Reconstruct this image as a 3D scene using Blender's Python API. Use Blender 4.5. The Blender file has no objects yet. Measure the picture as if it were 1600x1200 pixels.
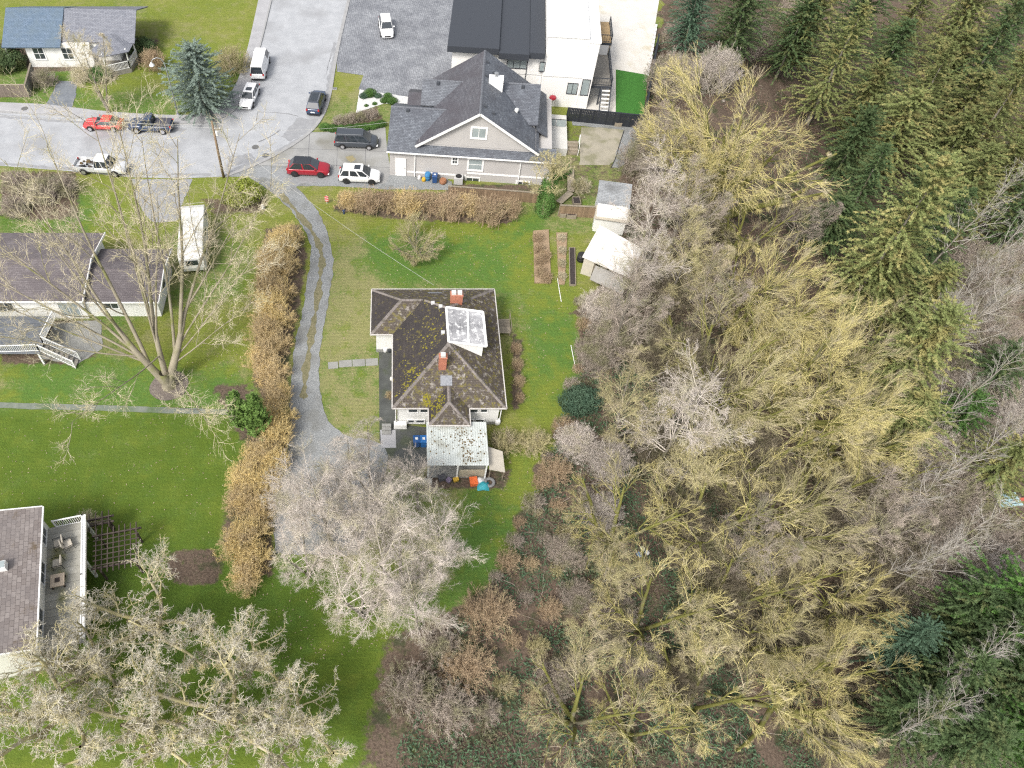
import bpy, bmesh, math, random
import numpy as np
from mathutils import Vector, Matrix, noise
R = math.radians
scene = bpy.context.scene
C = scene.collection
random.seed(7)

# ------------------------------------------------------------------ camera
CAM_H, PITCH, FPX, PPX, PPY = 57.0, R(53.4), 1212.0, 620.0, 600.0
cam = bpy.data.cameras.new('camera'); camo = bpy.data.objects.new('camera', cam); C.objects.link(camo)
cam.sensor_fit = 'HORIZONTAL'; cam.sensor_width = 36.0; cam.lens = FPX / 1600 * 36.0
cam.shift_x = (800 - PPX) / 1600; cam.clip_start = 0.5; cam.clip_end = 3000
camo.location = (0, 0, CAM_H); camo.rotation_euler = (math.pi / 2 - PITCH, 0, 0)
scene.camera = camo

# ------------------------------------------------------------------ world, sun, exposure
SUN_EL, SUN_AZ = R(48), R(218)          # azimuth clockwise from +Y: from behind and left of the camera
w = bpy.data.worlds.new('World'); scene.world = w; w.use_nodes = True
wn, wl = w.node_tree.nodes, w.node_tree.links
wn.clear()
sky = wn.new('ShaderNodeTexSky'); sky.sky_type = 'NISHITA'; sky.sun_disc = False
sky.sun_elevation = SUN_EL; sky.sun_rotation = SUN_AZ; sky.air_density = 1.0; sky.dust_density = 4.0; sky.ozone_density = 1.0
hs = wn.new('ShaderNodeHueSaturation'); hs.inputs['Saturation'].default_value = 0.32   # thin grey overcast
bg = wn.new('ShaderNodeBackground'); bg.inputs['Strength'].default_value = 0.128
wo = wn.new('ShaderNodeOutputWorld')
wl.new(sky.outputs[0], hs.inputs['Color']); wl.new(hs.outputs[0], bg.inputs['Color']); wl.new(bg.outputs[0], wo.inputs['Surface'])
sl = bpy.data.lights.new('sun', 'SUN'); sl.energy = 1.5; sl.angle = R(14); sl.color = (1.0, 0.95, 0.87)
so = bpy.data.objects.new('sun', sl); C.objects.link(so)
so.rotation_euler = Vector((math.sin(SUN_AZ) * math.cos(SUN_EL), math.cos(SUN_AZ) * math.cos(SUN_EL), math.sin(SUN_EL))).to_track_quat('Z', 'Y').to_euler()
scene.view_settings.view_transform = 'Standard'; scene.view_settings.look = 'None'
scene.view_settings.exposure = 0.97; scene.view_settings.gamma = 1.0
scene.view_settings.use_curve_mapping = False
scene.cycles.max_bounces = 4; scene.cycles.diffuse_bounces = 2; scene.cycles.glossy_bounces = 2
scene.cycles.transmission_bounces = 2; scene.cycles.use_denoising = False; scene.cycles.filter_width = 1.25

# ------------------------------------------------------------------ survey helpers
SP, CP = math.sin(PITCH), math.cos(PITCH)
def W(px, py, z=0.0):
    x = (px - PPX) / FPX; u = (PPY - py) / FPX
    t = (z - CAM_H) / (-SP + u * CP)
    return (x * t, (CP + u * SP) * t)
EDGE_PX = [(1030, 0), (1022, 67), (1000, 190), (965, 300), (960, 420), (905, 470), (902, 570), (868, 655), (850, 720), (800, 840), (770, 905), (700, 960), (660, 1060), (600, 1200)]
_e = sorted([(W(*q)[1], W(*q)[0]) for q in EDGE_PX])
EY = np.array([a for a, b in _e]); EX = np.array([b for a, b in _e])
def terr_np(x, y):
    d = np.maximum(x - np.interp(y, EY, EX), 0.0)
    t = np.clip(d / 38.0, 0, 1)
    return -10.0 * (t * t * (3 - 2 * t)) - 0.035 * np.clip(d, 0, 40)
def terr(x, y): return float(terr_np(np.array([x]), np.array([y]))[0])
def place(px, py, h=0.0):
    """ground point whose point at height h above ground is seen at the surveyed pixel"""
    z = 0.0
    for _ in range(14):
        x, y = W(px, py, z + h); z = 0.5 * z + 0.5 * terr(x, y)
    return Vector((x, y, terr(x, y)))

# ------------------------------------------------------------------ object helpers
def tag(o, label=None, cat=None, group=None, kind=None):
    if label: o['label'] = label
    if cat: o['category'] = cat
    if group: o['group'] = group
    if kind: o['kind'] = kind
    return o
def thing(name, label, cat, loc=(0, 0, 0), rz=0.0, group=None):
    o = bpy.data.objects.new(name, None); C.objects.link(o); o.empty_display_size = 0.2
    o.location = loc; o.rotation_euler = (0, 0, rz)
    return tag(o, label, cat, group)
def link(name, me, mat, parent=None, loc=None):
    if mat is not None and not me.materials: me.materials.append(mat)
    o = bpy.data.objects.new(name, me); C.objects.link(o)
    if parent is not None: o.parent = parent
    if loc is not None: o.location = loc
    return o
def copy_tree(o, parent=None):
    c = o.copy(); C.objects.link(c); c.parent = parent
    for ch in list(o.children): copy_tree(ch, c)
    return c

class MB:
    """collects shapes into one mesh"""
    def __init__(s): s.v = []; s.f = []
    def add(s, vs, fs):
        b = len(s.v); s.v += [tuple(q) for q in vs]; s.f += [tuple(b + i for i in q) for q in fs]; return s
    def box(s, x0, x1, y0, y1, z0, z1):
        return s.add([(x0, y0, z0), (x1, y0, z0), (x1, y1, z0), (x0, y1, z0), (x0, y0, z1), (x1, y0, z1), (x1, y1, z1), (x0, y1, z1)],
                     [(3, 2, 1, 0), (4, 5, 6, 7), (0, 1, 5, 4), (1, 2, 6, 5), (2, 3, 7, 6), (3, 0, 4, 7)])
    def prism(s, poly, z0, z1):
        n = len(poly)
        z0s = z0 if hasattr(z0, '__len__') else [z0] * n
        z1s = z1 if hasattr(z1, '__len__') else [z1] * n
        return s.add([(p[0], p[1], z) for p, z in zip(poly, z0s)] + [(p[0], p[1], z) for p, z in zip(poly, z1s)],
                     [tuple(range(n - 1, -1, -1)), tuple(range(n, 2 * n))] + [(i, (i + 1) % n, n + (i + 1) % n, n + i) for i in range(n)])
    def hexa(s, lo, hi):
        """4 lower points and 4 upper points"""
        return s.add(list(lo) + list(hi), [(3, 2, 1, 0), (4, 5, 6, 7), (0, 1, 5, 4), (1, 2, 6, 5), (2, 3, 7, 6), (3, 0, 4, 7)])
    def bar(s, a, b, wd, hg, up=(0, 0, 1)):
        a, b = Vector(a), Vector(b); t = (b - a).normalized(); u = Vector(up)
        if abs(t.dot(u)) > 0.98: u = Vector((0, 1, 0))
        r = t.cross(u).normalized(); u = r.cross(t).normalized()
        q = [a - r * wd / 2 - u * hg / 2, a + r * wd / 2 - u * hg / 2, b + r * wd / 2 - u * hg / 2, b - r * wd / 2 - u * hg / 2]
        return s.hexa(q, [k + u * hg for k in q])
    def tube(s, pts, rad, k=6, cap=True):
        pts = [Vector(q) for q in pts]; n = len(pts)
        rad = rad if hasattr(rad, '__len__') else [rad] * n
        vs = []
        for i, q in enumerate(pts):
            t = (pts[min(i + 1, n - 1)] - pts[max(i - 1, 0)]).normalized()
            ref = Vector((0, 0, 1)) if abs(t.z) < 0.9 else Vector((1, 0, 0))
            r = t.cross(ref).normalized(); u = r.cross(t)
            vs += [q + (r * math.cos(2 * math.pi * j / k) + u * math.sin(2 * math.pi * j / k)) * rad[i] for j in range(k)]
        fs = [(i * k + j, i * k + (j + 1) % k, (i + 1) * k + (j + 1) % k, (i + 1) * k + j) for i in range(n - 1) for j in range(k)]
        if cap: fs += [tuple(range(k - 1, -1, -1)), tuple((n - 1) * k + j for j in range(k))]
        return s.add(vs, fs)
    def disc(s, c, ax, rad, th, k=14):
        c, ax = Vector(c), Vector(ax).normalized()
        return s.tube([c - ax * th / 2, c + ax * th / 2], rad, k)
    def lathe(s, prof, c=(0, 0, 0), k=12):
        n = len(prof); vs = []
        for r_, z in prof:
            vs += [(c[0] + r_ * math.cos(2 * math.pi * j / k), c[1] + r_ * math.sin(2 * math.pi * j / k), c[2] + z) for j in range(k)]
        fs = [(i * k + j, i * k + (j + 1) % k, (i + 1) * k + (j + 1) % k, (i + 1) * k + j) for i in range(n - 1) for j in range(k)]
        fs += [tuple(range(k - 1, -1, -1)), tuple((n - 1) * k + j for j in range(k))]
        return s.add(vs, fs)
    def mesh(s, name, smooth=False):
        me = bpy.data.meshes.new(name); me.from_pydata(s.v, [], s.f); me.update()
        if smooth: me.polygons.foreach_set('use_smooth', [True] * len(me.polygons))
        return me
    def build(s, name, mat, parent=None, loc=None, bevel=0.0, smooth=False):
        o = link(name, s.mesh(name, smooth), mat, parent, loc)
        if bevel:
            m = o.modifiers.new('bevel', 'BEVEL'); m.width = bevel; m.segments = 2; m.limit_method = 'ANGLE'
        return o

def np_mesh(name, V, faces_list):
    """V (N,3); faces_list = list of (M,k) index arrays"""
    me = bpy.data.meshes.new(name)
    V = np.ascontiguousarray(V, dtype=np.float32)
    me.vertices.add(len(V)); me.vertices.foreach_set('co', V.ravel())
    loops = np.concatenate([f.ravel() for f in faces_list]).astype(np.int32)
    tot = np.concatenate([np.full(len(f), f.shape[1], np.int32) for f in faces_list])
    st = np.concatenate([[0], np.cumsum(tot)[:-1]]).astype(np.int32)
    me.loops.add(len(loops)); me.loops.foreach_set('vertex_index', loops)
    me.polygons.add(len(tot)); me.polygons.foreach_set('loop_start', st)
    me.update(calc_edges=True)
    return me

# ------------------------------------------------------------------ materials
MATS = {}
def pmat(name, c1, c2=None, scale=1.0, rough=0.85, bump=0.0, bscale=None, spec=0.3, metal=0.0, coords='Object', rnd=0.0, detail=5.0, c3=None, s3=0.2, amt3=0.5, contrast=(0.3, 0.7)):
    """two-tone noise colour, optional large patches of c3, bump, random brightness per object"""
    if name in MATS: return MATS[name]
    m = bpy.data.materials.new(name); m.use_nodes = True; MATS[name] = m
    n, l = m.node_tree.nodes, m.node_tree.links
    b = n['Principled BSDF']; b.inputs['Roughness'].default_value = rough
    b.inputs['Specular IOR Level'].default_value = spec; b.inputs['Metallic'].default_value = metal
    if coords == 'World':
        g = n.new('ShaderNodeNewGeometry'); co = g.outputs['Position']
    else:
        t = n.new('ShaderNodeTexCoord'); co = t.outputs['Object']
    col = None
    if c2 is None:
        rgb = n.new('ShaderNodeRGB'); rgb.outputs[0].default_value = (*c1, 1); col = rgb.outputs[0]
    else:
        nz = n.new('ShaderNodeTexNoise'); nz.inputs['Scale'].default_value = scale; nz.inputs['Detail'].default_value = detail
        nz.inputs['Roughness'].default_value = 0.65
        l.new(co, nz.inputs['Vector'])
        cr = n.new('ShaderNodeValToRGB'); cr.color_ramp.elements[0].position = contrast[0]; cr.color_ramp.elements[1].position = contrast[1]
        cr.color_ramp.elements[0].color = (*c1, 1); cr.color_ramp.elements[1].color = (*c2, 1)
        l.new(nz.outputs['Fac'], cr.inputs['Fac']); col = cr.outputs['Color']
    if c3 is not None:
        nz = n.new('ShaderNodeTexNoise'); nz.inputs['Scale'].default_value = s3; nz.inputs['Detail'].default_value = 6
        l.new(co, nz.inputs['Vector'])
        cr = n.new('ShaderNodeValToRGB'); cr.color_ramp.elements[0].position = 1 - amt3 - 0.06; cr.color_ramp.elements[1].position = 1 - amt3 + 0.08
        l.new(nz.outputs['Fac'], cr.inputs['Fac'])
        mx = n.new('ShaderNodeMix'); mx.data_type = 'RGBA'; l.new(cr.outputs['Color'], mx.inputs['Factor'])
        l.new(col, mx.inputs['A']); mx.inputs['B'].default_value = (*c3, 1); col = mx.outputs['Result']
    if rnd:
        oi = n.new('ShaderNodeObjectInfo'); mr = n.new('ShaderNodeMapRange')
        mr.inputs['To Min'].default_value = 1 - rnd; mr.inputs['To Max'].default_value = 1 + rnd
        l.new(oi.outputs['Random'], mr.inputs['Value'])
        hv = n.new('ShaderNodeHueSaturation'); l.new(mr.outputs[0], hv.inputs['Value']); l.new(col, hv.inputs['Color']); col = hv.outputs[0]
    l.new(col, b.inputs['Base Color'])
    if bump:
        nb = n.new('ShaderNodeTexNoise'); nb.inputs['Scale'].default_value = bscale or scale * 4; nb.inputs['Detail'].default_value = 4
        l.new(co, nb.inputs['Vector'])
        bp = n.new('ShaderNodeBump'); bp.inputs['Strength'].default_value = bump; bp.inputs['Distance'].default_value = 0.05
        l.new(nb.outputs['Fac'], bp.inputs['Height']); l.new(bp.outputs[0], b.inputs['Normal'])
    return m

def shingle_mat(name, c1, c2, mortar, bw=0.3, bh=0.14, moss=None, moss_amt=0.4, moss_scale=0.9, lichen=None, lichen_amt=0.35, rough=0.75, streak=None):
    """roof shingles in courses: colour per shingle, relief at the courses, moss and lichen with shapes of their own; uses the UV map in metres"""
    m = bpy.data.materials.new(name); m.use_nodes = True; MATS[name] = m
    n, l = m.node_tree.nodes, m.node_tree.links; b = n['Principled BSDF']
    b.inputs['Roughness'].default_value = rough; b.inputs['Specular IOR Level'].default_value = 0.35
    uv = n.new('ShaderNodeUVMap'); tc = n.new('ShaderNodeTexCoord')
    br = n.new('ShaderNodeTexBrick'); br.inputs['Scale'].default_value = 1.0
    br.inputs['Color1'].default_value = (*c1, 1); br.inputs['Color2'].default_value = (*c2, 1); br.inputs['Mortar'].default_value = (*mortar, 1)
    br.inputs['Brick Width'].default_value = bw; br.inputs['Row Height'].default_value = bh; br.inputs['Mortar Size'].default_value = 0.012; br.inputs['Bias'].default_value = 0.0
    l.new(uv.outputs[0], br.inputs['Vector']); col = br.outputs['Color']
    def patch(col, colour, amt, scale, soft=0.07, det=8):
        nz = n.new('ShaderNodeTexNoise'); nz.inputs['Scale'].default_value = scale; nz.inputs['Detail'].default_value = det; nz.inputs['Roughness'].default_value = 0.7
        l.new(tc.outputs['Object'], nz.inputs['Vector'])
        cr = n.new('ShaderNodeValToRGB'); cr.color_ramp.elements[0].position = 1 - amt - soft; cr.color_ramp.elements[1].position = 1 - amt + soft
        l.new(nz.outputs['Fac'], cr.inputs['Fac'])
        mx = n.new('ShaderNodeMix'); mx.data_type = 'RGBA'; l.new(cr.outputs['Color'], mx.inputs['Factor']); l.new(col, mx.inputs['A']); mx.inputs['B'].default_value = (*colour, 1)
        return mx.outputs['Result']
    if streak: col = patch(col, streak, 0.47, 0.5, 0.12)
    if lichen: col = patch(col, lichen, lichen_amt, 2.6, 0.05)
    if moss: col = patch(col, moss, moss_amt, moss_scale, 0.06)
    l.new(col, b.inputs['Base Color'])
    bp = n.new('ShaderNodeBump'); bp.inputs['Strength'].default_value = 0.6; bp.inputs['Distance'].default_value = 0.03
    l.new(br.outputs['Fac'], bp.inputs['Height']); bp.invert = True; l.new(bp.outputs[0], b.inputs['Normal'])
    return m

def glass_mat(name, col=(0.03, 0.04, 0.05), rough=0.06):
    return pmat(name, col, rough=rough, spec=0.8)

M_WHITE = pmat('white_paint', (0.78, 0.78, 0.76), (0.66, 0.66, 0.63), 0.9, 0.6)
M_TRIM = pmat('white_trim', (0.8, 0.8, 0.79), (0.72, 0.72, 0.7), 2.0, 0.5)
M_GLASS = glass_mat('window_glass', (0.05, 0.06, 0.065))
M_GLASSL = pmat('pale_window_glass', (0.35, 0.4, 0.4), (0.22, 0.26, 0.27), 0.6, 0.08, spec=0.8)
M_BLACK = pmat('black_plastic', (0.02, 0.02, 0.022), rough=0.45)
M_METAL = pmat('galvanised_metal', (0.45, 0.47, 0.48), (0.36, 0.37, 0.38), 2.0, 0.42, metal=0.6)
M_CONC = pmat('concrete', (0.30, 0.30, 0.28), (0.22, 0.22, 0.21), 0.8, 0.85, bump=0.15, bscale=30, coords='World')
M_WOOD = pmat('weathered_wood', (0.30, 0.26, 0.20), (0.20, 0.17, 0.13), 3.0, 0.85, bump=0.2, rnd=0.18)
M_WOODG = pmat('grey_wood', (0.27, 0.25, 0.22), (0.19, 0.18, 0.16), 3.0, 0.85, bump=0.2, rnd=0.15)
M_DWOOD = pmat('dark_wood', (0.09, 0.07, 0.06), (0.05, 0.04, 0.035), 3.0, 0.8, rnd=0.15)
M_BRICK = pmat('red_brick', (0.45, 0.19, 0.12), (0.33, 0.13, 0.09), 4.0, 0.9, bump=0.2)
# ------------------------------------------------------------------ ground: one sheet with lawn, dry grass, moss and leaf litter zones
def px_poly(pts, z=0.0): return [W(a, b, z) for a, b in pts]
def soft_poly(X, Y, poly, soft):
    """1 inside, 0 outside, smooth over +-soft metres"""
    P = np.array(poly); inside = np.zeros(X.shape, bool); dmin = np.full(X.shape, 1e9)
    n = len(P)
    for i in range(n):
        x0, y0 = P[i]; x1, y1 = P[(i + 1) % n]
        c = (y0 > Y) != (y1 > Y)
        xi = (x1 - x0) * (Y - y0) / ((y1 - y0) if abs(y1 - y0) > 1e-9 else 1e-9) + x0
        inside ^= c & (X < xi)
        ex, ey = x1 - x0, y1 - y0; L = ex * ex + ey * ey + 1e-9
        t = np.clip(((X - x0) * ex + (Y - y0) * ey) / L, 0, 1)
        dmin = np.minimum(dmin, np.hypot(X - x0 - t * ex, Y - y0 - t * ey))
    sd = np.where(inside, dmin, -dmin)
    t = np.clip((sd + soft) / (2 * soft), 0, 1); return t * t * (3 - 2 * t)
def vnoise(X, Y, s, seed=0):
    """cheap smooth value noise"""
    rg = np.random.RandomState(seed); T = rg.rand(256, 256)
    x, y = X / s + 1000.3, Y / s + 1000.7
    i, j = np.floor(x).astype(int), np.floor(y).astype(int); fx, fy = x - i, y - j
    fx = fx * fx * (3 - 2 * fx); fy = fy * fy * (3 - 2 * fy)
    a, b_, c, d = T[i % 256, j % 256], T[(i + 1) % 256, j % 256], T[i % 256, (j + 1) % 256], T[(i + 1) % 256, (j + 1) % 256]
    return (a * (1 - fx) + b_ * fx) * (1 - fy) + (c * (1 - fx) + d * fx) * fy

xs = np.concatenate([[-900, -400, -200, -120], np.arange(-80, 112, 0.6), [150, 250, 450, 900]])
ys = np.concatenate([[-700, -300, -100, -40, -15], np.arange(0, 128, 0.6), [150, 200, 320, 600, 1000]])
GX, GY = np.meshgrid(xs, ys)
GZ = terr_np(GX, GY) + (vnoise(GX, GY, 2.0, 3) - 0.5) * 0.5 * np.clip((GX - np.interp(GY, EY, EX)) / 4, 0, 1)
nx, ny = len(xs), len(ys)
idx = (np.arange(ny - 1)[:, None] * nx + np.arange(nx - 1)[None, :]).ravel()
ground_me = np_mesh('ground', np.stack([GX.ravel(), GY.ravel(), GZ.ravel()], 1), [np.stack([idx, idx + 1, idx + nx + 1, idx + nx], 1)])
ground_me.polygons.foreach_set('use_smooth', [True] * len(ground_me.polygons))
dE = GX - np.interp(GY, EY, EX) + (vnoise(GX, GY, 1.1, 5) - 0.5) * 2.2 + (vnoise(GX, GY, 3.5, 6) - 0.5) * 1.5
litter = np.clip((dE + 0.4) / 0.9, 0, 1)
lush = np.full(GX.shape, 0.45)
def zone(cur, pts, val, soft=1.0):
    k = soft_poly(GX, GY, px_poly(pts), soft); return cur * (1 - k) + val * k
# how lush the grass is
lush = zone(lush, [(560, 360), (700, 340), (840, 340), (850, 440), (780, 440), (600, 440)], 0.95, 1.6)
lush = zone(lush, [(470, 292), (530, 292), (560, 350), (580, 450), (580, 560), (500, 560), (515, 430)], 0.25, 1.2)
lush = zone(lush, [(505, 580), (595, 580), (595, 665), (530, 670)], 0.22, 0.8)
lush = zone(lush, [(800, 440), (900, 440), (900, 600), (860, 660), (800, 640)], 0.9, 0.8)
lush = zone(lush, [(770, 450), (840, 450), (830, 560), (800, 600)], 0.6, 1.2)
lush = zone(lush, [(740, 700), (860, 700), (780, 900), (700, 950)], 0.95, 1.0)
lush = zone(lush, [(0, 560), (200, 560), (360, 560), (380, 640), (0, 640)], 0.75, 1.0)
lush = zone(lush, [(0, 640), (370, 648), (385, 720), (340, 850), (330, 1200), (-100, 1200), (-100, 640)], 0.85, 0.5)
lush = zone(lush, [(330, 850), (430, 860), (700, 940), (640, 1060), (560, 1200), (200, 1200)], 1.0, 1.0)
lush = zone(lush, [(0, 310), (240, 300), (250, 360), (0, 365)], 0.8, 1.0)
lush = zone(lush, [(300, 420), (410, 380), (400, 560), (300, 560)], 0.5, 1.2)
lush = zone(lush, [(0, 100), (400, 60), (350, 180), (0, 170)], 0.6, 0.8)
lush = zone(lush, [(500, 60), (575, 110), (545, 200), (500, 200)], 0.3, 0.5)
# brown earth and leaf litter
litter = zone(litter, [(0, 268), (120, 268), (125, 340), (60, 345), (0, 335)], 0.9, 0.8)
litter = zone(litter, [(415, 355), (470, 350), (480, 400), (465, 500), (445, 600), (450, 700), (430, 800), (425, 900), (385, 900), (345, 840), (365, 740), (420, 640), (395, 600), (400, 440)], 0.9, 0.6)
litter = zone(litter, [(520, 330), (640, 345), (800, 350), (800, 300), (530, 300)], 0.85, 0.6)
litter = zone(litter, [(262, 862), (335, 858), (350, 880), (345, 912), (300, 915), (258, 905)], 0.85, 0.3)
litter = zone(litter, [(800, 520), (815, 530), (815, 640), (800, 640)], 0.9, 0.3)
litter = zone(litter, [(598, 570), (616, 570), (620, 660), (596, 662)], 0.85, 0.2)
litter = zone(litter, [(660, 735), (800, 735), (790, 765), (660, 765)], 0.9, 0.4)
litter = zone(litter, [(700, 285), (850, 290), (850, 312), (700, 305)], 0.8, 0.3)
litter = zone(litter, [(505, 200), (540, 180), (590, 165), (602, 198), (520, 203)], 0.75, 0.3)
litter = zone(litter, [(0, 90), (30, 90), (55, 130), (60, 115), (120, 110), (170, 125), (240, 90), (250, 60), (0, 60)], 0.85, 0.6)
litter = zone(litter, [(330, 600), (385, 600), (420, 680), (385, 700), (355, 650)], 0.85, 0.3)
litter = zone(litter, [(310, 310), (420, 305), (415, 335), (330, 335)], 0.7, 0.5)
litter = zone(litter, [(0, 500), (150, 500), (155, 555), (100, 570), (0, 570)], 0.9, 0.4)
litter = zone(litter, [(600, 1000), (700, 950), (800, 930), (760, 1060), (700, 1200), (560, 1200)], 0.8, 0.8)
litter = zone(litter, [(880, 195), (985, 195), (960, 330), (920, 310), (890, 330), (880, 300)], 0.45, 0.5)
moss = np.clip((vnoise(GX, GY, 9, 11) - 0.5) * 3 + 0.3, 0, 1)
moss = zone(moss, [(0, 640), (370, 648), (385, 720), (340, 850), (-100, 850), (-100, 640)], 0.75, 1.5)
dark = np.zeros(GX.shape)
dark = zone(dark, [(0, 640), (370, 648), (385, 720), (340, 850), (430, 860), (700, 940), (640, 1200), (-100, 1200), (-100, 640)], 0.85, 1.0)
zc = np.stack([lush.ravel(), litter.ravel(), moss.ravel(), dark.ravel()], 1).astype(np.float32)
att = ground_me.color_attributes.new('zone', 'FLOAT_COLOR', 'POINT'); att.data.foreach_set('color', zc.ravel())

def ground_material():
    m = bpy.data.materials.new('ground_cover'); m.use_nodes = True
    n, l = m.node_tree.nodes, m.node_tree.links; b = n['Principled BSDF']
    b.inputs['Roughness'].default_value = 0.95; b.inputs['Specular IOR Level'].default_value = 0.1
    at = n.new('ShaderNodeVertexColor'); at.layer_name = 'zone'
    sep = n.new('ShaderNodeSeparateColor'); l.new(at.outputs['Color'], sep.inputs[0])
    g = n.new('ShaderNodeNewGeometry'); pos = g.outputs['Position']
    def nz(scale, det=6, rough=0.65):
        k = n.new('ShaderNodeTexNoise'); k.inputs['Scale'].default_value = scale; k.inputs['Detail'].default_value = det; k.inputs['Roughness'].default_value = rough
        l.new(pos, k.inputs['Vector']); return k.outputs['Fac']
    def math_(op, a, b_, clamp=False):
        k = n.new('ShaderNodeMath'); k.operation = op; k.use_clamp = clamp
        for i, q in enumerate((a, b_)):
            if isinstance(q, float): k.inputs[i].default_value = q
            else: l.new(q, k.inputs[i])
        return k.outputs[0]
    def mix(f, a, b_):
        k = n.new('ShaderNodeMix'); k.data_type = 'RGBA'
        if isinstance(f, float): k.inputs['Factor'].default_value = f
        else: l.new(f, k.inputs['Factor'])
        for s_, q in (('A', a), ('B', b_)):
            if isinstance(q, tuple): k.inputs[s_].default_value = (*q, 1)
            else: l.new(q, k.inputs[s_])
        return k.outputs['Result']
    def ramp(f, lo, hi):
        k = n.new('ShaderNodeMapRange'); k.interpolation_type = 'SMOOTHSTEP'; k.inputs['From Min'].default_value = lo; k.inputs['From Max'].default_value = hi; l.new(f, k.inputs['Value']); return k.outputs[0]
    big, mid, fine, tiny = nz(0.16), nz(0.7), nz(4.0), nz(22.0, 3)
    L = math_('ADD', sep.outputs['Red'], math_('MULTIPLY', math_('SUBTRACT', big, 0.5), 1.3))
    L = math_('ADD', L, math_('MULTIPLY', math_('SUBTRACT', mid, 0.5), 1.5))
    L = math_('ADD', L, math_('MULTIPLY', math_('SUBTRACT', fine, 0.5), 1.1))
    grass = mix(ramp(L, 0.15, 0.75), (0.245, 0.235, 0.105), (0.088, 0.165, 0.034))
    grass = mix(math_('MULTIPLY', ramp(math_('ADD', mid, math_('MULTIPLY', sep.outputs['Blue'], 0.25)), 0.46, 0.8), 0.7), grass, (0.20, 0.215, 0.034))
    grass = mix(math_('MULTIPLY', at.outputs['Alpha'], ramp(nz(0.45), 0.1, 0.6)), grass, (0.075, 0.122, 0.016))
    grass = mix(math_('MULTIPLY', ramp(tiny, 0.42, 0.75), 0.4), grass, (0.05, 0.085, 0.02))
    grass = mix(math_('MULTIPLY', ramp(nz(9.0), 0.52, 0.75), math_('MULTIPLY', math_('SUBTRACT', 1.0, ramp(L, 0.3, 1.0)), 0.6)), grass, (0.34, 0.31, 0.16))
    wv = n.new('ShaderNodeTexWave'); wv.inputs['Scale'].default_value = 0.75; wv.inputs['Distortion'].default_value = 3.0; wv.inputs['Detail'].default_value = 3; wv.bands_direction = 'Y'; l.new(pos, wv.inputs['Vector'])
    grass = mix(math_('MULTIPLY', wv.outputs['Fac'], 0.16), grass, (0.06, 0.10, 0.02))
    lit = mix(ramp(nz(5.0), 0.3, 0.7), (0.075, 0.056, 0.043), (0.155, 0.118, 0.09))
    lit = mix(ramp(nz(14.0, 3), 0.55, 0.7), lit, (0.22, 0.155, 0.115))
    lit = mix(math_('MULTIPLY', ramp(nz(0.5), 0.5, 0.62), 0.75), lit, (0.05, 0.065, 0.03))
    K = math_('ADD', sep.outputs['Green'], math_('MULTIPLY', math_('SUBTRACT', nz(1.3, 9, 0.75), 0.5), 2.0))
    col = mix(ramp(K, 0.3, 0.72), grass, lit)
    l.new(col, b.inputs['Base Color'])
    bp = n.new('ShaderNodeBump'); bp.inputs['Strength'].default_value = 0.7; bp.inputs['Distance'].default_value = 0.12
    l.new(math_('ADD', nz(5.0, 6, 0.6), math_('MULTIPLY', nz(1.2), 0.8)), bp.inputs['Height']); l.new(bp.outputs[0], b.inputs['Normal'])
    return m
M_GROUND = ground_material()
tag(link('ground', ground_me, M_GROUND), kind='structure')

# ------------------------------------------------------------------ roads, kerbs, pavements
def rough_loop(poly, step=0.35, amp=0.0, seed=0):
    if amp <= 0: return poly
    rg = random.Random(seed); out = []
    n = len(poly)
    for i in range(n):
        a, b_ = Vector(poly[i]), Vector(poly[(i + 1) % n]); k = max(1, int((b_ - a).length / step))
        t = (b_ - a).normalized(); nn = Vector((-t.y, t.x))
        for j in range(k):
            q = a.lerp(b_, j / k); out.append(tuple(q + nn * (noise.noise(Vector((q.x * 0.9, q.y * 0.9, seed))) * amp + rg.uniform(-amp, amp) * 0.45)))
    return out
def smooth_px(pts, it=2):
    for _ in range(it):
        q = [pts[0]]
        for a, b_ in zip(pts[:-1], pts[1:]):
            q += [(a[0] * .75 + b_[0] * .25, a[1] * .75 + b_[1] * .25), (a[0] * .25 + b_[0] * .75, a[1] * .25 + b_[1] * .75)]
        q.append(pts[-1]); pts = q
    return pts
def sheet(name, poly, z, mat, amp=0.0, thick=0.0, kind='structure', seed=1):
    poly = rough_loop(poly, amp=amp, seed=seed)
    mb = MB()
    if thick: mb.prism(poly, z - thick, z)
    else: mb.add([(x, y, z) for x, y in poly], [tuple(range(len(poly)))])
    o = mb.build(name, mat); 
    bm = bmesh.new(); bm.from_mesh(o.data); bmesh.ops.recalc_face_normals(bm, faces=bm.faces)
    if not thick and bm.faces[:] and bm.faces[0:1][0].normal.z < 0: bmesh.ops.reverse_faces(bm, faces=bm.faces)
    bmesh.ops.triangulate(bm, faces=[f for f in bm.faces if len(f.verts) > 4]); bm.to_mesh(o.data); bm.free()
    return tag(o, kind=kind)
M_ROAD = pmat('aged_asphalt', (0.31, 0.32, 0.335), (0.40, 0.41, 0.425), 0.6, 0.5, bump=0.12, bscale=40, coords='World', c3=(0.28, 0.285, 0.295), s3=0.16, amt3=0.42, spec=0.4)
M_GRAVEL = pmat('grey_gravel', (0.165, 0.175, 0.18), (0.31, 0.32, 0.32), 9.0, 0.9, bump=0.6, bscale=25, coords='World', c3=(0.19, 0.195, 0.19), s3=0.5, amt3=0.45)
M_DRIVE = pmat('worn_driveway_concrete', (0.24, 0.24, 0.235), (0.34, 0.34, 0.33), 0.5, 0.6, bump=0.1, bscale=30, coords='World', c3=(0.20, 0.195, 0.17), s3=0.25, amt3=0.42)
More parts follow.
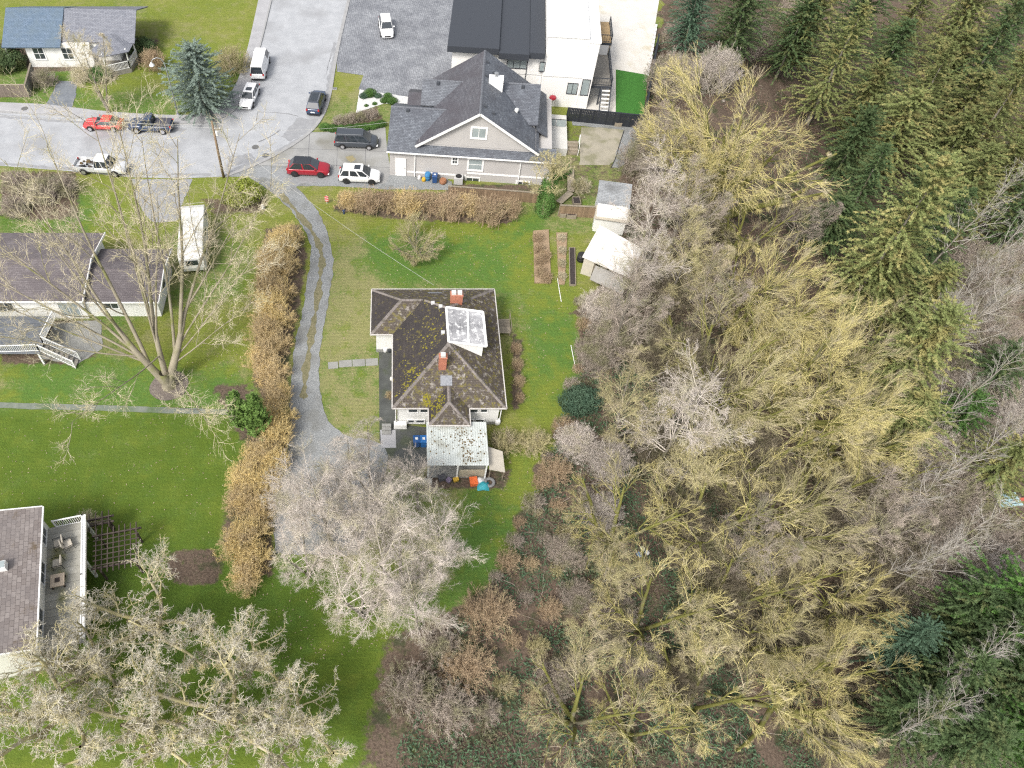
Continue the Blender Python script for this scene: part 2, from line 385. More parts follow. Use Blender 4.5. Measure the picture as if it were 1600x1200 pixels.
M_WALKC = pmat('pavement_concrete', (0.30, 0.30, 0.31), (0.38, 0.38, 0.39), 0.7, 0.75, bump=0.1, bscale=30, coords='World')
M_KERB = pmat('kerb_concrete', (0.34, 0.34, 0.34), (0.26, 0.26, 0.26), 1.2, 0.8, coords='World')
M_WETC = pmat('damp_dark_concrete', (0.055, 0.058, 0.055), (0.10, 0.105, 0.10), 0.8, 0.45, coords='World', c3=(0.07, 0.08, 0.055), s3=0.6, amt3=0.45)
M_PATCH = pmat('asphalt_patch', (0.235, 0.24, 0.25), (0.30, 0.305, 0.315), 1.0, 0.6, bump=0.1, bscale=40, coords='World')

north_kerb = smooth_px([(-120, 168), (0, 175), (130, 184), (230, 193), (310, 195), (345, 187), (370, 171), (388, 145), (397, 105), (408, 67), (424, 0)])
south_kerb = smooth_px([(531, 60), (522, 105), (516, 147), (506, 180), (486, 207), (450, 232), (400, 258), (352, 276)])
south_edge = [(352, 276), (280, 279), (205, 277), (115, 268), (0, 259), (-120, 252)]
sheet('road', px_poly(north_kerb + [(545, 0)] + south_kerb + south_edge), 0.016, M_ROAD)
# pavement along the north and west kerb
walk_back = smooth_px([(-120, 156), (0, 161), (60, 163), (100, 167), (170, 176), (278, 182), (320, 178), (350, 162), (371, 130), (382, 95), (391, 60), (404, 0)])
sheet('pavement', px_poly(north_kerb + walk_back[::-1]), 0.12, M_WALKC, thick=0.14)
def kerb(name, pts, wd, z1):
    q = [Vector(W(*p)) for p in pts]; mb = MB(); L = []; Rr = []
    for i, a in enumerate(q):
        t = (q[min(i + 1, len(q) - 1)] - q[max(i - 1, 0)]).normalized(); nn = Vector((-t.y, t.x)) * wd / 2
        L.append(a + nn); Rr.append(a - nn)
    for i in range(len(q) - 1):
        a, b_, c, d = L[i], L[i + 1], Rr[i + 1], Rr[i]
        mb.hexa([(v.x, v.y, -0.05) for v in (a, d, c, b_)], [(v.x, v.y, z1) for v in (a, d, c, b_)])
    return tag(mb.build(name, M_KERB), kind='structure')
kerb('kerb', north_kerb, 0.22, 0.135)
kerb('kerb', [(545, 0)] + south_kerb, 0.42, 0.11)
# concrete driveway in front of the grey house, laid in slabs
drive_poly = [(485, 207), (525, 206), (602, 199), (605, 236), (611, 268), (604, 285), (598, 288), (512, 262), (425, 259), (400, 258), (450, 232)]
dr = sheet('driveway', px_poly(drive_poly), 0.03, M_DRIVE)
# damp grey yard strip south of it where two cars stand, and the gravel lane
sheet('yard_strip', px_poly([(352, 276), (400, 258), (425, 258), (512, 261), (598, 286), (612, 266), (690, 275), (706, 284), (706, 297), (600, 296), (520, 291), (458, 291), (425, 300), (388, 276)]), 0.022, M_GRAVEL, amp=0.12, seed=3)
gl = smooth_px([(387, 272), (425, 300), (456, 330), (475, 357), (486, 382), (485, 407), (480, 440), (472, 495), (462, 532), (455, 582), (452, 640), (453, 677), (449, 712), (440, 777), (427, 815), (430, 866)])
gr_ = smooth_px([(560, 868), (585, 800), (610, 720), (594, 687), (545, 684), (519, 668), (505, 640), (499, 600), (500, 562), (503, 522), (511, 482), (518, 440), (521, 400), (512, 362), (495, 327), (468, 296), (452, 287)])
sheet('gravel_lane', px_poly(gl + gr_), 0.034, M_GRAVEL, amp=0.16, seed=5)
M_STRIP = pmat('lane_moss', (0.12, 0.12, 0.06), (0.23, 0.205, 0.13), 3.5, 0.95, bump=0.6, bscale=14, coords='World')
def ribbon(name, pts, wds, z, mat, amp=0.08, seed=2, kind='structure'):
    q = [Vector(W(*p)) for p in pts]; L = []; Rr = []
    for i, a in enumerate(q):
        t = (q[min(i + 1, len(q) - 1)] - q[max(i - 1, 0)]).normalized(); nn = Vector((-t.y, t.x)) * wds[min(i, len(wds) - 1)] / 2
        L.append(tuple(a + nn)); Rr.append(tuple(a - nn))
    return sheet(name, L + Rr[::-1], z, mat, amp=amp, seed=seed, kind=kind)
st_c = smooth_px([(438, 303), (466, 333), (489, 362), (500, 385), (503, 405), (501, 430), (496, 470), (489, 512), (482, 552), (476, 590), (474, 625)], 3)
ribbon('lane_verge', st_c, [0.08] + [0.55 + 0.22 * math.sin(k * 0.55) + 0.1 * math.sin(k * 1.7) for k in range(84)] + [0.1], 0.042, M_STRIP, 0.16, 4)
# parking pad edge, paths, patio
sheet('side_walk', px_poly([(592, 548), (613, 545), (614, 560), (618, 665), (640, 665), (668, 668), (668, 728), (640, 740), (604, 720), (593, 690)]), 0.03, M_WETC)
sheet('pale_pad', px_poly([(594, 672), (618, 672), (619, 700), (596, 700)]), 0.05, M_WALKC, thick=0.06)
for a, b_, c, d in (((512.5, 566.5), (528, 565.5), (528.5, 575.5), (513, 577)), ((529.5, 564), (549.5, 562.5), (550, 573), (530, 574.3)), ((550.5, 562.5), (570, 561.3), (570.5, 572), (551, 573)), ((571, 561.3), (590.5, 560), (591, 571), (571.5, 572))):
    o = sheet('path_slab', px_poly([a, b_, c, d]), 0.06, M_CONC, thick=0.08)
sheet('lower_walk', px_poly([(-60, 627), (0, 629), (150, 633), (260, 637), (356, 640), (357, 648), (260, 646), (150, 642), (0, 638), (-60, 636)]), 0.035, pmat('mossy_path', (0.13, 0.155, 0.125), (0.20, 0.215, 0.185), 1.5, 0.9, coords='World', c3=(0.10, 0.14, 0.07), s3=0.4, amt3=0.42), amp=0.05, seed=8)
# north-east yards
sheet('patio', px_poly([(908, 199), (983, 200), (968, 245), (952, 258), (905, 258)]), 0.03, pmat('stained_patio', (0.36, 0.33, 0.26), (0.27, 0.25, 0.20), 0.6, 0.85, coords='World', c3=(0.22, 0.21, 0.14), s3=0.5, amt3=0.45), amp=0.08, seed=9)
sheet('gravel_strip', px_poly([(893, 186), (1000, 199), (985, 250), (968, 262), (955, 262), (975, 203), (894, 196)]), 0.04, M_GRAVEL, amp=0.1, seed=10)
sheet('yard_slab', px_poly([(964, 60), (1024, 60), (1026, 0), (968, 0)][::-1] + [(944, 178), (945, 60)][::-1]) if False else px_poly([(890, 178), (962, 182), (962, 109), (1012, 118), (1020, 60), (1030, 0), (930, 0), (905, 100)]), 0.03, pmat('pale_yard_concrete', (0.62, 0.60, 0.56), (0.54, 0.51, 0.46), 0.5, 0.8, coords='World', c3=(0.48, 0.44, 0.34), s3=0.3, amt3=0.36))
sheet('turf', px_poly([(962.5, 109), (1012, 117.5), (1005, 184), (962, 179)]), 0.045, pmat('green_turf', (0.035, 0.13, 0.02), (0.05, 0.165, 0.028), 8.0, 0.95, bump=0.5, bscale=30, coords='World'), amp=0.0)
def paver_mat():
    m = bpy.data.materials.new('grey_pavers'); m.use_nodes = True; n, l = m.node_tree.nodes, m.node_tree.links; b = n['Principled BSDF']; b.inputs['Roughness'].default_value = 0.55
    g = n.new('ShaderNodeNewGeometry'); mp = n.new('ShaderNodeMapping'); mp.inputs['Rotation'].default_value = (0, 0, 0.5); l.new(g.outputs['Position'], mp.inputs['Vector'])
    br = n.new('ShaderNodeTexBrick'); br.inputs['Scale'].default_value = 1.0; br.inputs['Brick Width'].default_value = 0.36; br.inputs['Row Height'].default_value = 0.24; br.inputs['Mortar Size'].default_value = 0.022
    br.inputs['Color1'].default_value = (0.29, 0.30, 0.32, 1); br.inputs['Color2'].default_value = (0.20, 0.21, 0.23, 1); br.inputs['Mortar'].default_value = (0.13, 0.135, 0.14, 1)
    l.new(mp.outputs[0], br.inputs['Vector'])
    nzp = n.new('ShaderNodeTexNoise'); nzp.inputs['Scale'].default_value = 0.35; nzp.inputs['Detail'].default_value = 8; l.new(g.outputs['Position'], nzp.inputs['Vector'])
    crp = n.new('ShaderNodeValToRGB'); crp.color_ramp.elements[0].position = 0.40; crp.color_ramp.elements[1].position = 0.62; l.new(nzp.outputs['Fac'], crp.inputs['Fac'])
    mxp = n.new('ShaderNodeMix'); mxp.data_type = 'RGBA'; mxp.blend_type = 'MULTIPLY'; mxp.inputs['Factor'].default_value = 1.0
    mx2 = n.new('ShaderNodeMix'); mx2.data_type = 'RGBA'; l.new(crp.outputs['Color'], mx2.inputs['Factor']); mx2.inputs['A'].default_value = (0.8, 0.8, 0.82, 1); mx2.inputs['B'].default_value = (1.12, 1.12, 1.12, 1)
    l.new(br.outputs['Color'], mxp.inputs['A']); l.new(mx2.outputs['Result'], mxp.inputs['B']); l.new(mxp.outputs['Result'], b.inputs['Base Color'])
    bp = n.new('ShaderNodeBump'); bp.invert = True; bp.inputs['Distance'].default_value = 0.02; l.new(br.outputs['Fac'], bp.inputs['Height']); l.new(bp.outputs[0], b.inputs['Normal'])
    return m
sheet('paved_forecourt', px_poly([(533, 60), (527, 88), (526, 112), (568, 118), (560, 140), (640, 152), (720, 160), (720, 60), (720, 0), (560, 0), (546, 0)]), 0.03, paver_mat())
sheet('planting_bed', px_poly([(562, 140), (556, 177), (600, 162), (640, 165), (640, 152)]), 0.036, pmat('pale_pebbles', (0.62, 0.62, 0.61), (0.48, 0.48, 0.47), 9.0, 0.9, bump=0.5, bscale=22, coords='World'), amp=0.05, seed=6)
sheet('front_path', px_poly([(90, 127), (121, 126), (119, 150), (111, 171), (69, 167), (82, 145)]), 0.03, pmat('bluish_asphalt', (0.13, 0.145, 0.165), (0.20, 0.215, 0.235), 1.2, 0.5, coords='World'), amp=0.12, seed=12)
sheet('west_driveway', px_poly([(205, 280), (300, 280), (275, 345), (240, 350), (215, 320)]), 0.024, M_PATCH, amp=0.25, seed=13)
# repaired patches and covers in the road
sheet('asphalt_patch', px_poly([(463, 185), (502, 187), (486, 204), (452, 222), (440, 214)]), 0.024, M_PATCH, amp=0.3, seed=14)
sheet('asphalt_patch', px_poly([(355, 246), (392, 239), (398, 247), (392, 254), (356, 262)]), 0.024, M_PATCH, amp=0.3, seed=15)
sheet('asphalt_patch', px_poly([(513, 100), (526, 67), (521, 66), (509, 118)]), 0.024, M_PATCH, amp=0.1, seed=16)
M_CRACK = pmat('tar_seal', (0.17, 0.17, 0.175), rough=0.5)
ribbon('crack_seal', [(404, 222), (418, 216), (430, 209), (438, 203)], [0.12], 0.03, M_CRACK, 0.06, 3)
ribbon('crack_seal', [(400, 190), (403, 175), (428, 176), (450, 178), (466, 182)], [0.07], 0.03, M_CRACK, 0.03, 4)
for a, b_ in (((484, 207), (481, 259)), ((528, 206), (526, 262)), ((571, 203), (571, 272)), ((450, 232), (604, 237)), ((425, 255), (608, 262))):
    ribbon('slab_joint', [a, b_], [0.06], 0.036, M_CRACK, 0.01, 5)
sheet('mossy_stain', px_poly([(539, 245), (550, 244), (557, 249), (549, 253), (541, 251)]), 0.037, pmat('mossy_leaf_stain', (0.30, 0.24, 0.14), (0.22, 0.21, 0.12), 5, 0.9, coords='World'), amp=0.2, seed=33)
sheet('wet_strip', px_poly([(400, 262), (520, 266), (590, 286), (540, 290), (470, 286), (430, 296), (400, 280)]), 0.028, pmat('wet_grit', (0.21, 0.22, 0.225), (0.29, 0.30, 0.305), 3.0, 0.4, coords='World'), amp=0.5, seed=34)
for pts_, sd_ in (([(-20, 180), (60, 186), (130, 191), (200, 199), (290, 203)], 41), ([(352, 271), (395, 255), (440, 233), (470, 214)], 42), ([(500, 184), (511, 150), (517, 110), (525, 75)], 43), ([(-20, 254), (60, 260), (130, 266), (230, 273), (330, 273)], 44)):
    ribbon('gutter_stain', smooth_px(pts_, 2), [0.05, 0.3] + [0.55] * 7 + [0.4] * 20, 0.021, M_PATCH, 0.22, sd_)
M_IRON = pmat('cast_iron', (0.10, 0.10, 0.10), (0.16, 0.16, 0.155), 6.0, 0.6)
for k, (px, py, lab) in enumerate(((399, 230, 'round iron manhole cover in the road nearer the utility pole side'), (415, 243, 'round iron manhole cover in the road just off the driveway kerb'), (39, 171, 'green grey iron cover set in the pavement by the blue roofed house'))):
    x, y = W(px, py); z = 0.12 if k == 2 else 0.016
    t = thing('manhole_cover', lab, 'manhole cover', (x, y, z))
    MB().lathe([(0.42, 0.0), (0.42, 0.012)], k=20).build('rim', M_IRON, t); MB().lathe([(0.36, 0.012), (0.36, 0.02), (0.3, 0.024)], k=20).build('lid', M_IRON, t)
# ------------------------------------------------------------------ building helpers
def roof_part(name, planes, mat, parent, thick=0.12):
    """planes: polygons (3-D, counter-clockwise from above) -> slabs with UV in metres along the courses"""
    me = bpy.data.meshes.new(name); V, F, UV = [], [], []
    for pl in planes:
        P = [Vector(q) for q in pl]; nrm = (P[1] - P[0]).cross(P[2] - P[0]).normalized()
        if nrm.z < 0: P = P[::-1]; nrm = -nrm
        hx = Vector((0, 0, 1)).cross(nrm); hx = hx.normalized() if hx.length > 1e-4 else Vector((1, 0, 0)); up = nrm.cross(hx)
        b = len(V); n = len(P); V += P + [q - Vector((0, 0, thick)) for q in P]
        F.append(tuple(b + i for i in range(n))); UV += [(q.dot(hx), q.dot(up)) for q in P]
        F.append(tuple(b + n + i for i in range(n - 1, -1, -1))); UV += [(0, 0)] * n
        for i in range(n):
            F.append((b + i, b + n + i, b + n + (i + 1) % n, b + (i + 1) % n)); UV += [(0, 0)] * 4
    me.from_pydata([tuple(v) for v in V], [], F); me.update()
    uvl = me.uv_layers.new(name='UVMap'); uvl.data.foreach_set('uv', [c for q in UV for c in q])
    return link(name, me, mat, parent)
def hip(x0, x1, y0, y1, ze, k):
    wx, wy = x1 - x0, y1 - y0
    if wy >= wx:
        h = wx / 2; a, b = (x0 + h, y0 + h, ze + h * k), (x0 + h, y1 - h, ze + h * k)
        pl = [[(x0, y0, ze), (x1, y0, ze), a], [(x1, y0, ze), (x1, y1, ze), b, a], [(x1, y1, ze), (x0, y1, ze), b], [(x0, y1, ze), (x0, y0, ze), a, b]]
        rd = [(a, b), ((x0, y0, ze), a), ((x1, y0, ze), a), ((x0, y1, ze), b), ((x1, y1, ze), b)]
    else:
        h = wy / 2; a, b = (x0 + h, y0 + h, ze + h * k), (x1 - h, y0 + h, ze + h * k)
        pl = [[(x0, y0, ze), (x1, y0, ze), b, a], [(x1, y0, ze), (x1, y1, ze), b], [(x1, y1, ze), (x0, y1, ze), a, b], [(x0, y1, ze), (x0, y0, ze), a]]
        rd = [(a, b), ((x0, y0, ze), a), ((x0, y1, ze), a), ((x1, y0, ze), b), ((x1, y1, ze), b)]
    return pl, rd
def gable(x0, x1, y0, y1, ze, k, axis='x', rise=None):
    if axis == 'x':
        h = (y1 - y0) / 2; zr = ze + (rise if rise else h * k); a, b = (x0, y0 + h, zr), (x1, y0 + h, zr)
        return [[(x0, y0, ze), (x1, y0, ze), b, a], [(x1, y1, ze), (x0, y1, ze), a, b]], [(a, b)]
    h = (x1 - x0) / 2; zr = ze + (rise if rise else h * k); a, b = (x0 + h, y0, zr), (x0 + h, y1, zr)
    return [[(x0, y1, ze), (x0, y0, ze), a, b], [(x1, y0, ze), (x1, y1, ze), b, a]], [(a, b)]
def caps(lines, mat, parent, w=0.28, name='ridge_cap', lift=0.03):
    for a, b in lines:
        a, b = Vector(a), Vector(b); t = (b - a).normalized(); r = t.cross(Vector((0, 0, 1))).normalized(); mb = MB()
        n = max(2, int((b - a).length / 0.32)); u = r.cross(t)
        if u.z < 0: u = -u
        for i in range(n):
            p, q = a.lerp(b, i / n), a.lerp(b, (i + 0.96) / n)
            l1 = [p - r * w / 2 - u * 0.05, p + u * (lift + 0.02), p + r * w / 2 - u * 0.05]; l2 = [q - r * w / 2 - u * 0.05, q + u * lift, q + r * w / 2 - u * 0.05]
            mb.add(l1 + l2, [(0, 1, 4, 3), (1, 2, 5, 4), (0, 3, 5, 2), (0, 2, 1), (3, 4, 5)])
        mb.build(name, mat, parent)
FACE = {'S': ((1, 0), (0, -1)), 'N': ((-1, 0), (0, 1)), 'W': ((0, -1), (-1, 0)), 'E': ((0, 1), (1, 0))}
def window(parent, c, face, w_, h_, nx=1, ny=1, fm=None, gm=None, fw=0.09, name='window'):
    """framed window standing proud of a wall; c = centre on the wall surface"""
    (ux, uy), (nx_, ny_) = FACE[face]; fm = fm or M_TRIM; gm = gm or M_GLASS
    def B(mb, u0, u1, z0, z1, d0, d1):
        pts = []
        for z in (z0, z1):
            for (u, d) in ((u0, d1), (u1, d1), (u1, d0), (u0, d0)):
                pts.append((c[0] + ux * u + nx_ * d, c[1] + uy * u + ny_ * d, c[2] + z))
        mb.hexa(pts[:4], pts[4:])
    mb = MB(); a, b = w_ / 2, h_ / 2
    B(mb, -a - fw, a + fw, b, b + fw, -0.02, 0.06); B(mb, -a - fw, a + fw, -b - fw, -b, -0.02, 0.08); B(mb, -a - fw, -a, -b, b, -0.02, 0.055); B(mb, a, a + fw, -b, b, -0.02, 0.055)
    for i in range(1, nx): B(mb, -a + w_ * i / nx - 0.03, -a + w_ * i / nx + 0.03, -b, b, -0.02, 0.045)
    for j in range(1, ny): B(mb, -a, a, -b + h_ * j / ny - 0.025, -b + h_ * j / ny + 0.025, -0.02, 0.042)
    o = mb.build(name, fm, parent)
    for i in range(nx):
        for j in range(ny):
            m2 = MB(); B(m2, -a + w_ * i / nx + 0.031, -a + w_ * (i + 1) / nx - 0.031, -b + h_ * j / ny + 0.026, -b + h_ * (j + 1) / ny - 0.026, -0.01, 0.02); m2.build('pane', gm, o)
    return o
def railing(parent, pts, h, mat, post=0.09, bal=0.035, step=0.16, name='railing'):
    """rails, posts and separate balusters between points (3-D, at deck level)"""
    for a, b in zip(pts[:-1], pts[1:]):
        a, b = Vector(a), Vector(b); up = Vector((0, 0, h)); mb = MB()
        mb.bar(a + up, b + up, 0.10, 0.06); mb.bar(a + Vector((0, 0, 0.1)), b + Vector((0, 0, 0.1)), 0.05, 0.05)
        for q in (a, b): mb.box(q.x - post / 2, q.x + post / 2, q.y - post / 2, q.y + post / 2, q.z - 0.05, q.z + h + 0.08)
        r = mb.build(name, mat, parent); n = max(1, int((b - a).length / step))
        m0 = MB().box(-bal / 2, bal / 2, -bal / 2, bal / 2, 0.12, h - 0.03).mesh('baluster'); m0.materials.append(mat)
        for i in range(1, n): link('baluster', m0, None, r, a.lerp(b, i / n))
class Frame:
    def __init__(s, ox, oy, rz): s.o = Vector((ox, oy)); s.rz = rz; s.c, s.s = math.cos(rz), math.sin(rz)
    def loc(s, px, py, z=0.0):
        d = Vector(W(px, py, z)) - s.o; return (d.x * s.c + d.y * s.s, -d.x * s.s + d.y * s.c)
def planks(parent, n, fn, mat, name='plank'):
    for i in range(n): fn(i).build(name, mat, parent)

# ------------------------------------------------------------------ the mossy hip-roofed house
M_MOSSROOF = shingle_mat('mossy_shingles', (0.068, 0.055, 0.046), (0.105, 0.086, 0.07), (0.042, 0.035, 0.03), 0.26, 0.15, moss=(0.14, 0.12, 0.035), moss_amt=0.43, moss_scale=2.2, lichen=(0.30, 0.275, 0.25), lichen_amt=0.41, streak=(0.075, 0.062, 0.05))
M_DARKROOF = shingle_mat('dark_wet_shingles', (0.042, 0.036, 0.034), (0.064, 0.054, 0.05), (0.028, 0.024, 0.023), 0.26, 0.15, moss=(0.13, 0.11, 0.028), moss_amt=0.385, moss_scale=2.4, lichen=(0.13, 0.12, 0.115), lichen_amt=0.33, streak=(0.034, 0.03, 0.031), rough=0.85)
M_RIDGE = pmat('ridge_tiles', (0.16, 0.14, 0.13), (0.24, 0.215, 0.20), 3.0, 0.85, c3=(0.11, 0.10, 0.08), s3=1.5, amt3=0.42)
M_GUTTER = pmat('gutter_paint', (0.60, 0.58, 0.55), (0.42, 0.39, 0.36), 4.0, 0.6)
HX, HY = -0.35, 37.5
house = thing('bungalow', 'white bungalow with dark mossy hip roof and two brick chimneys at the centre', 'house', (HX, HY, 0))
KP = 0.577
MB().box(0.45, 9.15, 0.45, 13.3, -0.1, 3.02).box(-1.55, 0.44, 8.62, 13.29, -0.1, 3.01).box(3.45, 6.05, -1.3, 0.44, -0.1, 3.0).build('wall', M_WHITE, house)
MB().box(0.40, 9.2, 0.40, 13.35, -0.1, 0.42).box(-1.6, 0.39, 8.57, 13.34, -0.1, 0.41).build('foundation', M_CONC, house)
for rect, eps in (((0, 9.6, 0, 13.75), 0), ((-2.0, 6.2, 8.18, 13.74), -0.012), ((3.05, 6.45, -1.72, 4.4), -0.006)):
    pl, rd = hip(*rect, 3.1 + eps, KP)
    for q in pl:
        cx_ = sum(v[0] for v in q) / len(q) - (rect[0] + rect[1]) / 2; cy_ = sum(v[1] for v in q) / len(q) - (rect[2] + rect[3]) / 2
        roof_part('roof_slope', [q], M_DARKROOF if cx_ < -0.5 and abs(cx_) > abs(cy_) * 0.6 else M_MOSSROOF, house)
    keep = {0: rd, -0.012: [rd[0], rd[1], rd[2]], -0.006: [rd[0], rd[1], rd[2]]}[eps]
    if eps == -0.012: keep = [((0.78, 10.96, 4.69), (2.6, 10.96, 4.69)), rd[1], rd[2]]
    if eps == -0.006: keep = [((4.75, -0.02, 4.075), (4.75, 1.65, 4.075)), rd[1], rd[2]]
    if eps == 0: keep = [((4.8, 4.8, 5.87), (4.8, 4.95, 5.87)), rd[1], rd[2], ((2.9, 10.85, 4.77), rd[3][1]), rd[4]]
    caps(keep, M_RIDGE, house, 0.30)
gt = MB()
for a, b in (((-0.05, -0.05), (3.0, -0.05)), ((6.5, -0.05), (9.65, -0.05)), ((9.65, -0.05), (9.65, 13.8)), ((9.65, 13.8), (-2.05, 13.8)), ((-2.05, 13.8), (-2.05, 8.13)), ((-2.05, 8.13), (-0.05, 8.13)), ((-0.05, 8.13), (-0.05, -0.05)), ((3.0, -0.05), (3.0, -1.77)), ((3.0, -1.77), (6.5, -1.77)), ((6.5, -1.77), (6.5, -0.05))):
    o = MB().bar((*a, 3.055), (*b, 3.055), 0.09, 0.11).build('gutter', M_GUTTER, house)
# flat white-painted dormer roof laid from the ridge out to the east
M_PEEL = shingle_mat('peeling_white_roofing', (0.30, 0.30, 0.31), (0.19, 0.19, 0.20), (0.14, 0.14, 0.15), 1.4, 0.08, lichen=(0.78, 0.78, 0.77), lichen_amt=0.42, streak=(0.44, 0.44, 0.45))
MB().prism([(5.0, 4.95), (7.75, 4.75), (7.75, 8.55), (5.0, 8.75)], 3.6, [5.72, 5.42, 5.42, 5.72]).build('dormer', M_WHITE, house)
dr_ = roof_part('dormer_roof', [[(4.78, 4.92, 5.93), (8.02, 4.66, 5.62), (7.98, 8.62, 5.62), (4.72, 8.9, 5.93)]], M_PEEL, house, 0.16)
for a, b in (((4.78, 4.92, 5.94), (8.02, 4.66, 5.63)), ((8.02, 4.66, 5.63), (7.98, 8.62, 5.63)), ((7.98, 8.62, 5.63), (4.72, 8.9, 5.94)), ((4.72, 8.9, 5.94), (4.78, 4.92, 5.94))): MB().bar(a, b, 0.2, 0.07).build('edge_trim', M_TRIM, dr_)
MB().bar((6.5, 4.9, 5.79), (6.6, 8.7, 5.79), 0.16, 0.03).build('seam', M_TRIM, dr_)
def chimney(x, y, z0, z1, wx, wy, pots, par):
    ch = MB().box(x - wx / 2, x + wx / 2, y - wy / 2, y + wy / 2, z0, z1).build('chimney', M_BRICK, par)
    MB().box(x - wx / 2 - 0.05, x + wx / 2 + 0.05, y - wy / 2 - 0.05, y + wy / 2 + 0.05, z1, z1 + 0.1).build('cap', M_BRICK, ch)
    for i in range(pots):
        px_ = x + (i - (pots - 1) / 2) * wx / pots
        MB().box(px_ - 0.2, px_ + 0.2, y - 0.2, y + 0.2, z1 + 0.1, z1 + 0.34).build('flue_liner', pmat('flue_clay', (0.62, 0.62, 0.6), (0.45, 0.46, 0.44), 4, 0.8), ch)
    # courses of brickwork, recessed joints shown as proud bands
    for k in range(int((z1 - z0 - 0.5) / 0.16)):
        z = z1 - 0.12 - k * 0.16; MB().box(x - wx / 2 - 0.012, x + wx / 2 + 0.012, y - wy / 2 - 0.012, y + wy / 2 + 0.012, z - 0.12, z).build('brick_course', M_BRICK, ch)
chimney(4.22, 3.05, 4.4, 6.25, 0.62, 0.5, 1, house); chimney(5.7, 10.2, 4.6, 6.2, 1.05, 0.55, 2, house)
for (x, y, wd, dp) in ((4.55, 2.0, 1.0, 0.75), (6.0, 10.75, 0.75, 0.3), (3.9, 12.7, 1.3, 0.28)):
    z = 3.1 + KP * min(y, 13.75 - y) + 0.035; dz = KP * dp / 2 * (1 if y < 7 else -1)
    MB().hexa([(x - wd / 2, y - dp / 2, z - dz), (x + wd / 2, y - dp / 2, z - dz), (x + wd / 2, y + dp / 2, z + dz), (x - wd / 2, y + dp / 2, z + dz)], [(x - wd / 2, y - dp / 2, z - dz + 0.02), (x + wd / 2, y - dp / 2, z - dz + 0.02), (x + wd / 2, y + dp / 2, z + dz + 0.02), (x - wd / 2, y + dp / 2, z + dz + 0.02)]).build('roof_flashing', pmat('lead_flashing', (0.14, 0.15, 0.17), (0.30, 0.31, 0.33), 6.0, 0.6), house)
for (x, y) in ((3.6, 10.05), (4.25, 9.3), (4.35, 6.2)):     # small pale vents left of the dormer
    z = 3.1 + KP * x; MB().box(x - 0.16, x + 0.16, y - 0.16, y + 0.16, z - 0.15, z + 0.14).build('roof_vent', pmat('vent_grey', (0.5, 0.5, 0.5)), house)
# moss cushions: low lumps, thickest on the west and south slopes
rgm = np.random.RandomState(5)
def cushions(name, pts, parent, mat, r=(0.05, 0.16)):
    mb = MB()
    for q in pts:
        rr = rgm.uniform(*r); h = rr * 0.45; a0 = rgm.rand() * 6; k = 7
        ring = [(q[0] + math.cos(a0 + 6.283 * j / k) * rr * rgm.uniform(0.7, 1.25), q[1] + math.sin(a0 + 6.283 * j / k) * rr * rgm.uniform(0.7, 1.25), 0) for j in range(k)]
        mid = [(q[0] * 0.4 + v[0] * 0.6, q[1] * 0.4 + v[1] * 0.6, 0) for v in ring]
        zf = q[2]; V = [(x, y, zf(x, y) - 0.01) for x, y, _ in ring] + [(x, y, zf(x, y) + h * 0.8) for x, y, _ in mid] + [(q[0], q[1], zf(q[0], q[1]) + h)]
        mb.add(V, [(j, (j + 1) % k, k + (j + 1) % k, k + j) for j in range(k)] + [(k + j, k + (j + 1) % k, 2 * k) for j in range(k)])
    o = mb.build(name, mat, parent, smooth=True); o['kind'] = 'stuff'; return o
M_MOSSY = pmat('bright_moss', (0.14, 0.125, 0.016), (0.24, 0.21, 0.028), 6.0, 0.95, coords='World')
M_MOSSB = pmat('olive_moss', (0.13, 0.115, 0.035), (0.21, 0.18, 0.06), 6.0, 0.95, coords='World')
zw = lambda x, y: 3.1 + KP * max(0, min(x, y, 9.6 - x, 13.75 - y)); zs = lambda x, y: 3.095 + KP * max(0, min(x - 3.05, 6.45 - x, y + 1.72))
pts = []
for _ in range(330):
    x, y = rgm.uniform(0.2, 4.4), rgm.uniform(0.3, 10.5)
    if x < y and vnoise(np.array([x]), np.array([y]), 1.3, 8)[0] > 0.52: pts.append((x, y, zw))
for _ in range(90):
    x, y = rgm.uniform(0.9, 2.4), rgm.uniform(0.6, 3.6)
    if x < y: pts.append((x, y, zw))
for _ in range(120):
    x = rgm.uniform(3.2, 4.4); y = rgm.uniform(-1.2, 1.0)
    if x - 3.05 < y + 1.72: pts.append((x, y, zs))
for _ in range(60): pts.append((rgm.uniform(2.6, 3.2), rgm.uniform(0.1, 1.0), zw))
cushions('moss', pts, house, M_MOSSY, (0.03, 0.11))
pts = [(x, y, zw) for x, y in zip(rgm.uniform(0.3, 9.4, 420), rgm.uniform(0.2, 13.4, 420)) if not (4.6 < x < 8.2 and 4.5 < y < 9.1)]
cushions('moss', pts, house, M_MOSSB, (0.03, 0.09))
